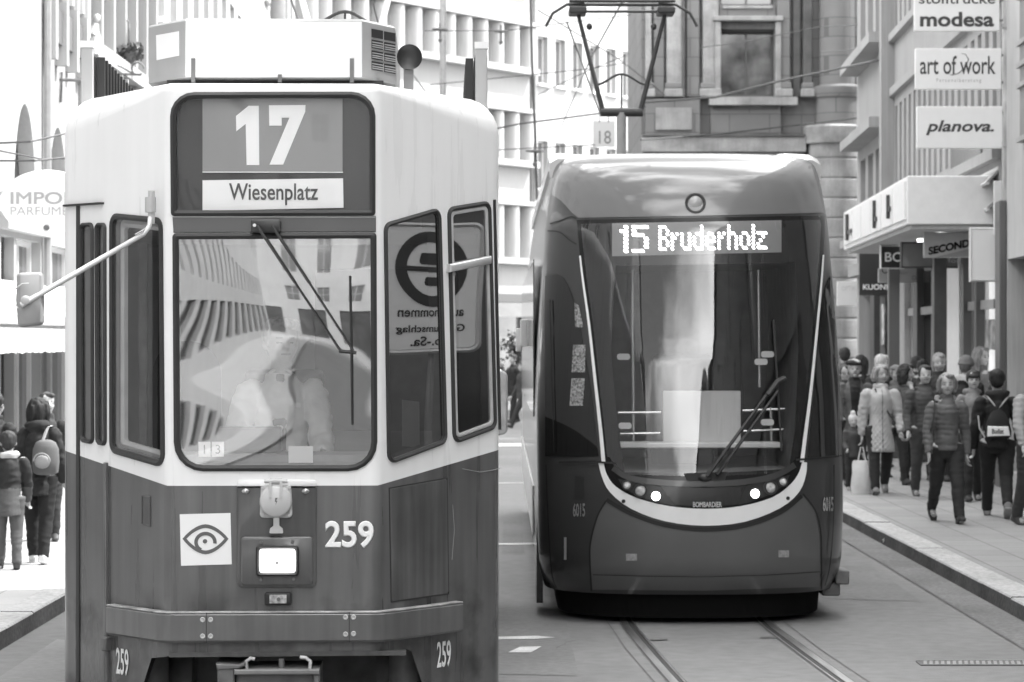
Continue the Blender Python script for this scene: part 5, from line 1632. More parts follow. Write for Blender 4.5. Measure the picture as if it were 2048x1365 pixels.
# ------------------------------------------------------------------ pantographs, one on each tram
def pantograph(root, inv, x0, yk, zr, zk, zh, par_scale, m_low, m_up):
    pt = empty('pantograph', (0, 0, 0), 0); pt.parent = root
    p0 = Vector((x0, yk, zk))
    mb = MB(); mb.tube([Vector((x0, yk+.1, zr)), Vector((x0, yk, zk))], .055, 12); mb.build('lower_arm', m_low, pt, smooth=50)
    mb = MB(); mb.tube([p0+Vector((-.24, 0, 0)), p0+Vector((.24, 0, 0))], .05, 12); mb.build('knee', M_RUB, pt, smooth=50)
    hx = .54
    for s_ in (-1, 1):
        mb = MB(); mb.tube([p0+Vector((s_*.21, 0, 0)), Vector((x0+s_*.5, yk, zh-.1))], [.03, .022], 8); mb.build('upper_arm', m_up, pt, smooth=50)
        mb = MB(); mb.tube([Vector((x0+s_*.42, yk, zh)), Vector((x0+s_*.62, yk, zh-.02)), Vector((x0+s_*.78, yk, zh-.12)), Vector((x0+s_*.86, yk, zh-.27))], .017, 8); mb.build('horn', M_RUB, pt, smooth=50)
        mb = MB(); mb.box(x0+s_*.50-.1, x0+s_*.50+.1, yk-.2, yk+.2, zh-.14, zh-.06); mb.build('head_spring', M_RUB, pt, smooth=None, bevel=.02)
        mb = MB(); mb.ellipsoid(p0.lerp(Vector((x0+s_*.5, yk, zh-.1)), .85)+Vector((-s_*.06, 0, 0)), (.035, .035, .04), 8, 6); mb.build('damper', M_RUB, pt, smooth=50)
    zc = zk + (zh-zk)*.30
    mb = MB(); mb.tube([Vector((x0+s*.29, yk, zc + .06*math.cos(s*PI))) for s in [k/8-1 for k in range(17)]], .014, 8); mb.tube([Vector((x0, yk, zc+.06)), Vector((x0, yk, zk))], .01, 6); mb.build('cross_brace', M_RUB, pt, smooth=50)
    for dy in (-.17, .17):
        mb = MB(); mb.tube([Vector((x0-.6, yk+dy, zh)), Vector((x0+.6, yk+dy, zh))], .02, 8); mb.build('contact_strip', M_RUB, pt, smooth=50)
    mb = MB(); mb.tube([Vector((x0-.52, yk, zh-.1)), Vector((x0+.52, yk, zh-.1))], .016, 8); mb.build('head_bar', M_RUB, pt, smooth=50)
    mb = MB(); mb.tube([p0+Vector((-.24, .1, 0)), Vector((x0-.62, yk+.1, zh-.2))], .01, 6); mb.build('control_rod', M_CAST, pt, smooth=50)
kd = 31.0
k2 = t2I @ P(1243, 225, kd); h2 = t2I @ P(1243, 6, kd)
pantograph(t2, t2I, k2.x, k2.y, 3.5, k2.z, h2.z, 1, M_GREYM, M_RUB)
k1 = t1I @ P(690, 128, 22.0)
pantograph(t1, t1I, k1.x, k1.y, WT-.02, k1.z, k1.z+1.2, 1, M_GREYM, mat('arm_sunlit_white', .8, .4))  # white of the upper arms paints in the sun on them
# ------------------------------------------------------------------ people
def vox(name, fill, voxel, mats, parent, disp=None, assign=None, smooth_it=3, fac=.5):
    """grow one continuous skin over overlapping limbs and shape it"""
    mb = MB(); fill(mb)
    me = mb.mesh(name)
    o = bpy.data.objects.new(name, me); COL.objects.link(o)
    r = o.modifiers.new("r", 'REMESH'); r.mode = 'VOXEL'; r.voxel_size = voxel; r.use_smooth_shade = True
    if smooth_it:
        s = o.modifiers.new("s", 'SMOOTH'); s.factor = fac; s.iterations = smooth_it
    bake(o)
    me = o.data; me.name = name
    if disp:
        cos = [(v.co.copy(), v.normal.copy()) for v in me.vertices]
        for v, (c, n) in zip(me.vertices, cos):
            v.co = c + n*disp(c, n)
    me.materials.clear()
    for m in (mats if isinstance(mats, (list, tuple)) else [mats]): me.materials.append(m)
    if assign:
        for p in me.polygons: p.material_index = assign(p.center)
    else:
        for p in me.polygons: p.material_index = 0
    me.polygons.foreach_set('use_smooth', [True]*len(me.polygons))
    o.parent = parent
    return o

_cm = {}
def cloth(v, var=.12, rough=.85):
    k = (round(v, 3), rough)
    if k not in _cm:
        _cm[k] = mat('cloth_%03d_%02d' % (int(v*1000), int(rough*100)), v, rough, var=var, scale=7, bump=.25, bscale=120)
    return _cm[k]
def skinm(v):
    return mat('skin_%02d' % int(v*100), v, .5, var=.08, scale=14)
M_EYE = mat('eye_dark', .13, .25)
M_LIP = mat('lip', .2, .5)

def person(label, px, d, H, face=0.0, z0=.128, stride=.25, lead=1, swing=.25, coat=None, legs=.03, shoe=.05, shoe_sole=None,
           hair=('short', .05), hat=None, skin=.42, headyaw=0.0, headpitch=0.0, arms=None, elbows=(.35, .35), child=False, beard=None, scarf=None, hood=None,
           sit=None, parent_pos=None, voxel=None, glasses=False, group='people walking in the street', pocket=None, lean=0.0, abduct=.10, tie=None, wide=1.0, skirt=None, cat='person'):
    """px: photo x of the body; d distance; face: 0 looks at the camera, pi walks away"""
    if parent_pos is None: loc = ((px-CX)/F*d, d, z0)
    else: loc = parent_pos
    root = empty('person', loc, face, label, cat, group)
    vx = voxel or (.0085 if d < 33 else .011)
    k = H
    hs = 1.2 if child else 1.07
    ankle, seg = .045*k, .2325*k
    # leg angles
    if sit is None:
        aF, kF = stride, stride*.25
        aB, kB = -stride*.75, stride*1.1
        ang = {lead: (aF, kF), -lead: (aB, kB)}
        def drop(a, q): return seg*math.cos(a) + seg*math.cos(a-q)
        pel = max(drop(*ang[1]), drop(*ang[-1])) + ankle
    else:
        ang = {1: (1.45, 1.4), -1: (1.45, 1.4)}; pel = sit
    hipx = .052*k*wide
    J = {}
    for s in (1, -1):
        a, q = ang[s]
        hip = Vector((s*hipx, 0, pel))
        knee = hip + Vector((0, -math.sin(a), -math.cos(a)))*seg
        ank = knee + Vector((0, -math.sin(a-q), -math.cos(a-q)))*seg
        J[s] = (hip, knee, ank, a-q)
    def up(h): return pel + (h-.51)*k      # body heights given for standing H
    ly = -math.sin(lean)
    def tz(h, x=0, y=0): return Vector((x*k, y*k + (h-.51)*k*ly, up(h)))
    sh = .815
    arms = arms or {lead: -swing, -lead: swing}
    A = {}
    for s in (1, -1):
        S = tz(.786, s*.100*wide)
        a = arms[s]; e = elbows[0 if s > 0 else 1]
        out = abduct*(1 if sit is None else 1.5)
        u = Vector((s*math.sin(out), -math.sin(a)*math.cos(out), -math.cos(a)*math.cos(out)))
        E = S + u*.172*k
        f = Vector((s*math.sin(out)*.2, -math.sin(a+e), -math.cos(a+e))).normalized()
        W = E + f*.148*k
        A[s] = (S, E, W, f)
    HY = Matrix.Rotation(headyaw, 3, 'Z') @ Matrix.Rotation(headpitch, 3, 'X')
    hc = tz(.93, 0, -.012)
    def hd(x, y, z): return hc + HY @ (Vector((x, y, z))*k*hs)
    # ---- body
    def fill(mb):
        mb.tube([tz(.47), tz(.52), tz(.60), tz(.70), tz(.765), tz(.81), tz(.835)], [(.075*k*wide, .055*k), (.085*k*wide, .062*k), (.07*k*wide, .052*k), (.082*k*wide, .058*k), (.088*k*wide, .055*k), (.075*k, .045*k), (.04*k, .036*k)], 16)
        mb.tube([tz(.80, 0, .005), tz(.85, 0, 0), hd(0, .008, -.035)], [.040*k, .031*k, .030*k*hs], 12)
        M = HY
        mb.ellipsoid(hd(0, .006, .017), (.0455*k*hs, .054*k*hs, .052*k*hs), 18, 12, M)
        mb.ellipsoid(hd(0, -.010, -.018), (.0385*k*hs, .040*k*hs, .044*k*hs), 16, 10, M)
        mb.ellipsoid(hd(0, -.026, -.047), (.02*k*hs, .018*k*hs, .014*k*hs), 10, 8, M)
        mb.tube([hd(0, -.046, .008), hd(0, -.055, -.008), hd(0, -.058, -.017)], [.006*k*hs, .0075*k*hs, .0095*k*hs], 8)
        for s in (1, -1):
            mb.ellipsoid(hd(s*.046, .008, -.004), (.006*k*hs, .012*k*hs, .018*k*hs), 8, 6, M)
            mb.ellipsoid(hd(s*.022, -.030, -.018), (.016*k*hs, .014*k*hs, .014*k*hs), 8, 6, M)
            hip, knee, ank, fa = J[s]
            mb.tube([hip+Vector((0, 0, .03*k)), hip.lerp(knee, .3), knee, knee.lerp(ank, .3), ank], [.055*k, .05*k, .033*k, .034*k, .022*k], 12)
            ft = Vector((0, -math.cos(fa*.6), math.sin(fa*.6)*.5)).normalized()
            mb.tube([ank - ft*.03*k - Vector((0, 0, .02*k)), ank + ft*.09*k - Vector((0, 0, .028*k))], [.02*k, .018*k], 10)
            S, E, W, f = A[s]
            mb.tube([S, S.lerp(E, .4), E, E.lerp(W, .35), W], [.031*k, .029*k, .022*k, .022*k, .0145*k], 12)
            # hand: palm, four fingers, thumb
            side = Vector((0, -1, 0)) if abs(f.y) < .6 else Vector((0, 0, 1))
            side = (side - f*side.dot(f)).normalized()      # towards the thumb
            pal = f.cross(side)*s                            # palm normal
            mb.tube([W - f*.01*k, W + f*.02*k, W + f*.05*k], [(.013*k, .011*k), (.019*k, .011*k), (.021*k, .010*k)], 10)
            fr = max(.0048*k, vx*.95)
            for i, L_ in enumerate((.040, .046, .043, .034)):
                b0 = W + f*.048*k + side*(.017-.0115*i)*k
                b1 = b0 + (f*.8 - pal*.35).normalized()*L_*.5*k
                b2 = b1 + (f*.45 - pal*.9).normalized()*L_*.5*k
                mb.tube([b0, b1, b2], [fr, fr*.95, fr*.8], 8)
            t0 = W + f*.018*k + side*.014*k
            mb.tube([t0, t0 + (f*.6+side*.8).normalized()*.024*k, t0 + (f*.9+side*.45-pal*.3).normalized()*.046*k], [fr*1.15, fr*1.05, fr*.85], 8)
    inv = HY.inverted()
    def face_mat(c):
        q = inv @ (c - hc) / (k*hs)
        if q.y > -.028 or abs(q.x) > .04 or q.z > .05 or q.z < -.06: return 0
        if .010 < abs(q.x) < .024 and -.004 < q.z < .003: return 1
        if .008 < abs(q.x) < .027 and .0125 < q.z < .0160: return 3
        if abs(q.x) < .0155 and -.0345 < q.z < -.0285: return 2
        if beard is not None and (q.z < -.022 and not (abs(q.x) < .014 and q.z > -.036)): return 4
        return 0
    vox('body', fill, vx, [skinm(skin), M_EYE, M_LIP, cloth(max(.14, hair[1]*.7)), cloth(beard if beard is not None else .3)], root, assign=face_mat, smooth_it=2)
    # ---- trousers / legs
    def fl(mb):
        lw = 1.0
        mb.tube([tz(.455), tz(.50), tz(.56), tz(.60)], [(.07*k*wide, .055*k), (.088*k*wide, .066*k), (.084*k*wide, .062*k), (.076*k*wide, .056*k)], 16)
        for s in (1, -1):
            hip, knee, ank, fa = J[s]
            mb.tube([hip+Vector((0, 0, .02*k)), hip.lerp(knee, .35), knee, knee.lerp(ank, .45), ank+Vector((0, 0, -.004*k))], [.061*k*wide, .054*k, .040*k, .036*k, .030*k], 14)
    def fold(c, n): return .007 + .006*noise.noise(c*9) + .012*(.2-abs(noise.noise(Vector((c.x*8, c.y*8, c.z*16+3))))) + .003*noise.noise(Vector((c.x*14, c.y*14, c.z*30)))
    vox('trousers', fl, vx*1.25, cloth(legs), root, disp=fold)
    if skirt is not None:
        pass
    # ---- shoes
    for s in (1, -1):
        hip, knee, ank, fa = J[s]
        pitch = fa*.75
        f = Vector((0, -math.cos(pitch), math.sin(pitch) if pitch > 0 else math.sin(pitch)))
        upv = Vector((1, 0, 0)).cross(f).normalized()
        if upv.z < 0: upv = -upv
        def fs(mb):
            hl = ank - f*.032*k - upv*.020*k
            mb.tube([hl, ank + f*.02*k - upv*.018*k, ank + f*.075*k - upv*.026*k, ank + f*.105*k - upv*.030*k], [(.024*k, .024*k), (.026*k, .028*k), (.027*k, .018*k), (.02*k, .012*k)], 12)
            mb.tube([ank + upv*.02*k, ank - upv*.02*k], [.029*k, .03*k], 12)
            mb.tube([hl - upv*.018*k, ank + f*.05*k - upv*.037*k, ank + f*.112*k - upv*.036*k], [(.025*k, .008*k), (.027*k, .008*k), (.02*k, .007*k)], 10)
        zsole = -.034*k
        def sole(c): 
            return 1 if (c-ank).dot(upv) < zsole and shoe_sole is not None else 0
        vox('shoe', fs, max(vx, .008), [cloth(shoe, rough=.55), cloth(shoe_sole or .1)], root, assign=sole, smooth_it=2)
    # ---- coat
    c_ = dict(style='cloth', v=.1, hem=.46, thick=1.0, inner=None, zip=None, lower=None, sleeve=True)
    c_.update(coat or {})
    hem = c_['hem']; th = c_['thick']
    def fc(mb):
        prof = []
        hs_ = [hem, hem+.03, .56, .62, .70, .76, .80, .825, .845]
        rx = {}
        fl_ = .088 + max(0, .50-hem)*.16
        prof = [(hem, fl_*1.02*wide, fl_*.80), (min(hem+.04, .54), fl_*wide, fl_*.78), (.56, .090*wide, .070), (.63, .086*wide, .068), (.70, .092*wide, .072), (.75, .096*wide, .070), (.785, .090*wide, .062), (.812, .068*wide, .052), (.838, .043, .043)]
        prof = sorted({h: (h, a, b_) for h, a, b_ in prof}.values())
        mb.tube([tz(h) for h, a, b_ in prof], [(a*k*th, b_*k*th) for h, a, b_ in prof], 20)
        if c_['style'] != 'tee':
            mb.tube([tz(.825), tz(.862, 0, .004)], [(.05*k, .05*k), (.047*k, .047*k)], 14)
        for s in (1, -1):
            S, E, W, f = A[s]
            mb.ellipsoid(S - Vector((s*.006*k, 0, 0)), (.035*k*th, .036*k*th, .034*k*th), 12, 8)
            mb.tube([S, S.lerp(E, .45), E, E.lerp(W, .4), W - f*.002*k], [.037*k*th, .037*k*th, .033*k*th, .031*k*th, .024*k*th], 14)
        if hood:
            n_ = 14
            ring = [tz(.842, .058*math.cos(PI*.06 + PI*1.0*(i/(n_-1))*.88), .02+.055*math.sin(PI*.06+PI*.88*(i/(n_-1)))) for i in range(n_)]
            mb.tube(ring, hood[1]*k, 10)
            mb.ellipsoid(tz(.825, 0, .062), (.062*k, .034*k, .042*k), 14, 8)
    st = c_['style']
    def dc(c, n):
        f_ = .009*noise.noise(c*7) + .013*(.25-abs(noise.noise(Vector((c.x*9+c.z*4, c.y*9, c.z*17)))))
        if st == 'puffer':
            return f_*.8 + .0055*abs(math.sin(PI*(c.z + .020*noise.noise(c*5) - up(.5))/(.034*k))) - .004
        if st == 'quilt':
            if c.z < up(.70):
                a = math.atan2(c.x, -c.y)*.12*k
                q = .075
                return f_*.5 + .015*(abs(math.sin(PI*(c.z+a*1.2)/q))*abs(math.sin(PI*(c.z-a*1.2)/q)))**.5 - .007
            return f_
        return f_*1.3 + .003
    inner = c_['inner']
    def ca(c):
        if inner is not None and c.y < 0 and up(.50) > -9 and abs(c.x) < (.034 if inner[1] == 0 else inner[1])*k*(.4 + .8*(c.z-up(hem))/(.4*k)) and c.y < -.02*k and up(hem) < c.z: return 1
        if c_['zip'] is not None and abs(c.x) < .006*k and c.y < -.02*k and c.z > up(hem): return 2
        if c_['lower'] is not None and c.z < up(c_['lower'][0]) : return 3
        if hood and len(hood) > 2 and (Vector((c.x, c.y, 0)).length > .05*k or c.y > .03*k) and c.z > up(.822) and c.z < up(.885) and c.y > -.035*k and hood[2] is not None: return 4
        return 0
    vox('jacket', fc, vx*1.2, [cloth(c_['v']), cloth(inner[0] if inner else .1), cloth(c_['zip'] or .1), cloth(c_['lower'][1] if c_['lower'] else .1), cloth(hood[2] if hood and len(hood) > 2 and hood[2] is not None else .3, var=.3)], root, disp=dc, assign=ca)
    if c_.get('buttons'):
        for h in c_['buttons']:
            mb = MB(); mb.ellipsoid(tz(h, 0, -.0755*th), (.007, .004, .007), 8, 6); mb.build('button', M_WHITEP, root, smooth=60)
    if scarf is not None:
        def fsf(mb):
            mb.tube([tz(.845+.006*math.sin(a*3), .043*math.cos(a), .042*math.sin(a)-.004) for a in [2*PI*i/14 for i in range(15)]], .019*k, 10)
            mb.tube([tz(.84, .012, -.05), tz(.80, .016, -.075), tz(.765, .012, -.078)], [(.022*k, .014*k)]*3, 8)
        vox('scarf', fsf, vx*1.2, cloth(scarf), root, disp=lambda c, n: .007*noise.noise(c*20))
    if tie is not None:
        mb = MB()
        pts = [tz(.835, 0, -.058), tz(.80, 0, -.076), tz(.70, 0, -.092), tz(.60, 0, -.090)]
        mb.tube(pts, [(.012*k, .006*k), (.014*k, .004*k), (.021*k, .004*k), (.018*k, .004*k)], 8); mb.build('tie', cloth(tie), root, smooth=50)
        for s in (1, -1):
            mb = MB(); mb.tube([tz(.85, s*.018, -.045), tz(.838, s*.036, -.052)], [(.016*k, .004*k), (.006*k, .003*k)], 6); mb.build('collar', cloth(c_['v']), root, smooth=50)
        mb = MB(); c0 = tz(.745, .045, -.085); mb.box(c0.x-.03, c0.x+.03, c0.y-.004, c0.y+.004, c0.z-.012, c0.z+.012); mb.build('name_badge', M_WHITEP, root, smooth=None)
    # ---- hair
    kind, hv = hair
    def fh(mb):
        M = HY
        if kind != 'none':
            mb.ellipsoid(hd(0, .015, .026), (.0495*k*hs, .053*k*hs, .050*k*hs), 18, 12, M)
            mb.ellipsoid(hd(0, .034, .000), (.043*k*hs, .034*k*hs, .046*k*hs), 14, 10, M)
            mb.ellipsoid(hd(.014, -.026, .052), (.03*k*hs, .026*k*hs, .017*k*hs), 12, 8, M)
            for s in (1, -1): mb.ellipsoid(hd(s*.040, .004, .014), (.011*k*hs, .026*k*hs, .03*k*hs), 10, 8, M)
        if kind == 'fringe':
            mb.tube([hd(-.036, -.032, .03), hd(-.012, -.047, .026), (hd(.02, -.047, .028)), hd(.038, -.03, .034)], .015*k*hs, 8)
        if kind in ('bob', 'long', 'curly'):
            L_ = {'bob': -.046, 'long': -.10, 'curly': -.085}[kind]; w_ = {'bob': .047, 'long': .050, 'curly': .056}[kind]
            r_ = {'bob': .019, 'long': .022, 'curly': .028}[kind]
            for s in (1, -1):
                mb.tube([hd(s*.030, -.024, .047), hd(s*.047, -.008, .02), hd(s*w_, -.002, -.02), hd(s*w_*.98, .0, L_)], [r_*k*.8, r_*k, r_*k*1.1, r_*k*.7], 10)
                mb.tube([hd(s*.03, .03, .03), hd(s*.038, .036, -.02), hd(s*.036, .032, L_*1.05)], [r_*k*1.2, r_*k*1.25, r_*k*.8], 10)
            mb.tube([hd(0, .044, .03), hd(0, .046, -.02), hd(0, .042, L_*1.08)], [(.04*k, .02*k), (.045*k, .022*k), (.036*k, .014*k)], 10)
        if kind == 'pony':
            mb.tube([hd(0, .06, .025), hd(0, .085, .01), hd(0, .085, -.03), hd(0, .075, -.075)], [.014*k, .022*k, .02*k, .008*k], 10)
        if kind == 'bun':
            mb.ellipsoid(hd(0, .05, .055), (.03*k, .03*k, .028*k), 12, 8)
    amp = {'curly': .022, 'bob': .010, 'long': .011}.get(kind, .007)
    if kind != 'none':
        vox('hair', fh, vx*1.1, mat('hair_%02d' % int(hv*100), hv, .7, var=.5, scale=38, stretch=(1, 1, .25), bump=.6, bscale=60), root, disp=lambda c, n: amp*noise.noise(Vector((c.x*62, c.y*62, c.z*(50 if kind == 'curly' else 11)))), smooth_it=2)
    if hat:
        hk, hv2 = hat
        def fhat(mb):
            M = HY
            if hk == 'beanie':
                mb.ellipsoid(hd(0, .012, .032), (.053*k*hs, .058*k*hs, .052*k*hs), 18, 12, M)
                mb.tube([hd(.052*math.cos(a), .008+.057*math.sin(a), .018+.004*math.sin(a)) for a in [2*PI*i/18 for i in range(18)]], .010*k*hs, 8, closed=True)
            elif hk == 'beret':
                mb.ellipsoid(hd(-.008, .006, .046), (.063*k*hs, .064*k*hs, .022*k*hs), 18, 10, M)
                mb.tube([hd(.047*math.cos(a), .004+.054*math.sin(a), .032) for a in [2*PI*i/18 for i in range(18)]], .008*k*hs, 8, closed=True)
            elif hk == 'cap':
                mb.ellipsoid(hd(0, .006, .042), (.054*k*hs, .062*k*hs, .030*k*hs), 18, 10, M)
                mb.ellipsoid(hd(0, -.055, .030), (.035*k*hs, .028*k*hs, .006*k*hs), 12, 6, M)
            elif hk == 'hood':
                mb.ellipsoid(hd(0, .020, .014), (.060*k*hs, .062*k*hs, .068*k*hs), 18, 12, M)
                mb.tube([hd(.05*math.cos(a), -.026, .008+.058*math.sin(a)) for a in [2*PI*i/18 for i in range(18)]], .011*k*hs, 8, closed=True)
                mb.ellipsoid(hd(0, .03, -.055), (.06*k, .05*k, .045*k), 14, 8, M)
            elif hk == 'pom':
                mb.ellipsoid(hd(0, .012, .034), (.055*k*hs, .060*k*hs, .056*k*hs), 18, 12, M)
                mb.ellipsoid(hd(0, .01, .10), (.03*k*hs,)*3, 12, 8)
        def open_face(c):
            return 0
        vox('hat' if hk != 'hood' else 'hood', fhat, vx*1.1, cloth(hv2), root, disp=lambda c, n: .004*noise.noise(c*30))
    if glasses:
        for s in (1, -1):
            mb = MB(); mb.tube([hd(s*.019+.013*math.cos(a), -.052, .0+.010*math.sin(a)) for a in [2*PI*i/14 for i in range(14)]], .0022*k, 6, closed=True); mb.tube([hd(s*.032, -.05, .002), hd(s*.046, .0, .004)], .002*k, 5); mb.build('glasses', M_RUB, root, smooth=50)
    info = dict(root=root, A=A, J=J, tz=tz, hd=hd, k=k, M=Matrix.Translation(loc) @ Matrix.Rotation(face, 4, 'Z'))
    return info

def bag(name, label, cat, who, fn, mats, smooth=45, voxel=None, disp=None):
    """a carried thing: top level, placed where its carrier is"""
    M = who['M']
    if voxel:
        o = vox(name, fn, voxel, mats, None, disp=disp)
    else:
        mb = MB(); fn(mb); o = mb.build(name, mats, None, smooth=smooth)
    o.matrix_world = M
    o.location = M.translation; o.rotation_euler = M.to_euler()
    return tag(o, label, cat)

# ---- right pavement, front row
lady = person('older woman in a grey puffer jacket with fur hood walking in front', 1893, 29.7, 1.66, 0.05, stride=.40, lead=1, swing=.16, coat=dict(style='puffer', v=.12, hem=.50, thick=1.1, buttons=(.72, .64, .56)),
       legs=.028, shoe=.02, hair=('bob', .24), skin=.42, headyaw=-.12, elbows=(.3, .25), hood=('fur', .020, .5), abduct=.17)
bag('shoulder_bag', 'black shoulder bag hanging at the side of the woman in the grey puffer jacket', 'bag', lady, lambda mb: (mb.tube([lady['tz'](.82, -.085, -.03), lady['tz'](.72, -.10, -.075), lady['tz'](.60, -.125, -.06)], .008, 6), mb.tube([lady['tz'](.62, -.13, -.045), lady['tz'](.54, -.135, -.04)], [(.035, .05), (.04, .055)], 10)), M_DARK)
quilt = person('blonde woman in a long pale quilted coat walking beside the rear tram', 1761, 35.2, 1.69, 0.0, stride=.34, lead=-1, swing=.10, coat=dict(style='quilt', v=.46, hem=.345, thick=1.17, zip=.2),
       legs=.022, shoe=.2, shoe_sole=.1, hair=('bob', .28), skin=.38, headyaw=.45, elbows=(.5, .18), scarf=.55, abduct=.16, wide=1.08)
T_ = quilt['tz']
bag('crossbody_bag', 'black crossbody bag with its strap across the pale quilted coat', 'bag', quilt, lambda mb: (mb.tube([T_(.825, -.05, -.060), T_(.76, -.025, -.093), T_(.66, .035, -.098), T_(.58, .09, -.080), T_(.53, .12, -.04)], [.011]*5, 6), mb.tube([T_(.56, .135, -.02), T_(.47, .135, -.02)], [(.06, .03), (.065, .035)], 10)), M_DARK)
W_ = quilt['A'][-1][2]; f_ = quilt['A'][-1][3]
hp_ = W_ + f_*.075*1.69
def shop_bag(mb):
    b_ = hp_ + Vector((0, 0, -.20))
    rings = []
    for z, wx, wy, r in ((0, .11, .03, 0), (-.04, .12, .05, .01), (-.18, .13, .07, -.012), (-.34, .135, .075, .01), (-.44, .12, .06, 0)):
        rings.append([b_ + Vector((wx*math.cos(a)*(1+.06*math.sin(3*a+z*20)), wy*math.sin(a)+r, z)) for a in [2*PI*i/20 for i in range(20)]])
    mb.rings(rings)
    for s in (-1, 1):
        mb.tube([b_ + Vector((-.05, s*.02, -.01)), hp_ + Vector((-.015, s*.008, -.03)), hp_ + Vector((.015, s*.008, -.03)), b_ + Vector((.05, s*.02, -.01))], .006, 6)
bag('shopping_bag', 'large white plastic shopping bag carried by the woman in the quilted coat', 'bag', quilt, shop_bag, cloth(.72, rough=.4))
boy = person('young person in a black hoodie walking away with a drawstring backpack', 1994, 30.6, 1.70, PI-.12, stride=.42, lead=1, swing=.12, coat=dict(style='cloth', v=.014, hem=.49, thick=1.12), legs=.016, shoe=.18, shoe_sole=.4,
       hair=('short', .012), skin=.35, elbows=(.55, .5), hood=('cloth', .028, None), abduct=.2, wide=1.08)
B_ = boy['tz']
def dsack(mb):
    rings = []
    for h, wx, wy in ((.745, .018, .014), (.72, .045, .03), (.66, .075, .045), (.60, .088, .05), (.57, .085, .045), (.555, .07, .03)):
        rings.append([B_(h, 0, .098) + Vector((wx*1.7*math.cos(a), .02+wy*1.2*math.sin(a), 0)) for a in [2*PI*i/20 for i in range(20)]])
    mb.rings(rings)
ds = empty('drawstring_backpack', (0, 0, 0), 0, 'black drawstring backpack with a white printed panel worn over a black hoodie', 'backpack')
ds.location = boy['M'].translation; ds.rotation_euler = boy['M'].to_euler()
mb = MB(); dsack(mb); mb.build('sack', cloth(.02), ds, smooth=50)
for s in (1, -1):
    mb = MB(); mb.tube([B_(.745, 0, .115), B_(.80, s*.045, .098), B_(.838, s*.075, .05)], .009, 6); mb.build('cord', cloth(.42), ds, smooth=50)
    mb = MB(); mb.tube([B_(.56, s*.085, .11), B_(.62, s*.118, .08), B_(.70, s*.125, .05)], .009, 6); mb.build('cord', cloth(.42), ds, smooth=50)
BP = Panel(B_(.605, 0, .098)+Vector((0, .082, 0)), (-1, 0, 0))
mb = MB(); mb.prism([(-.12, -.065), (.13, -.055), (.11, .045), (-.115, .05)], BP, -.03, .0, .006); lbp = mb.build('print_panel', M_WHITEP, ds, smooth=None)
text('lettering', 'Budist', BP, (-.07, -.035, .06, .02), M_LETD, lbp, d=.003, bold=.03)
arm_man = person('person in a pale puffer jacket cut off by the right edge of the picture', 2068, 29.2, 1.72, .35, stride=.2, lead=1, swing=.2, coat=dict(style='puffer', v=.33, hem=.48, thick=1.1), legs=.05, shoe=.05, hair=('short', .08), arms={1: .2, -1: .42}, elbows=(.4, .12), abduct=.30)
# ---- second row
person('young woman in a dark puffer jacket walking just left of the fur hood', 1850, 34.6, 1.67, 0.0, stride=.2, lead=1, swing=.12, coat=dict(style='puffer', v=.062, hem=.49, thick=1.1), legs=.06, shoe=.1, shoe_sole=.25, hair=('short', .03), skin=.44, elbows=(.3, .55), abduct=.16, wide=1.1)
person('woman with dark curly hair and a pale scarf turning her head to the shops', 1812, 37.5, 1.66, .35, stride=.22, lead=-1, coat=dict(style='cloth', v=.09, hem=.47), legs=.022, shoe=.03, hair=('curly', .025), skin=.46, headyaw=.75, scarf=.6, elbows=(.4, .4))
person('old man with a white beard and dark beret in an open wool coat', 1709, 37.2, 1.72, -.05, stride=.16, lead=1, coat=dict(style='cloth', v=.10, hem=.42, thick=1.12, inner=(.012, .038)), legs=.02, shoe=.04, hair=('short', .5), hat=('beret', .02), skin=.36, beard=.5, elbows=(.5, .5), wide=1.1)
person('boy with a heavy dark fringe in a pale hooded top', 1946, 33.6, 1.62, 0.0, stride=.22, lead=-1, coat=dict(style='cloth', v=.22, hem=.48), legs=.02, shoe=.02, hair=('fringe', .025), skin=.45, hood=('cloth', .02, None), elbows=(.3, .3))
person('small child in a pale bobble hat beside the white shopping bag', 1706, 36.0, .98, .1, stride=.15, coat=dict(style='puffer', v=.06, hem=.44, thick=1.15), legs=.04, shoe=.4, hair=('none', .1), hat=('pom', .6), skin=.45, child=True, elbows=(.9, .9))
# ---- the crowd behind
person('white-haired person in a dark jacket under the dark square sign', 1763, 42.5, 1.76, .1, coat=dict(v=.03), legs=.03, hair=('short', .55), skin=.42, headyaw=.5, stride=.15)
person('bearded man with grey hair in front of the black canopy column', 1878, 38.4, 1.80, 0.0, coat=dict(v=.025), legs=.03, hair=('short', .28), skin=.38, beard=.24, stride=.15, headpitch=.1)
person('person in a grey knitted hat looking away beside the long-haired woman', 1932, 36.8, 1.76, 2.6, coat=dict(v=.02), legs=.03, hair=('short', .1), hat=('beanie', .16), skin=.4, stride=.15, hood=('fur', .02, .5))
person('tall woman with long fair hair standing behind the knitted hat', 1961, 38.8, 1.88, .5, coat=dict(v=.13), legs=.04, hair=('long', .2), skin=.45, headyaw=.3, stride=.1)
person('person in a dark hood close to the downpipe', 2008, 37.5, 1.70, .3, coat=dict(v=.03), legs=.03, hair=('short', .05), hat=('hood', .045), skin=.4, stride=.1)
person('person with a dark hair bun seen from behind, right of the curly hair', 1846, 38.8, 1.70, PI, coat=dict(v=.03), legs=.03, hair=('bun', .015), stride=.15)
person('person with dark hair walking away far back by the pale shop window', 1833, 44.5, 1.72, PI, coat=dict(v=.04), legs=.03, hair=('short', .03), stride=.15)
person('person in a grey flat cap half hidden by the quilted coat', 1792, 39.5, 1.62, .2, coat=dict(v=.12), legs=.03, hair=('short', .2), hat=('cap', .16), skin=.35, stride=.15)
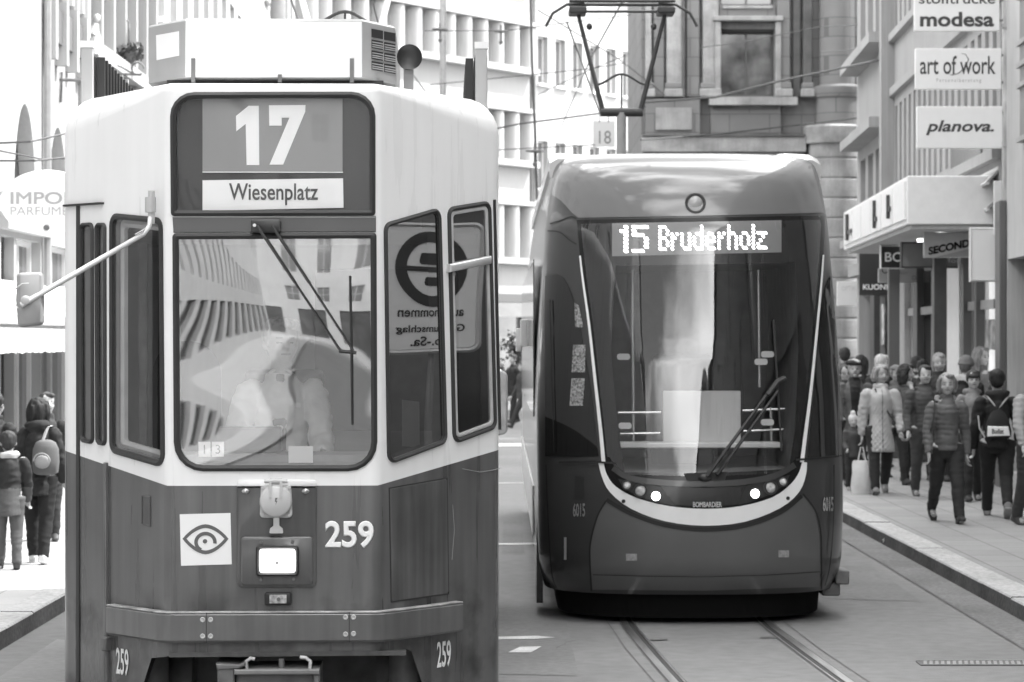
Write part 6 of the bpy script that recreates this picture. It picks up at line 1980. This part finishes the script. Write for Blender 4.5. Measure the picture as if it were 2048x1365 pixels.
person('dark-haired person walking away left of the white hair', 1721, 45.0, 1.74, PI-.3, coat=dict(v=.03), legs=.03, hair=('long', .02), stride=.15)
person('dark-haired man at the edge of the rear tram by the far white sign', 1689, 46.0, 1.86, PI, coat=dict(v=.08), legs=.03, hair=('short', .02), stride=.15)
person('dark-haired person between the white hair and the flat cap', 1786, 46.5, 1.74, .2, coat=dict(v=.05), legs=.03, hair=('short', .03), skin=.3, stride=.15)
person('person in sunglasses half hidden by the rear tram behind the beret', 1690, 40.0, 1.62, .1, coat=dict(v=.05), legs=.03, hair=('short', .04), skin=.35, glasses=True, stride=.15)
# ---- left pavement
girl = person('woman in a black hooded coat seen from behind on the sunny pavement', 78, 24.2, 1.47, PI-.1, stride=.16, lead=1, swing=.05, coat=dict(style='cloth', v=.018, hem=.42, thick=1.12), legs=.012, shoe=.62, shoe_sole=.75, hair=('long', .018), skin=.42, headyaw=-.5, hood=('cloth', .026, None), elbows=(.7, .6), abduct=.14, group='people on the sunny pavement')
G_ = girl['tz']
bp_ = empty('backpack', girl['M'].translation, 0, 'grey round-topped backpack hanging on the shoulder of the woman in black', 'backpack')
bp_.rotation_euler = girl['M'].to_euler()
def bpf(mb):
    rings = []
    for h, w_, dd in ((.545, .05, .03), (.56, .075, .05), (.62, .082, .056), (.70, .078, .05), (.74, .06, .04), (.755, .03, .02)):
        rings.append([G_(h, -.075, .12) + Vector((w_*1.5*math.cos(a), dd*1.6*math.sin(a), 0)) for a in [2*PI*i/18 for i in range(18)]])
    mb.rings(rings)
mb = MB(); bpf(mb); mb.build('pack', cloth(.13), bp_, smooth=50)
mb = MB(); mb.tube([G_(.63, -.075+.05*math.cos(a), .212+.0*a) + Vector((0, 0, .07*math.sin(a))) for a in [PI*i/10 for i in range(11)]], .008, 6); mb.ellipsoid(G_(.625, -.075, .20), (.07, .02, .06), 12, 8); mb.build('pocket', cloth(.3), bp_, smooth=50)
mb = MB(); mb.tube([G_(.74, -.05, .11), G_(.83, -.07, .06), G_(.835, -.075, 0), G_(.76, -.085, -.06)], [(.018, .006)]*4, 6); mb.build('strap', cloth(.4), bp_, smooth=50)
person('man facing the street behind the woman in black', 94, 27.0, 1.46, .2, coat=dict(v=.03), legs=.03, hair=('short', .05), skin=.48, headyaw=.3, stride=.12, group='people on the sunny pavement')
person('person in a black coat at the left edge of the picture', -10, 25.0, 1.50, PI-.3, coat=dict(style='puffer', v=.018, hem=.40, thick=1.12), legs=.02, shoe=.03, hair=('short', .03), stride=.15, abduct=.18, group='people on the sunny pavement')
kid = person('child in a two-tone jacket with grey trousers at the left edge', 17, 23.6, 1.18, PI+.2, coat=dict(style='cloth', v=.02, hem=.40, thick=1.2, lower=(.60, .075)), legs=.09, shoe=.03, hair=('short', .025), hat=None, child=True, skin=.42, stride=.14, hood=('fur', .024, .45), abduct=.16, wide=1.12, group='people on the sunny pavement')
# ---- far end, between the trams
person('man in dark clothes walking left between the two trams far behind', 1027, 70, 1.76, -.9, z0=.0, coat=dict(v=.02, hem=.44), legs=.02, hair=('short', .03), skin=.4, stride=.2, voxel=.018, group='people far down the street')
person('person in dark clothes beside the front tram mirror far behind', 1003, 71, 1.66, .2, z0=.0, coat=dict(v=.03), legs=.03, hair=('short', .03), skin=.4, stride=.2, voxel=.018, group='people far down the street')
person('person with a raised heel behind the rear tram edge far behind', 1046, 66, 1.68, -1.2, z0=.0, coat=dict(v=.05), legs=.03, hair=('long', .06), skin=.4, stride=.5, voxel=.018, group='people far down the street')
# ---- the driver, seated in the front tram
dl = t1M @ Vector((-.03, SEATY+.02, 1.36))
person('tram driver in a pale shirt and dark tie seated behind the windscreen', 0, 14.2, 1.74, T1R, sit=0.0, parent_pos=(dl.x, dl.y, dl.z), headyaw=.35, coat=dict(style='tee', v=.85, hem=.50, thick=1.05), legs=.03, shoe=.03, hair=('short', .4), skin=.5, arms={1: .55, -1: .75}, elbows=(.75, .55), tie=.03, voxel=.0085, group='tram crew', cat='driver')
# ------------------------------------------------------------------ signs, poles, wires
M_SIGNW = mat('sign_white', .72, .35, var=.02)
M_SIGNG = mat('sign_grey', .2, .4, var=.05)
M_LGREY = mat('letter_grey', .3, .5)
def sign(name, label, px0, py0, px1, py1, d, m, texts=(), yaw=0.0, th=.09, rim=None, arm=None, kind='sign', skew=0.0, extra=None):
    """box sign facing down the street; texts = (string, px box, material, bold, shear)"""
    c = P((px0+px1)/2, (py0+py1)/2, d)
    t = empty(name, c, yaw, label, kind)
    M = Matrix.Translation(c) @ Matrix.Rotation(yaw, 4, 'Z')
    pn = Panel((0, 0, 0), (1, 0, 0), inv=M.inverted())
    r = pn.rect(px0, py0, px1, py1)
    mb = MB(); mb.prism(rpoly(r, .012), pn, -th, 0, .006); mb.build('panel', m, t, smooth=40)
    if rim is not None:
        mb = MB(); mb.frame([(a-.02 if a < 0 else a+.02, b_-.02 if b_ < 0 else b_+.02) for a, b_ in r], [(a*.965, b_*.94) for a, b_ in r], pn, -th-.01, .014); mb.build('rim', rim, t, smooth=40)
    for tx in texts:
        s, bx_, mm = tx[0], tx[1], tx[2]
        bold = tx[3] if len(tx) > 3 else .0; sh_ = tx[4] if len(tx) > 4 else 0
        q = pn.rect(*bx_)
        text('lettering', s, pn, (q[0][0], q[0][1], q[2][0], q[2][1]), mm, t, d=.003, bold=bold, shear=sh_)
    if extra: extra(t, pn)
    if arm is not None:
        for py in arm[1]:
            a = pn.px(px1 if arm[2] > 0 else px0, py)
            mb = MB(); mb.tube([pn.pt(a[0], a[1], -th/2), pn.pt(a[0]+arm[0]*arm[2], a[1], -th/2)], .018, 8); mb.build('bracket', M_GREYM, t, smooth=50)
    return t, pn
# stacked signs on the tall pole
SD = 36.9
sign('hanging_sign', 'topmost of the stacked white signs, with modesa in ornate letters', 1829, -36, 1999, 62, SD, M_SIGNW, [('stofftrucke', (1838, -12, 1990, 8), M_LETD, .01), ('modesa', (1840, 24, 1988, 54), M_LETD, .03)], arm=(.16, (0, 40), 1))
def artring(t, pn):
    mb = MB(); mb.tube([pn.pt(*pn.px(1917+a, 131+b_), .004) for a, b_ in ((4, -24), (14, -22), (20, -12), (14, 4), (0, 16), (-14, 20), (-20, 16))], [.001, .004, .006, .006, .006, .004, .001], 6); mb.build('swoosh', M_LETD, t, smooth=50)
sign('hanging_sign', 'middle one of the stacked white signs, reading art of work', 1831, 97, 2003, 179, SD, M_SIGNW, [('art of work', (1840, 112, 1991, 149), M_LETD, .01), ('P e r s o n a l b e r a t u n g', (1873, 157, 1962, 167), M_LGREY, .0)], arm=(.13, (110, 165), 1), extra=artring)
sign('hanging_sign', 'lowest of the stacked white signs, with planova in heavy italics', 1834, 213, 2005, 297, SD, M_SIGNW, [('planova.', (1852, 241, 1988, 271), M_LETD, .025, .25)], arm=(.12, (225, 285), 1))
# tall pole / downpipe they hang on
p_ = P(2019, 682, SD)
mb = MB(); mb.tube([(0, 0, 0), (0, 0, 11.5)], .085, 16)
for z in (1.2, 3.0, 4.6, 6.2): mb.tube([(0, 0, z), (0, 0, z+.06)], .1, 16)
o = mb.build('sign_pole', mat('pole_weathered', .3, .7, var=.35, scale=3, streak=.3), smooth=40); o.location = (p_.x, p_.y, .128)
tag(o, 'tall weathered grey pole carrying the three stacked white signs', 'pole')
p_ = P(2039, 682, SD-.1)
mb = MB(); mb.tube([(0, 0, 0), (0, 0, 4.6)], .05, 12); o = mb.build('downpipe', mat('pipe_dark', .08, .5, var=.2), smooth=40); o.location = (p_.x, p_.y+.35, .128)
tag(o, 'thin dark downpipe beside the weathered sign pole', 'downpipe')
# signs under the canopy
sign('hanging_sign', 'small black sign with white letters BO beneath the canopy', 1763, 493, 1806, 536, 44, M_BLACKIN, [('BO', (1770, 505, 1806, 524), M_LETW, .01)], rim=M_LGREYM)
sign('hanging_sign', 'dark grey sign board behind the SECOND sign', 1804, 487, 1941, 534, 41.2, M_SIGNG, [('for', (1896, 517, 1920, 526), M_LGREYM, 0)], rim=M_RUB)
def wedge(t, pn):
    mb = MB(); mb.prism(pn.poly([(1865, 516), (1942, 497), (1942, 514)]), pn, .001, .003); mb.build('wedge', mat('wedge_grey', .28, .5), t, smooth=None)
_, sp_ = sign('hanging_sign', 'pale grey sign with the word SECOND under the canopy', 1848, 465, 1942, 516, 39.0, mat('sign_pale_grey', .42, .4), extra=wedge)
def slant_text(s, x0, y0, x1, y1, h, pn, t, m, bold):
    o = text('lettering', s, Panel((0, 0, 0), (1, 0, 0), (0, 1, 0)), (0, 0, 1, 1), m, t, d=0, bold=bold)
    for v in o.data.vertices:
        u, w_ = v.co.x, v.co.y
        v.co = pn.pt(*pn.px(x0+(x1-x0)*u, y0+(y1-y0)*u - w_*h), .004)
slant_text('SECOND', 1857, 511, 1939, 494, 16, sp_, _, M_LETD, .04)
def halo(t, pn): pass
sign('light_box', 'blank white light box sign fixed to the sign pole below the stack', 1943, 458, 2004, 561, 37.4, mat('lightbox_white', .78, .4), rim=M_LGREYM)
sign('hanging_sign', 'dark square sign with small white capitals hanging at the far canopy end', 1719, 507, 1778, 591, 50, mat('sign_black', .035, .4), [('KUONI', (1726, 569, 1775, 580), M_LETW, .02)])
def swirl(t, pn):
    mb = MB()
    for cx_, cy_, r in ((1770, 541, 6.5), (1784, 539, 6), (1785, 551, 6)):
        mb.frame(circ(pn.px(cx_, cy_), r/116), circ(pn.px(cx_, cy_), (r-2)/116), pn, .001, .004, soft=False)
    mb.build('emblem', M_LETD, t, smooth=None)
    mb = MB(); mb.frame(circ(pn.px(1828, 556), 4.5/116), circ(pn.px(1828, 556), 3/116), pn, .001, .004, soft=False); mb.build('emblem', M_LGREY, t, smooth=None)
sign('hanging_sign', 'pale sign with three interlaced rings below the BO sign', 1757, 537, 1860, 566, 47, mat('sign_cream', .5, .5), [('fleur', (1796, 542, 1816, 549), M_LGREY, 0)], extra=swirl)
sign('hanging_sign', 'small upright white sign beneath the interlaced rings', 1810, 566, 1843, 607, 49.5, mat('sign_cream', .5, .5))
sign('hanging_sign', 'blurred white sign with rounded corners beyond the rear tram roof', 1674, 563, 1726, 612, 62, M_SIGNW, [('OPTIK', (1683, 572, 1712, 582), M_LGREYM, 0)])
# white banner panel and folded awnings on the canopy
def on_pole(name, lab, px0, py0, px1, py1, d, m, cat, th=.05):
    c = P((px0+px1)/2, (py0+py1)/2, d); pn = Panel((0, 0, 0), (1, 0, 0), inv=Matrix.Translation(c).inverted())
    mb = MB(); mb.prism(pn.rect(px0, py0, px1, py1), pn, -th, 0, .006); o = mb.build(name, m, smooth=None); o.location = c
    return tag(o, lab, cat)
on_pole('wall_panel', 'narrow white upright panel just left of the sign pole', 1988, 362, 2009, 470, 37.3, M_SIGNW, 'panel')
def awn(lab, pa, pb, d0, d1, zt, drop, out):
    a, b_ = P(*pa, d0), P(*pb, d1)
    t = empty('folded_awning', a, 0, lab, 'awning')
    v = b_ - a
    mb = MB(); mb.tube([Vector((0, 0, 0)), v], .06, 10); mb.build('roller', M_LGREYM, t, smooth=50)
    mb = MB(); u = Vector((out, 0, -drop)); mb.add([Vector((0, 0, .05)), v+Vector((0, 0, .05)), v+u, u, Vector((0, 0, 0)), v, v+u-Vector((0, 0, .04)), u-Vector((0, 0, .04))], [(0, 1, 2, 3), (7, 6, 5, 4), (3, 2, 6, 7), (0, 3, 7, 4), (1, 5, 6, 2)]); mb.build('cloth', mat('awning_grey', .3, .7, var=.1), t, smooth=None)
    mb = MB(); mb.tube([u-Vector((0, 0, .03)), v+u-Vector((0, 0, .03))], .028, 8); mb.build('front_bar', M_WHITE2, t, smooth=50)
awn('folded grey shop awning with a white front bar above the canopy', (1915, 385), (2004, 338), 41, 37.6, 0, .16, -.2)
awn('lower folded awning with a white bar resting on the canopy roof', (1940, 428), (2004, 396), 41, 37.8, 0, .13, -.2)
# banner strips with lettering-like pattern on the wall above the canopy
b_ = nb
q0 = b_.px(1905, 300); q1 = b_.px(1965, 330)
b_.part('shop_window', M_PANEG, lambda mb: mb.box(min(q0[0], q1[0]), max(q0[0], q1[0]), -.03, 0, 4.78, 5.3))

# perfume shop sign, left
c = P(94, 405, 28.5)
ps = empty('oval_sign', c, 0, 'white oval sign lettered IMPORT PARFUMERIE left of the front tram', 'sign')
pn = Panel((0, 0, 0), (1, 0, 0), inv=Matrix.Translation(c).inverted())
mb = MB(); mb.prism(circ((0, 0), 95/191.6, 48, 65/191.6), pn, -.1, 0, .012); mb.build('panel', mat('oval_white', .72, .5), ps, smooth=40)
q = pn.rect(21, 384, 181, 409); text('lettering', 'IMPORT', pn, (q[0][0], q[0][1], q[2][0], q[2][1]), mat('oval_grey', .33, .5), ps, d=.003, bold=.02)
q = pn.rect(21, 414, 174, 431); text('lettering', 'PARFUMERIE', pn, (q[0][0], q[0][1], q[2][0], q[2][1]), _mats['oval_grey'], ps, d=.003)
mb = MB(); mb.prism(circ(pn.px(93, 456), .03, 18), pn, .0, .03, .006); mb.build('stud', M_CAST, ps, smooth=50)
mb = MB(); mb.tube([pn.pt(-.2, .1, -.05), Vector((LX - c.x, 0, .1))], .025, 8); mb.build('bracket', M_GREYM, ps, smooth=50)
# striped awning with fringe, left
def left_awning():
    y0, y1 = 23.5, 37.6
    t = empty('shop_awning', (LX, y0, 0), 0, 'white shop awning with a hanging fringe below the oval perfume sign', 'awning')
    L = y1-y0; w = 1.15
    mb = MB(); mb.add([(0, 0, 2.82), (0, L, 2.82), (w, L, 2.36), (w, 0, 2.36), (0, 0, 2.78), (0, L, 2.78), (w, L, 2.32), (w, 0, 2.32)], [(3, 2, 1, 0), (4, 5, 6, 7), (0, 4, 7, 3), (1, 2, 6, 5)]); mb.build('cloth', mat('awning_white', .72, .8, var=.05), t, smooth=None)
    mb = MB(); mb.box(w-.03, w+.04, 0, L, 2.26, 2.36); mb.build('front_bar', M_LGREYM, t, smooth=None, bevel=.01)
    mb = MB(); n = 240; vs = []; fs = []
    for i in range(n+1):
        y = L*i/n; dz = .006*math.sin(i*2.1)+.006*math.sin(i*5.3); dx = .012*math.sin(i*1.7)
        vs += [(w+.01, y, 2.26), (w+.01+dx*.6, y, 2.10), (w+.012+dx, y, 1.985+dz)]
        if i:
            k = 3*i; fs += [(k-3, k, k+1, k-2), (k-2, k+1, k+2, k-1)]
    mb.add(vs, fs); mb.build('fringe', _mats['awning_white'], t, smooth=None)
left_awning()
# wrought iron bits on the left houses
def lantern():
    c = P(168, 92, 38.2)
    t = empty('wall_lantern', c, 0, 'square grey wall lantern with a pale cap on the balustrade house', 'lantern')
    mb = MB(); mb.box(-.11, .11, -.11, .11, -.17, .15); mb.build('glass_box', M_GREYM, t, smooth=None)
    mb = MB(); mb.rings([[Vector((x*w, y*w, z)) for x, y in ((-1, -1), (1, -1), (1, 1), (-1, 1))] for w, z in ((.16, .15), (.15, .18), (.03, .25))]); mb.build('cap', M_WHITE, t, smooth=None)
    mb = MB(); mb.tube([Vector((0, 0, .2)), Vector((LX-c.x, 0, .3))], .02); mb.build('arm', M_GREYM, t, smooth=50)
lantern()
def basket():
    c = P(258, 104, 41.5)
    t = empty('flower_basket', c, 0, 'dark hanging flower basket on a curled iron bracket', 'hanging basket')
    rnd = random.Random(9)
    mb = MB()
    for i in range(220):
        a, b2, r = rnd.uniform(0, 2*PI), rnd.uniform(-1, 1), .2*rnd.random()**.4
        p = Vector((r*math.cos(a), r*math.sin(a), .12*b2))
        s = rnd.uniform(.02, .05); n = Vector((rnd.uniform(-1, 1), rnd.uniform(-1, 1), rnd.uniform(-.3, 1))).normalized(); u = n.orthogonal().normalized()*s; v = n.cross(u)
        mb.add([p-u, p-v, p+u, p+v], [(0, 1, 2, 3)])
    mb.build('plant', mat('leaf_dark', .06, .7, var=.4), t, smooth=None)
    mb = MB(); mb.lathe((0, 0, -.2), [(.04, 0), (.15, .12), (.16, .2)], 14); mb.build('pot', M_CAST, t, smooth=50)
    mb = MB(); mb.tube([Vector((0, 0, .1)), Vector((0, 0, .45)), Vector((-.2, 0, .6)), Vector((LX-c.x, 0, .55))], .014); mb.build('bracket', M_CAST, t, smooth=50)
basket()
def curl():
    c = P(235, 150, 40.0)
    t = empty('iron_bracket', c, 0, 'curled wrought iron sign bracket above the front tram shoulder', 'bracket')
    mb = MB(); mb.tube([Vector((LX-c.x, 0, .02)), Vector((.35, 0, .0))], .018)
    mb.tube([Vector((LX-c.x, 0, .22)), Vector((-.25, 0, .2)), Vector((.05, 0, .12)), Vector((.22, 0, .02))], .014)
    mb.tube([Vector((.3+.09*math.cos(a), 0, .09+.09*math.sin(a))) for a in [2*PI*i/14 for i in range(13)]], .012)
    mb.build('scroll', M_CAST, t, smooth=50)
    mb = MB(); mb.ellipsoid((-.16, 0, .12), (.15, .08, .11), 16, 10); mb.build('globe', M_SIGNW, t, smooth=60)
    c = P(103, 160, 36.2)
    t = empty('iron_bracket', c, 0, 'dark iron bracket with a ring on the white arched house', 'bracket')
    mb = MB(); mb.tube([Vector((LX-c.x, 0, 0)), Vector((.5, 0, -.01))], .022); mb.tube([Vector((LX-c.x+.02, -.0, -.3)), Vector((LX-c.x+.03, 0, .1)), Vector((-.05, 0, .02))], .018); mb.build('arm', M_CAST, t, smooth=50)
    mb = MB(); mb.tube([Vector((-.02+.08*math.cos(a), 0, .07+.08*math.sin(a))) for a in [2*PI*i/14 for i in range(14)]], .014, closed=True); mb.build('ring', M_CAST, t, smooth=50)
    c = P(190, 70, 38.8)
    t = empty('shop_figure', c, 0, 'small white ornamental figure fixed beside the wall lantern', 'ornament')
    def ff(mb):
        mb.tube([Vector((0, 0, -.28)), Vector((.03, 0, -.1)), Vector((-.02, 0, .06)), Vector((.02, 0, .16))], [.05, .07, .075, .04], 10); mb.ellipsoid((.03, 0, .24), (.05, .05, .06), 10, 8)
        mb.tube([Vector((-.02, 0, .08)), Vector((-.14, -.03, -.04)), Vector((-.1, -.05, -.14))], [.03, .028, .02], 8); mb.tube([Vector((.0, 0, -.25)), Vector((.1, 0, -.32))], [.04, .03], 8)
    fo = vox('figure', ff, .012, M_SIGNW, t)
    mb = MB(); mb.tube([Vector((0, 0, -.2)), Vector((LX-c.x, 0, -.25))], .016); mb.build('stay', M_CAST, t, smooth=50)
curl()

# no-driving sign on the right pavement, mirrored in the side windows of the front tram
def mirror_sign():
    c = Vector((4.92, 14.74, 2.47))
    rz = math.atan2(-.968, .253)       # faces the tram
    t = empty('traffic_sign', c, rz, 'white traffic sign with a dark ring, seen mirrored in the tram side windows', 'sign')
    pn = Panel((0, 0, 0), (1, 0, 0))
    w, h = .33, .42
    mb = MB(); mb.prism(rpoly([(-w, -h), (w, -h), (w, h), (-w, h)], .05), pn, -.03, 0, .006); mb.build('plate', mat('plate_white', .95, .5), t, smooth=40)
    mb = MB(); mb.frame(rpoly([(-w-.03, -h-.03), (w+.03, -h-.03), (w+.03, h+.03), (-w-.03, h+.03)], .07), rpoly([(-w, -h), (w, -h), (w, h), (-w, h)], .05), pn, -.04, .012); mb.build('rim', M_LGREYM, t, smooth=40)
    mb = MB(); mb.frame(circ((0, .13), .26, 40), circ((0, .13), .185, 40), pn, .001, .004, soft=False); mb.prism([(-.19, .11), (.19, .11), (.19, .145), (-.19, .145)], pn, .001, .0045); mb.build('ring', mat('ring_dark', .06, .5), t, smooth=None)
    for s_, y_, wd in (('ausgenommen', -.185, .5), ('Güterumschlag', -.285, .52), ('Mo.-Sa.', -.365, .34)):
        text('lettering', s_, pn, (-wd/2, y_-.03, wd/2, y_+.035), M_LETD, t, d=.004, bold=.02)
    for x, y, a, b2 in ((-.02, .2, .12, .04), (-.02, .045, .09, .03)):
        mb = MB(); mb.prism(rpoly([(x-a, y-b2), (x+a, y-b2), (x+a*.8, y+b2), (x-a*.7, y+b2)], .02), pn, .001, .004); mb.build('pictogram', M_LETD, t, smooth=None)
    mb = MB(); mb.tube([Vector((0, .06, -2.35)), Vector((0, .06, .4))], .03, 10); mb.build('post', M_GREYM, t, smooth=50)
mirror_sign()

# overhead line: masts, number plate, wires
def mast(px, d, r, h, lab):
    p = P(px, 682, d)
    t = empty('overhead_mast', (p.x, p.y, .1), 0, lab, 'mast')
    mb = MB(); mb.tube([Vector((0, 0, 0)), Vector((0, 0, h))], [r, r*.95], 16); mb.build('pole', mat('mast_grey', .3, .6, var=.1), t, smooth=50)
    mb = MB(); mb.tube([Vector((0, 0, h-.6)), Vector((2.0, 0, h-.2))], .04); mb.tube([Vector((0, 0, h-.05)), Vector((1.4, 0, h-.3))], .02); mb.build('bracket_arm', M_GREYM, t, smooth=50)
mast(556, 42, .12, 9.5, 'thick grey overhead line mast rising behind the front tram roof box')
mast(886, 80, .10, 14, 'slim grey overhead line mast in front of the half columns')
c = P(1208, 268, 60)
t = empty('number_plate', c, 0, 'small square plate with the number 18 hanging from the overhead wires', 'sign')
pn = Panel((0, 0, 0), (1, 0, 0), inv=Matrix.Translation(c).inverted())
mb = MB(); mb.prism(pn.rect(1186, 242, 1230, 294), pn, -.03, 0, .004); mb.build('panel', mat('plate_grey', .5, .5), t, smooth=None)
q = pn.rect(1198, 262, 1222, 288); text('lettering', '18', pn, (q[0][0], q[0][1], q[2][0], q[2][1]), M_CAST, t, d=.003)
mb = MB(); mb.tube([Vector((-.1, 0, .25)), Vector((-.1, 0, .5))], .012); mb.tube([Vector((.1, 0, .25)), Vector((.1, 0, .5))], .012); mb.build('hanger', M_CAST, t, smooth=50)
def wire(lab, pts, r=.011, sag=0):
    w = [P(*p) for p in pts]
    out = []
    for i in range(len(w)-1):
        n = 10
        for k in range(n): 
            s = k/n; q = w[i].lerp(w[i+1], s); q.z -= sag*4*s*(1-s); out.append(q)
    out.append(w[-1])
    L = w[0]
    mb = MB(); mb.tube(out, r, 6)
    o = mb.build('overhead_wire', mat('wire_dark', .05, .5), smooth=50, loc=L)
    return tag(o, lab, 'wire')
wire('span wire running from the pantograph knee to the left', [(860, 285, 58), (1040, 248, 56), (1210, 226, 54), (1290, 214, 52)], .018)
wire('span wire across the stone bank above the sill', [(1282, 280, 60), (1420, 270, 62), (1600, 250, 64), (1720, 236, 62)], .02)
wire('thick span wire with clamps across the bank window', [(1290, 205, 60), (1430, 195, 60), (1560, 162, 58), (1690, 135, 56), (1772, 118, 54)], .026)
wire('thin wire crossing the bank window higher up', [(1400, 96, 66), (1500, 82, 64), (1640, 54, 62), (1720, 50, 60)], .012)
wire('thin wire in front of the white half columns', [(850, 62, 70), (1010, 62, 70), (1140, 45, 68), (1260, 30, 66)], .012)
wire('second thin wire before the half columns, lower', [(860, 170, 66), (1000, 156, 66), (1180, 138, 64), (1250, 126, 64)], .012)
wire('faint span wire above the white office block sills', [(850, 318, 60), (1000, 300, 60), (1190, 290, 60)], .012)
wire('thin double wire left of the pantograph', [(1075, 190, 56), (1180, 140, 56), (1250, 112, 56)], .01)
wire('thin stay wire crossing the pantograph arms', [(1075, 20, 48), (1240, 120, 52), (1330, 190, 58)], .01)
wire('thin wire high in front of the stone bank', [(1640, 105, 60), (1760, 95, 56)], .014)
wire('vertical feeder cable hanging in front of the white office block', [(1061, -20, 58), (1064, 120, 58), (1070, 260, 58), (1074, 400, 58)], .03)
wire('wire sloping past the oval perfume sign', [(-10, 287, 30), (60, 284, 30), (130, 268, 31)], .012)
wire('lower wire sloping past the oval perfume sign', [(-10, 322, 30), (70, 322, 30), (130, 316, 31)], .012)
wire('crossing wire left of the perfume sign', [(-10, 300, 30), (80, 318, 31), (130, 318, 32)], .01)
wire('contact wire over the rear tram', [(1245, 3, 31.0), (1180, 120, 45), (1120, 260, 75)], .012)
wire('contact wire over the front tram', [(700, -160, 22), (760, 60, 40), (900, 250, 75)], .012)
def insul(px, py, d, lab):
    c = P(px, py, d); t = empty('line_insulator', c, 0, lab, 'insulator')
    mb = MB(); mb.lathe((0, 0, 0), [(.03, -.3), (.06, -.22), (.03, -.2), (.03, .0), (.2, .02), (.2, .05), (.03, .07), (.03, .2)], 14); mb.build('bell', M_CAST, t, smooth=40)
insul(1002, 66, 70, 'dark bell-shaped insulator hanging before the half columns')
insul(880, 62, 70, 'dark insulator clamp on the slim mast above the front tram')
insul(1070, 306, 58, 'dark clamp at the foot of the vertical feeder cable')
# pale passer-by's car mirror edge: the mirror of the front tram's right side
mb = MB(); c = t1I @ P(1004, 800, 14.6)
mb.prism(rpoly([(c.x-.05, c.z-.2), (c.x+.03, c.z-.18), (c.x+.03, c.z+.14), (c.x-.05, c.z+.19)], .03), Panel((0, c.y, 0), (1, 0, 0)), -.06, 0, .01); mb.build('side_mirror', mat('mirror_face', .6, .15, metal=.6, var=.3), t1, smooth=40)
# street tree far behind
def tree(px, d, h, lab):
    p = P(px, 682, d); t = empty('street_tree', (p.x, p.y, 0), 0, lab, 'tree')
    rnd = random.Random(21); tips = []
    mb = MB()
    def br(p0, dr, L, r, lv):
        p1 = p0 + dr*L
        mb.tube([p0, p0.lerp(p1, .5)+Vector((rnd.uniform(-.05, .05)*L, rnd.uniform(-.05, .05)*L, 0)), p1], [r, r*.85, r*.65], 6)
        if lv == 0: tips.append(p1); return
        for i in range(3 if lv > 1 else 4):
            nd = (dr + Vector((rnd.uniform(-.8, .8), rnd.uniform(-.8, .8), rnd.uniform(-.1, .6)))).normalized()
            br(p0.lerp(p1, rnd.uniform(.6, 1)), nd, L*rnd.uniform(.55, .75), r*.6, lv-1)
    br(Vector((0, 0, 0)), Vector((0, 0, 1)), h*.42, .09, 4)
    mb.build('trunk', mat('bark', .09, .9, var=.3), t, smooth=40)
    mb = MB()
    for tp in tips:
        for i in range(3):
            p = tp + Vector((rnd.gauss(0, .16), rnd.gauss(0, .16), rnd.gauss(0, .14))); s = rnd.uniform(.03, .07)
            n = Vector((rnd.uniform(-1, 1), rnd.uniform(-1, 1), rnd.uniform(-1, 1))).normalized(); u = n.orthogonal().normalized()*s; v = n.cross(u)
            mb.add([p-u, p-v, p+u, p+v], [(0, 1, 2, 3)])
    mb.build('crown', mat('leaf_grey', .09, .7, var=.4), t, smooth=None)
tree(1030, 78, 2.3, 'small thin street tree between the trams far behind')
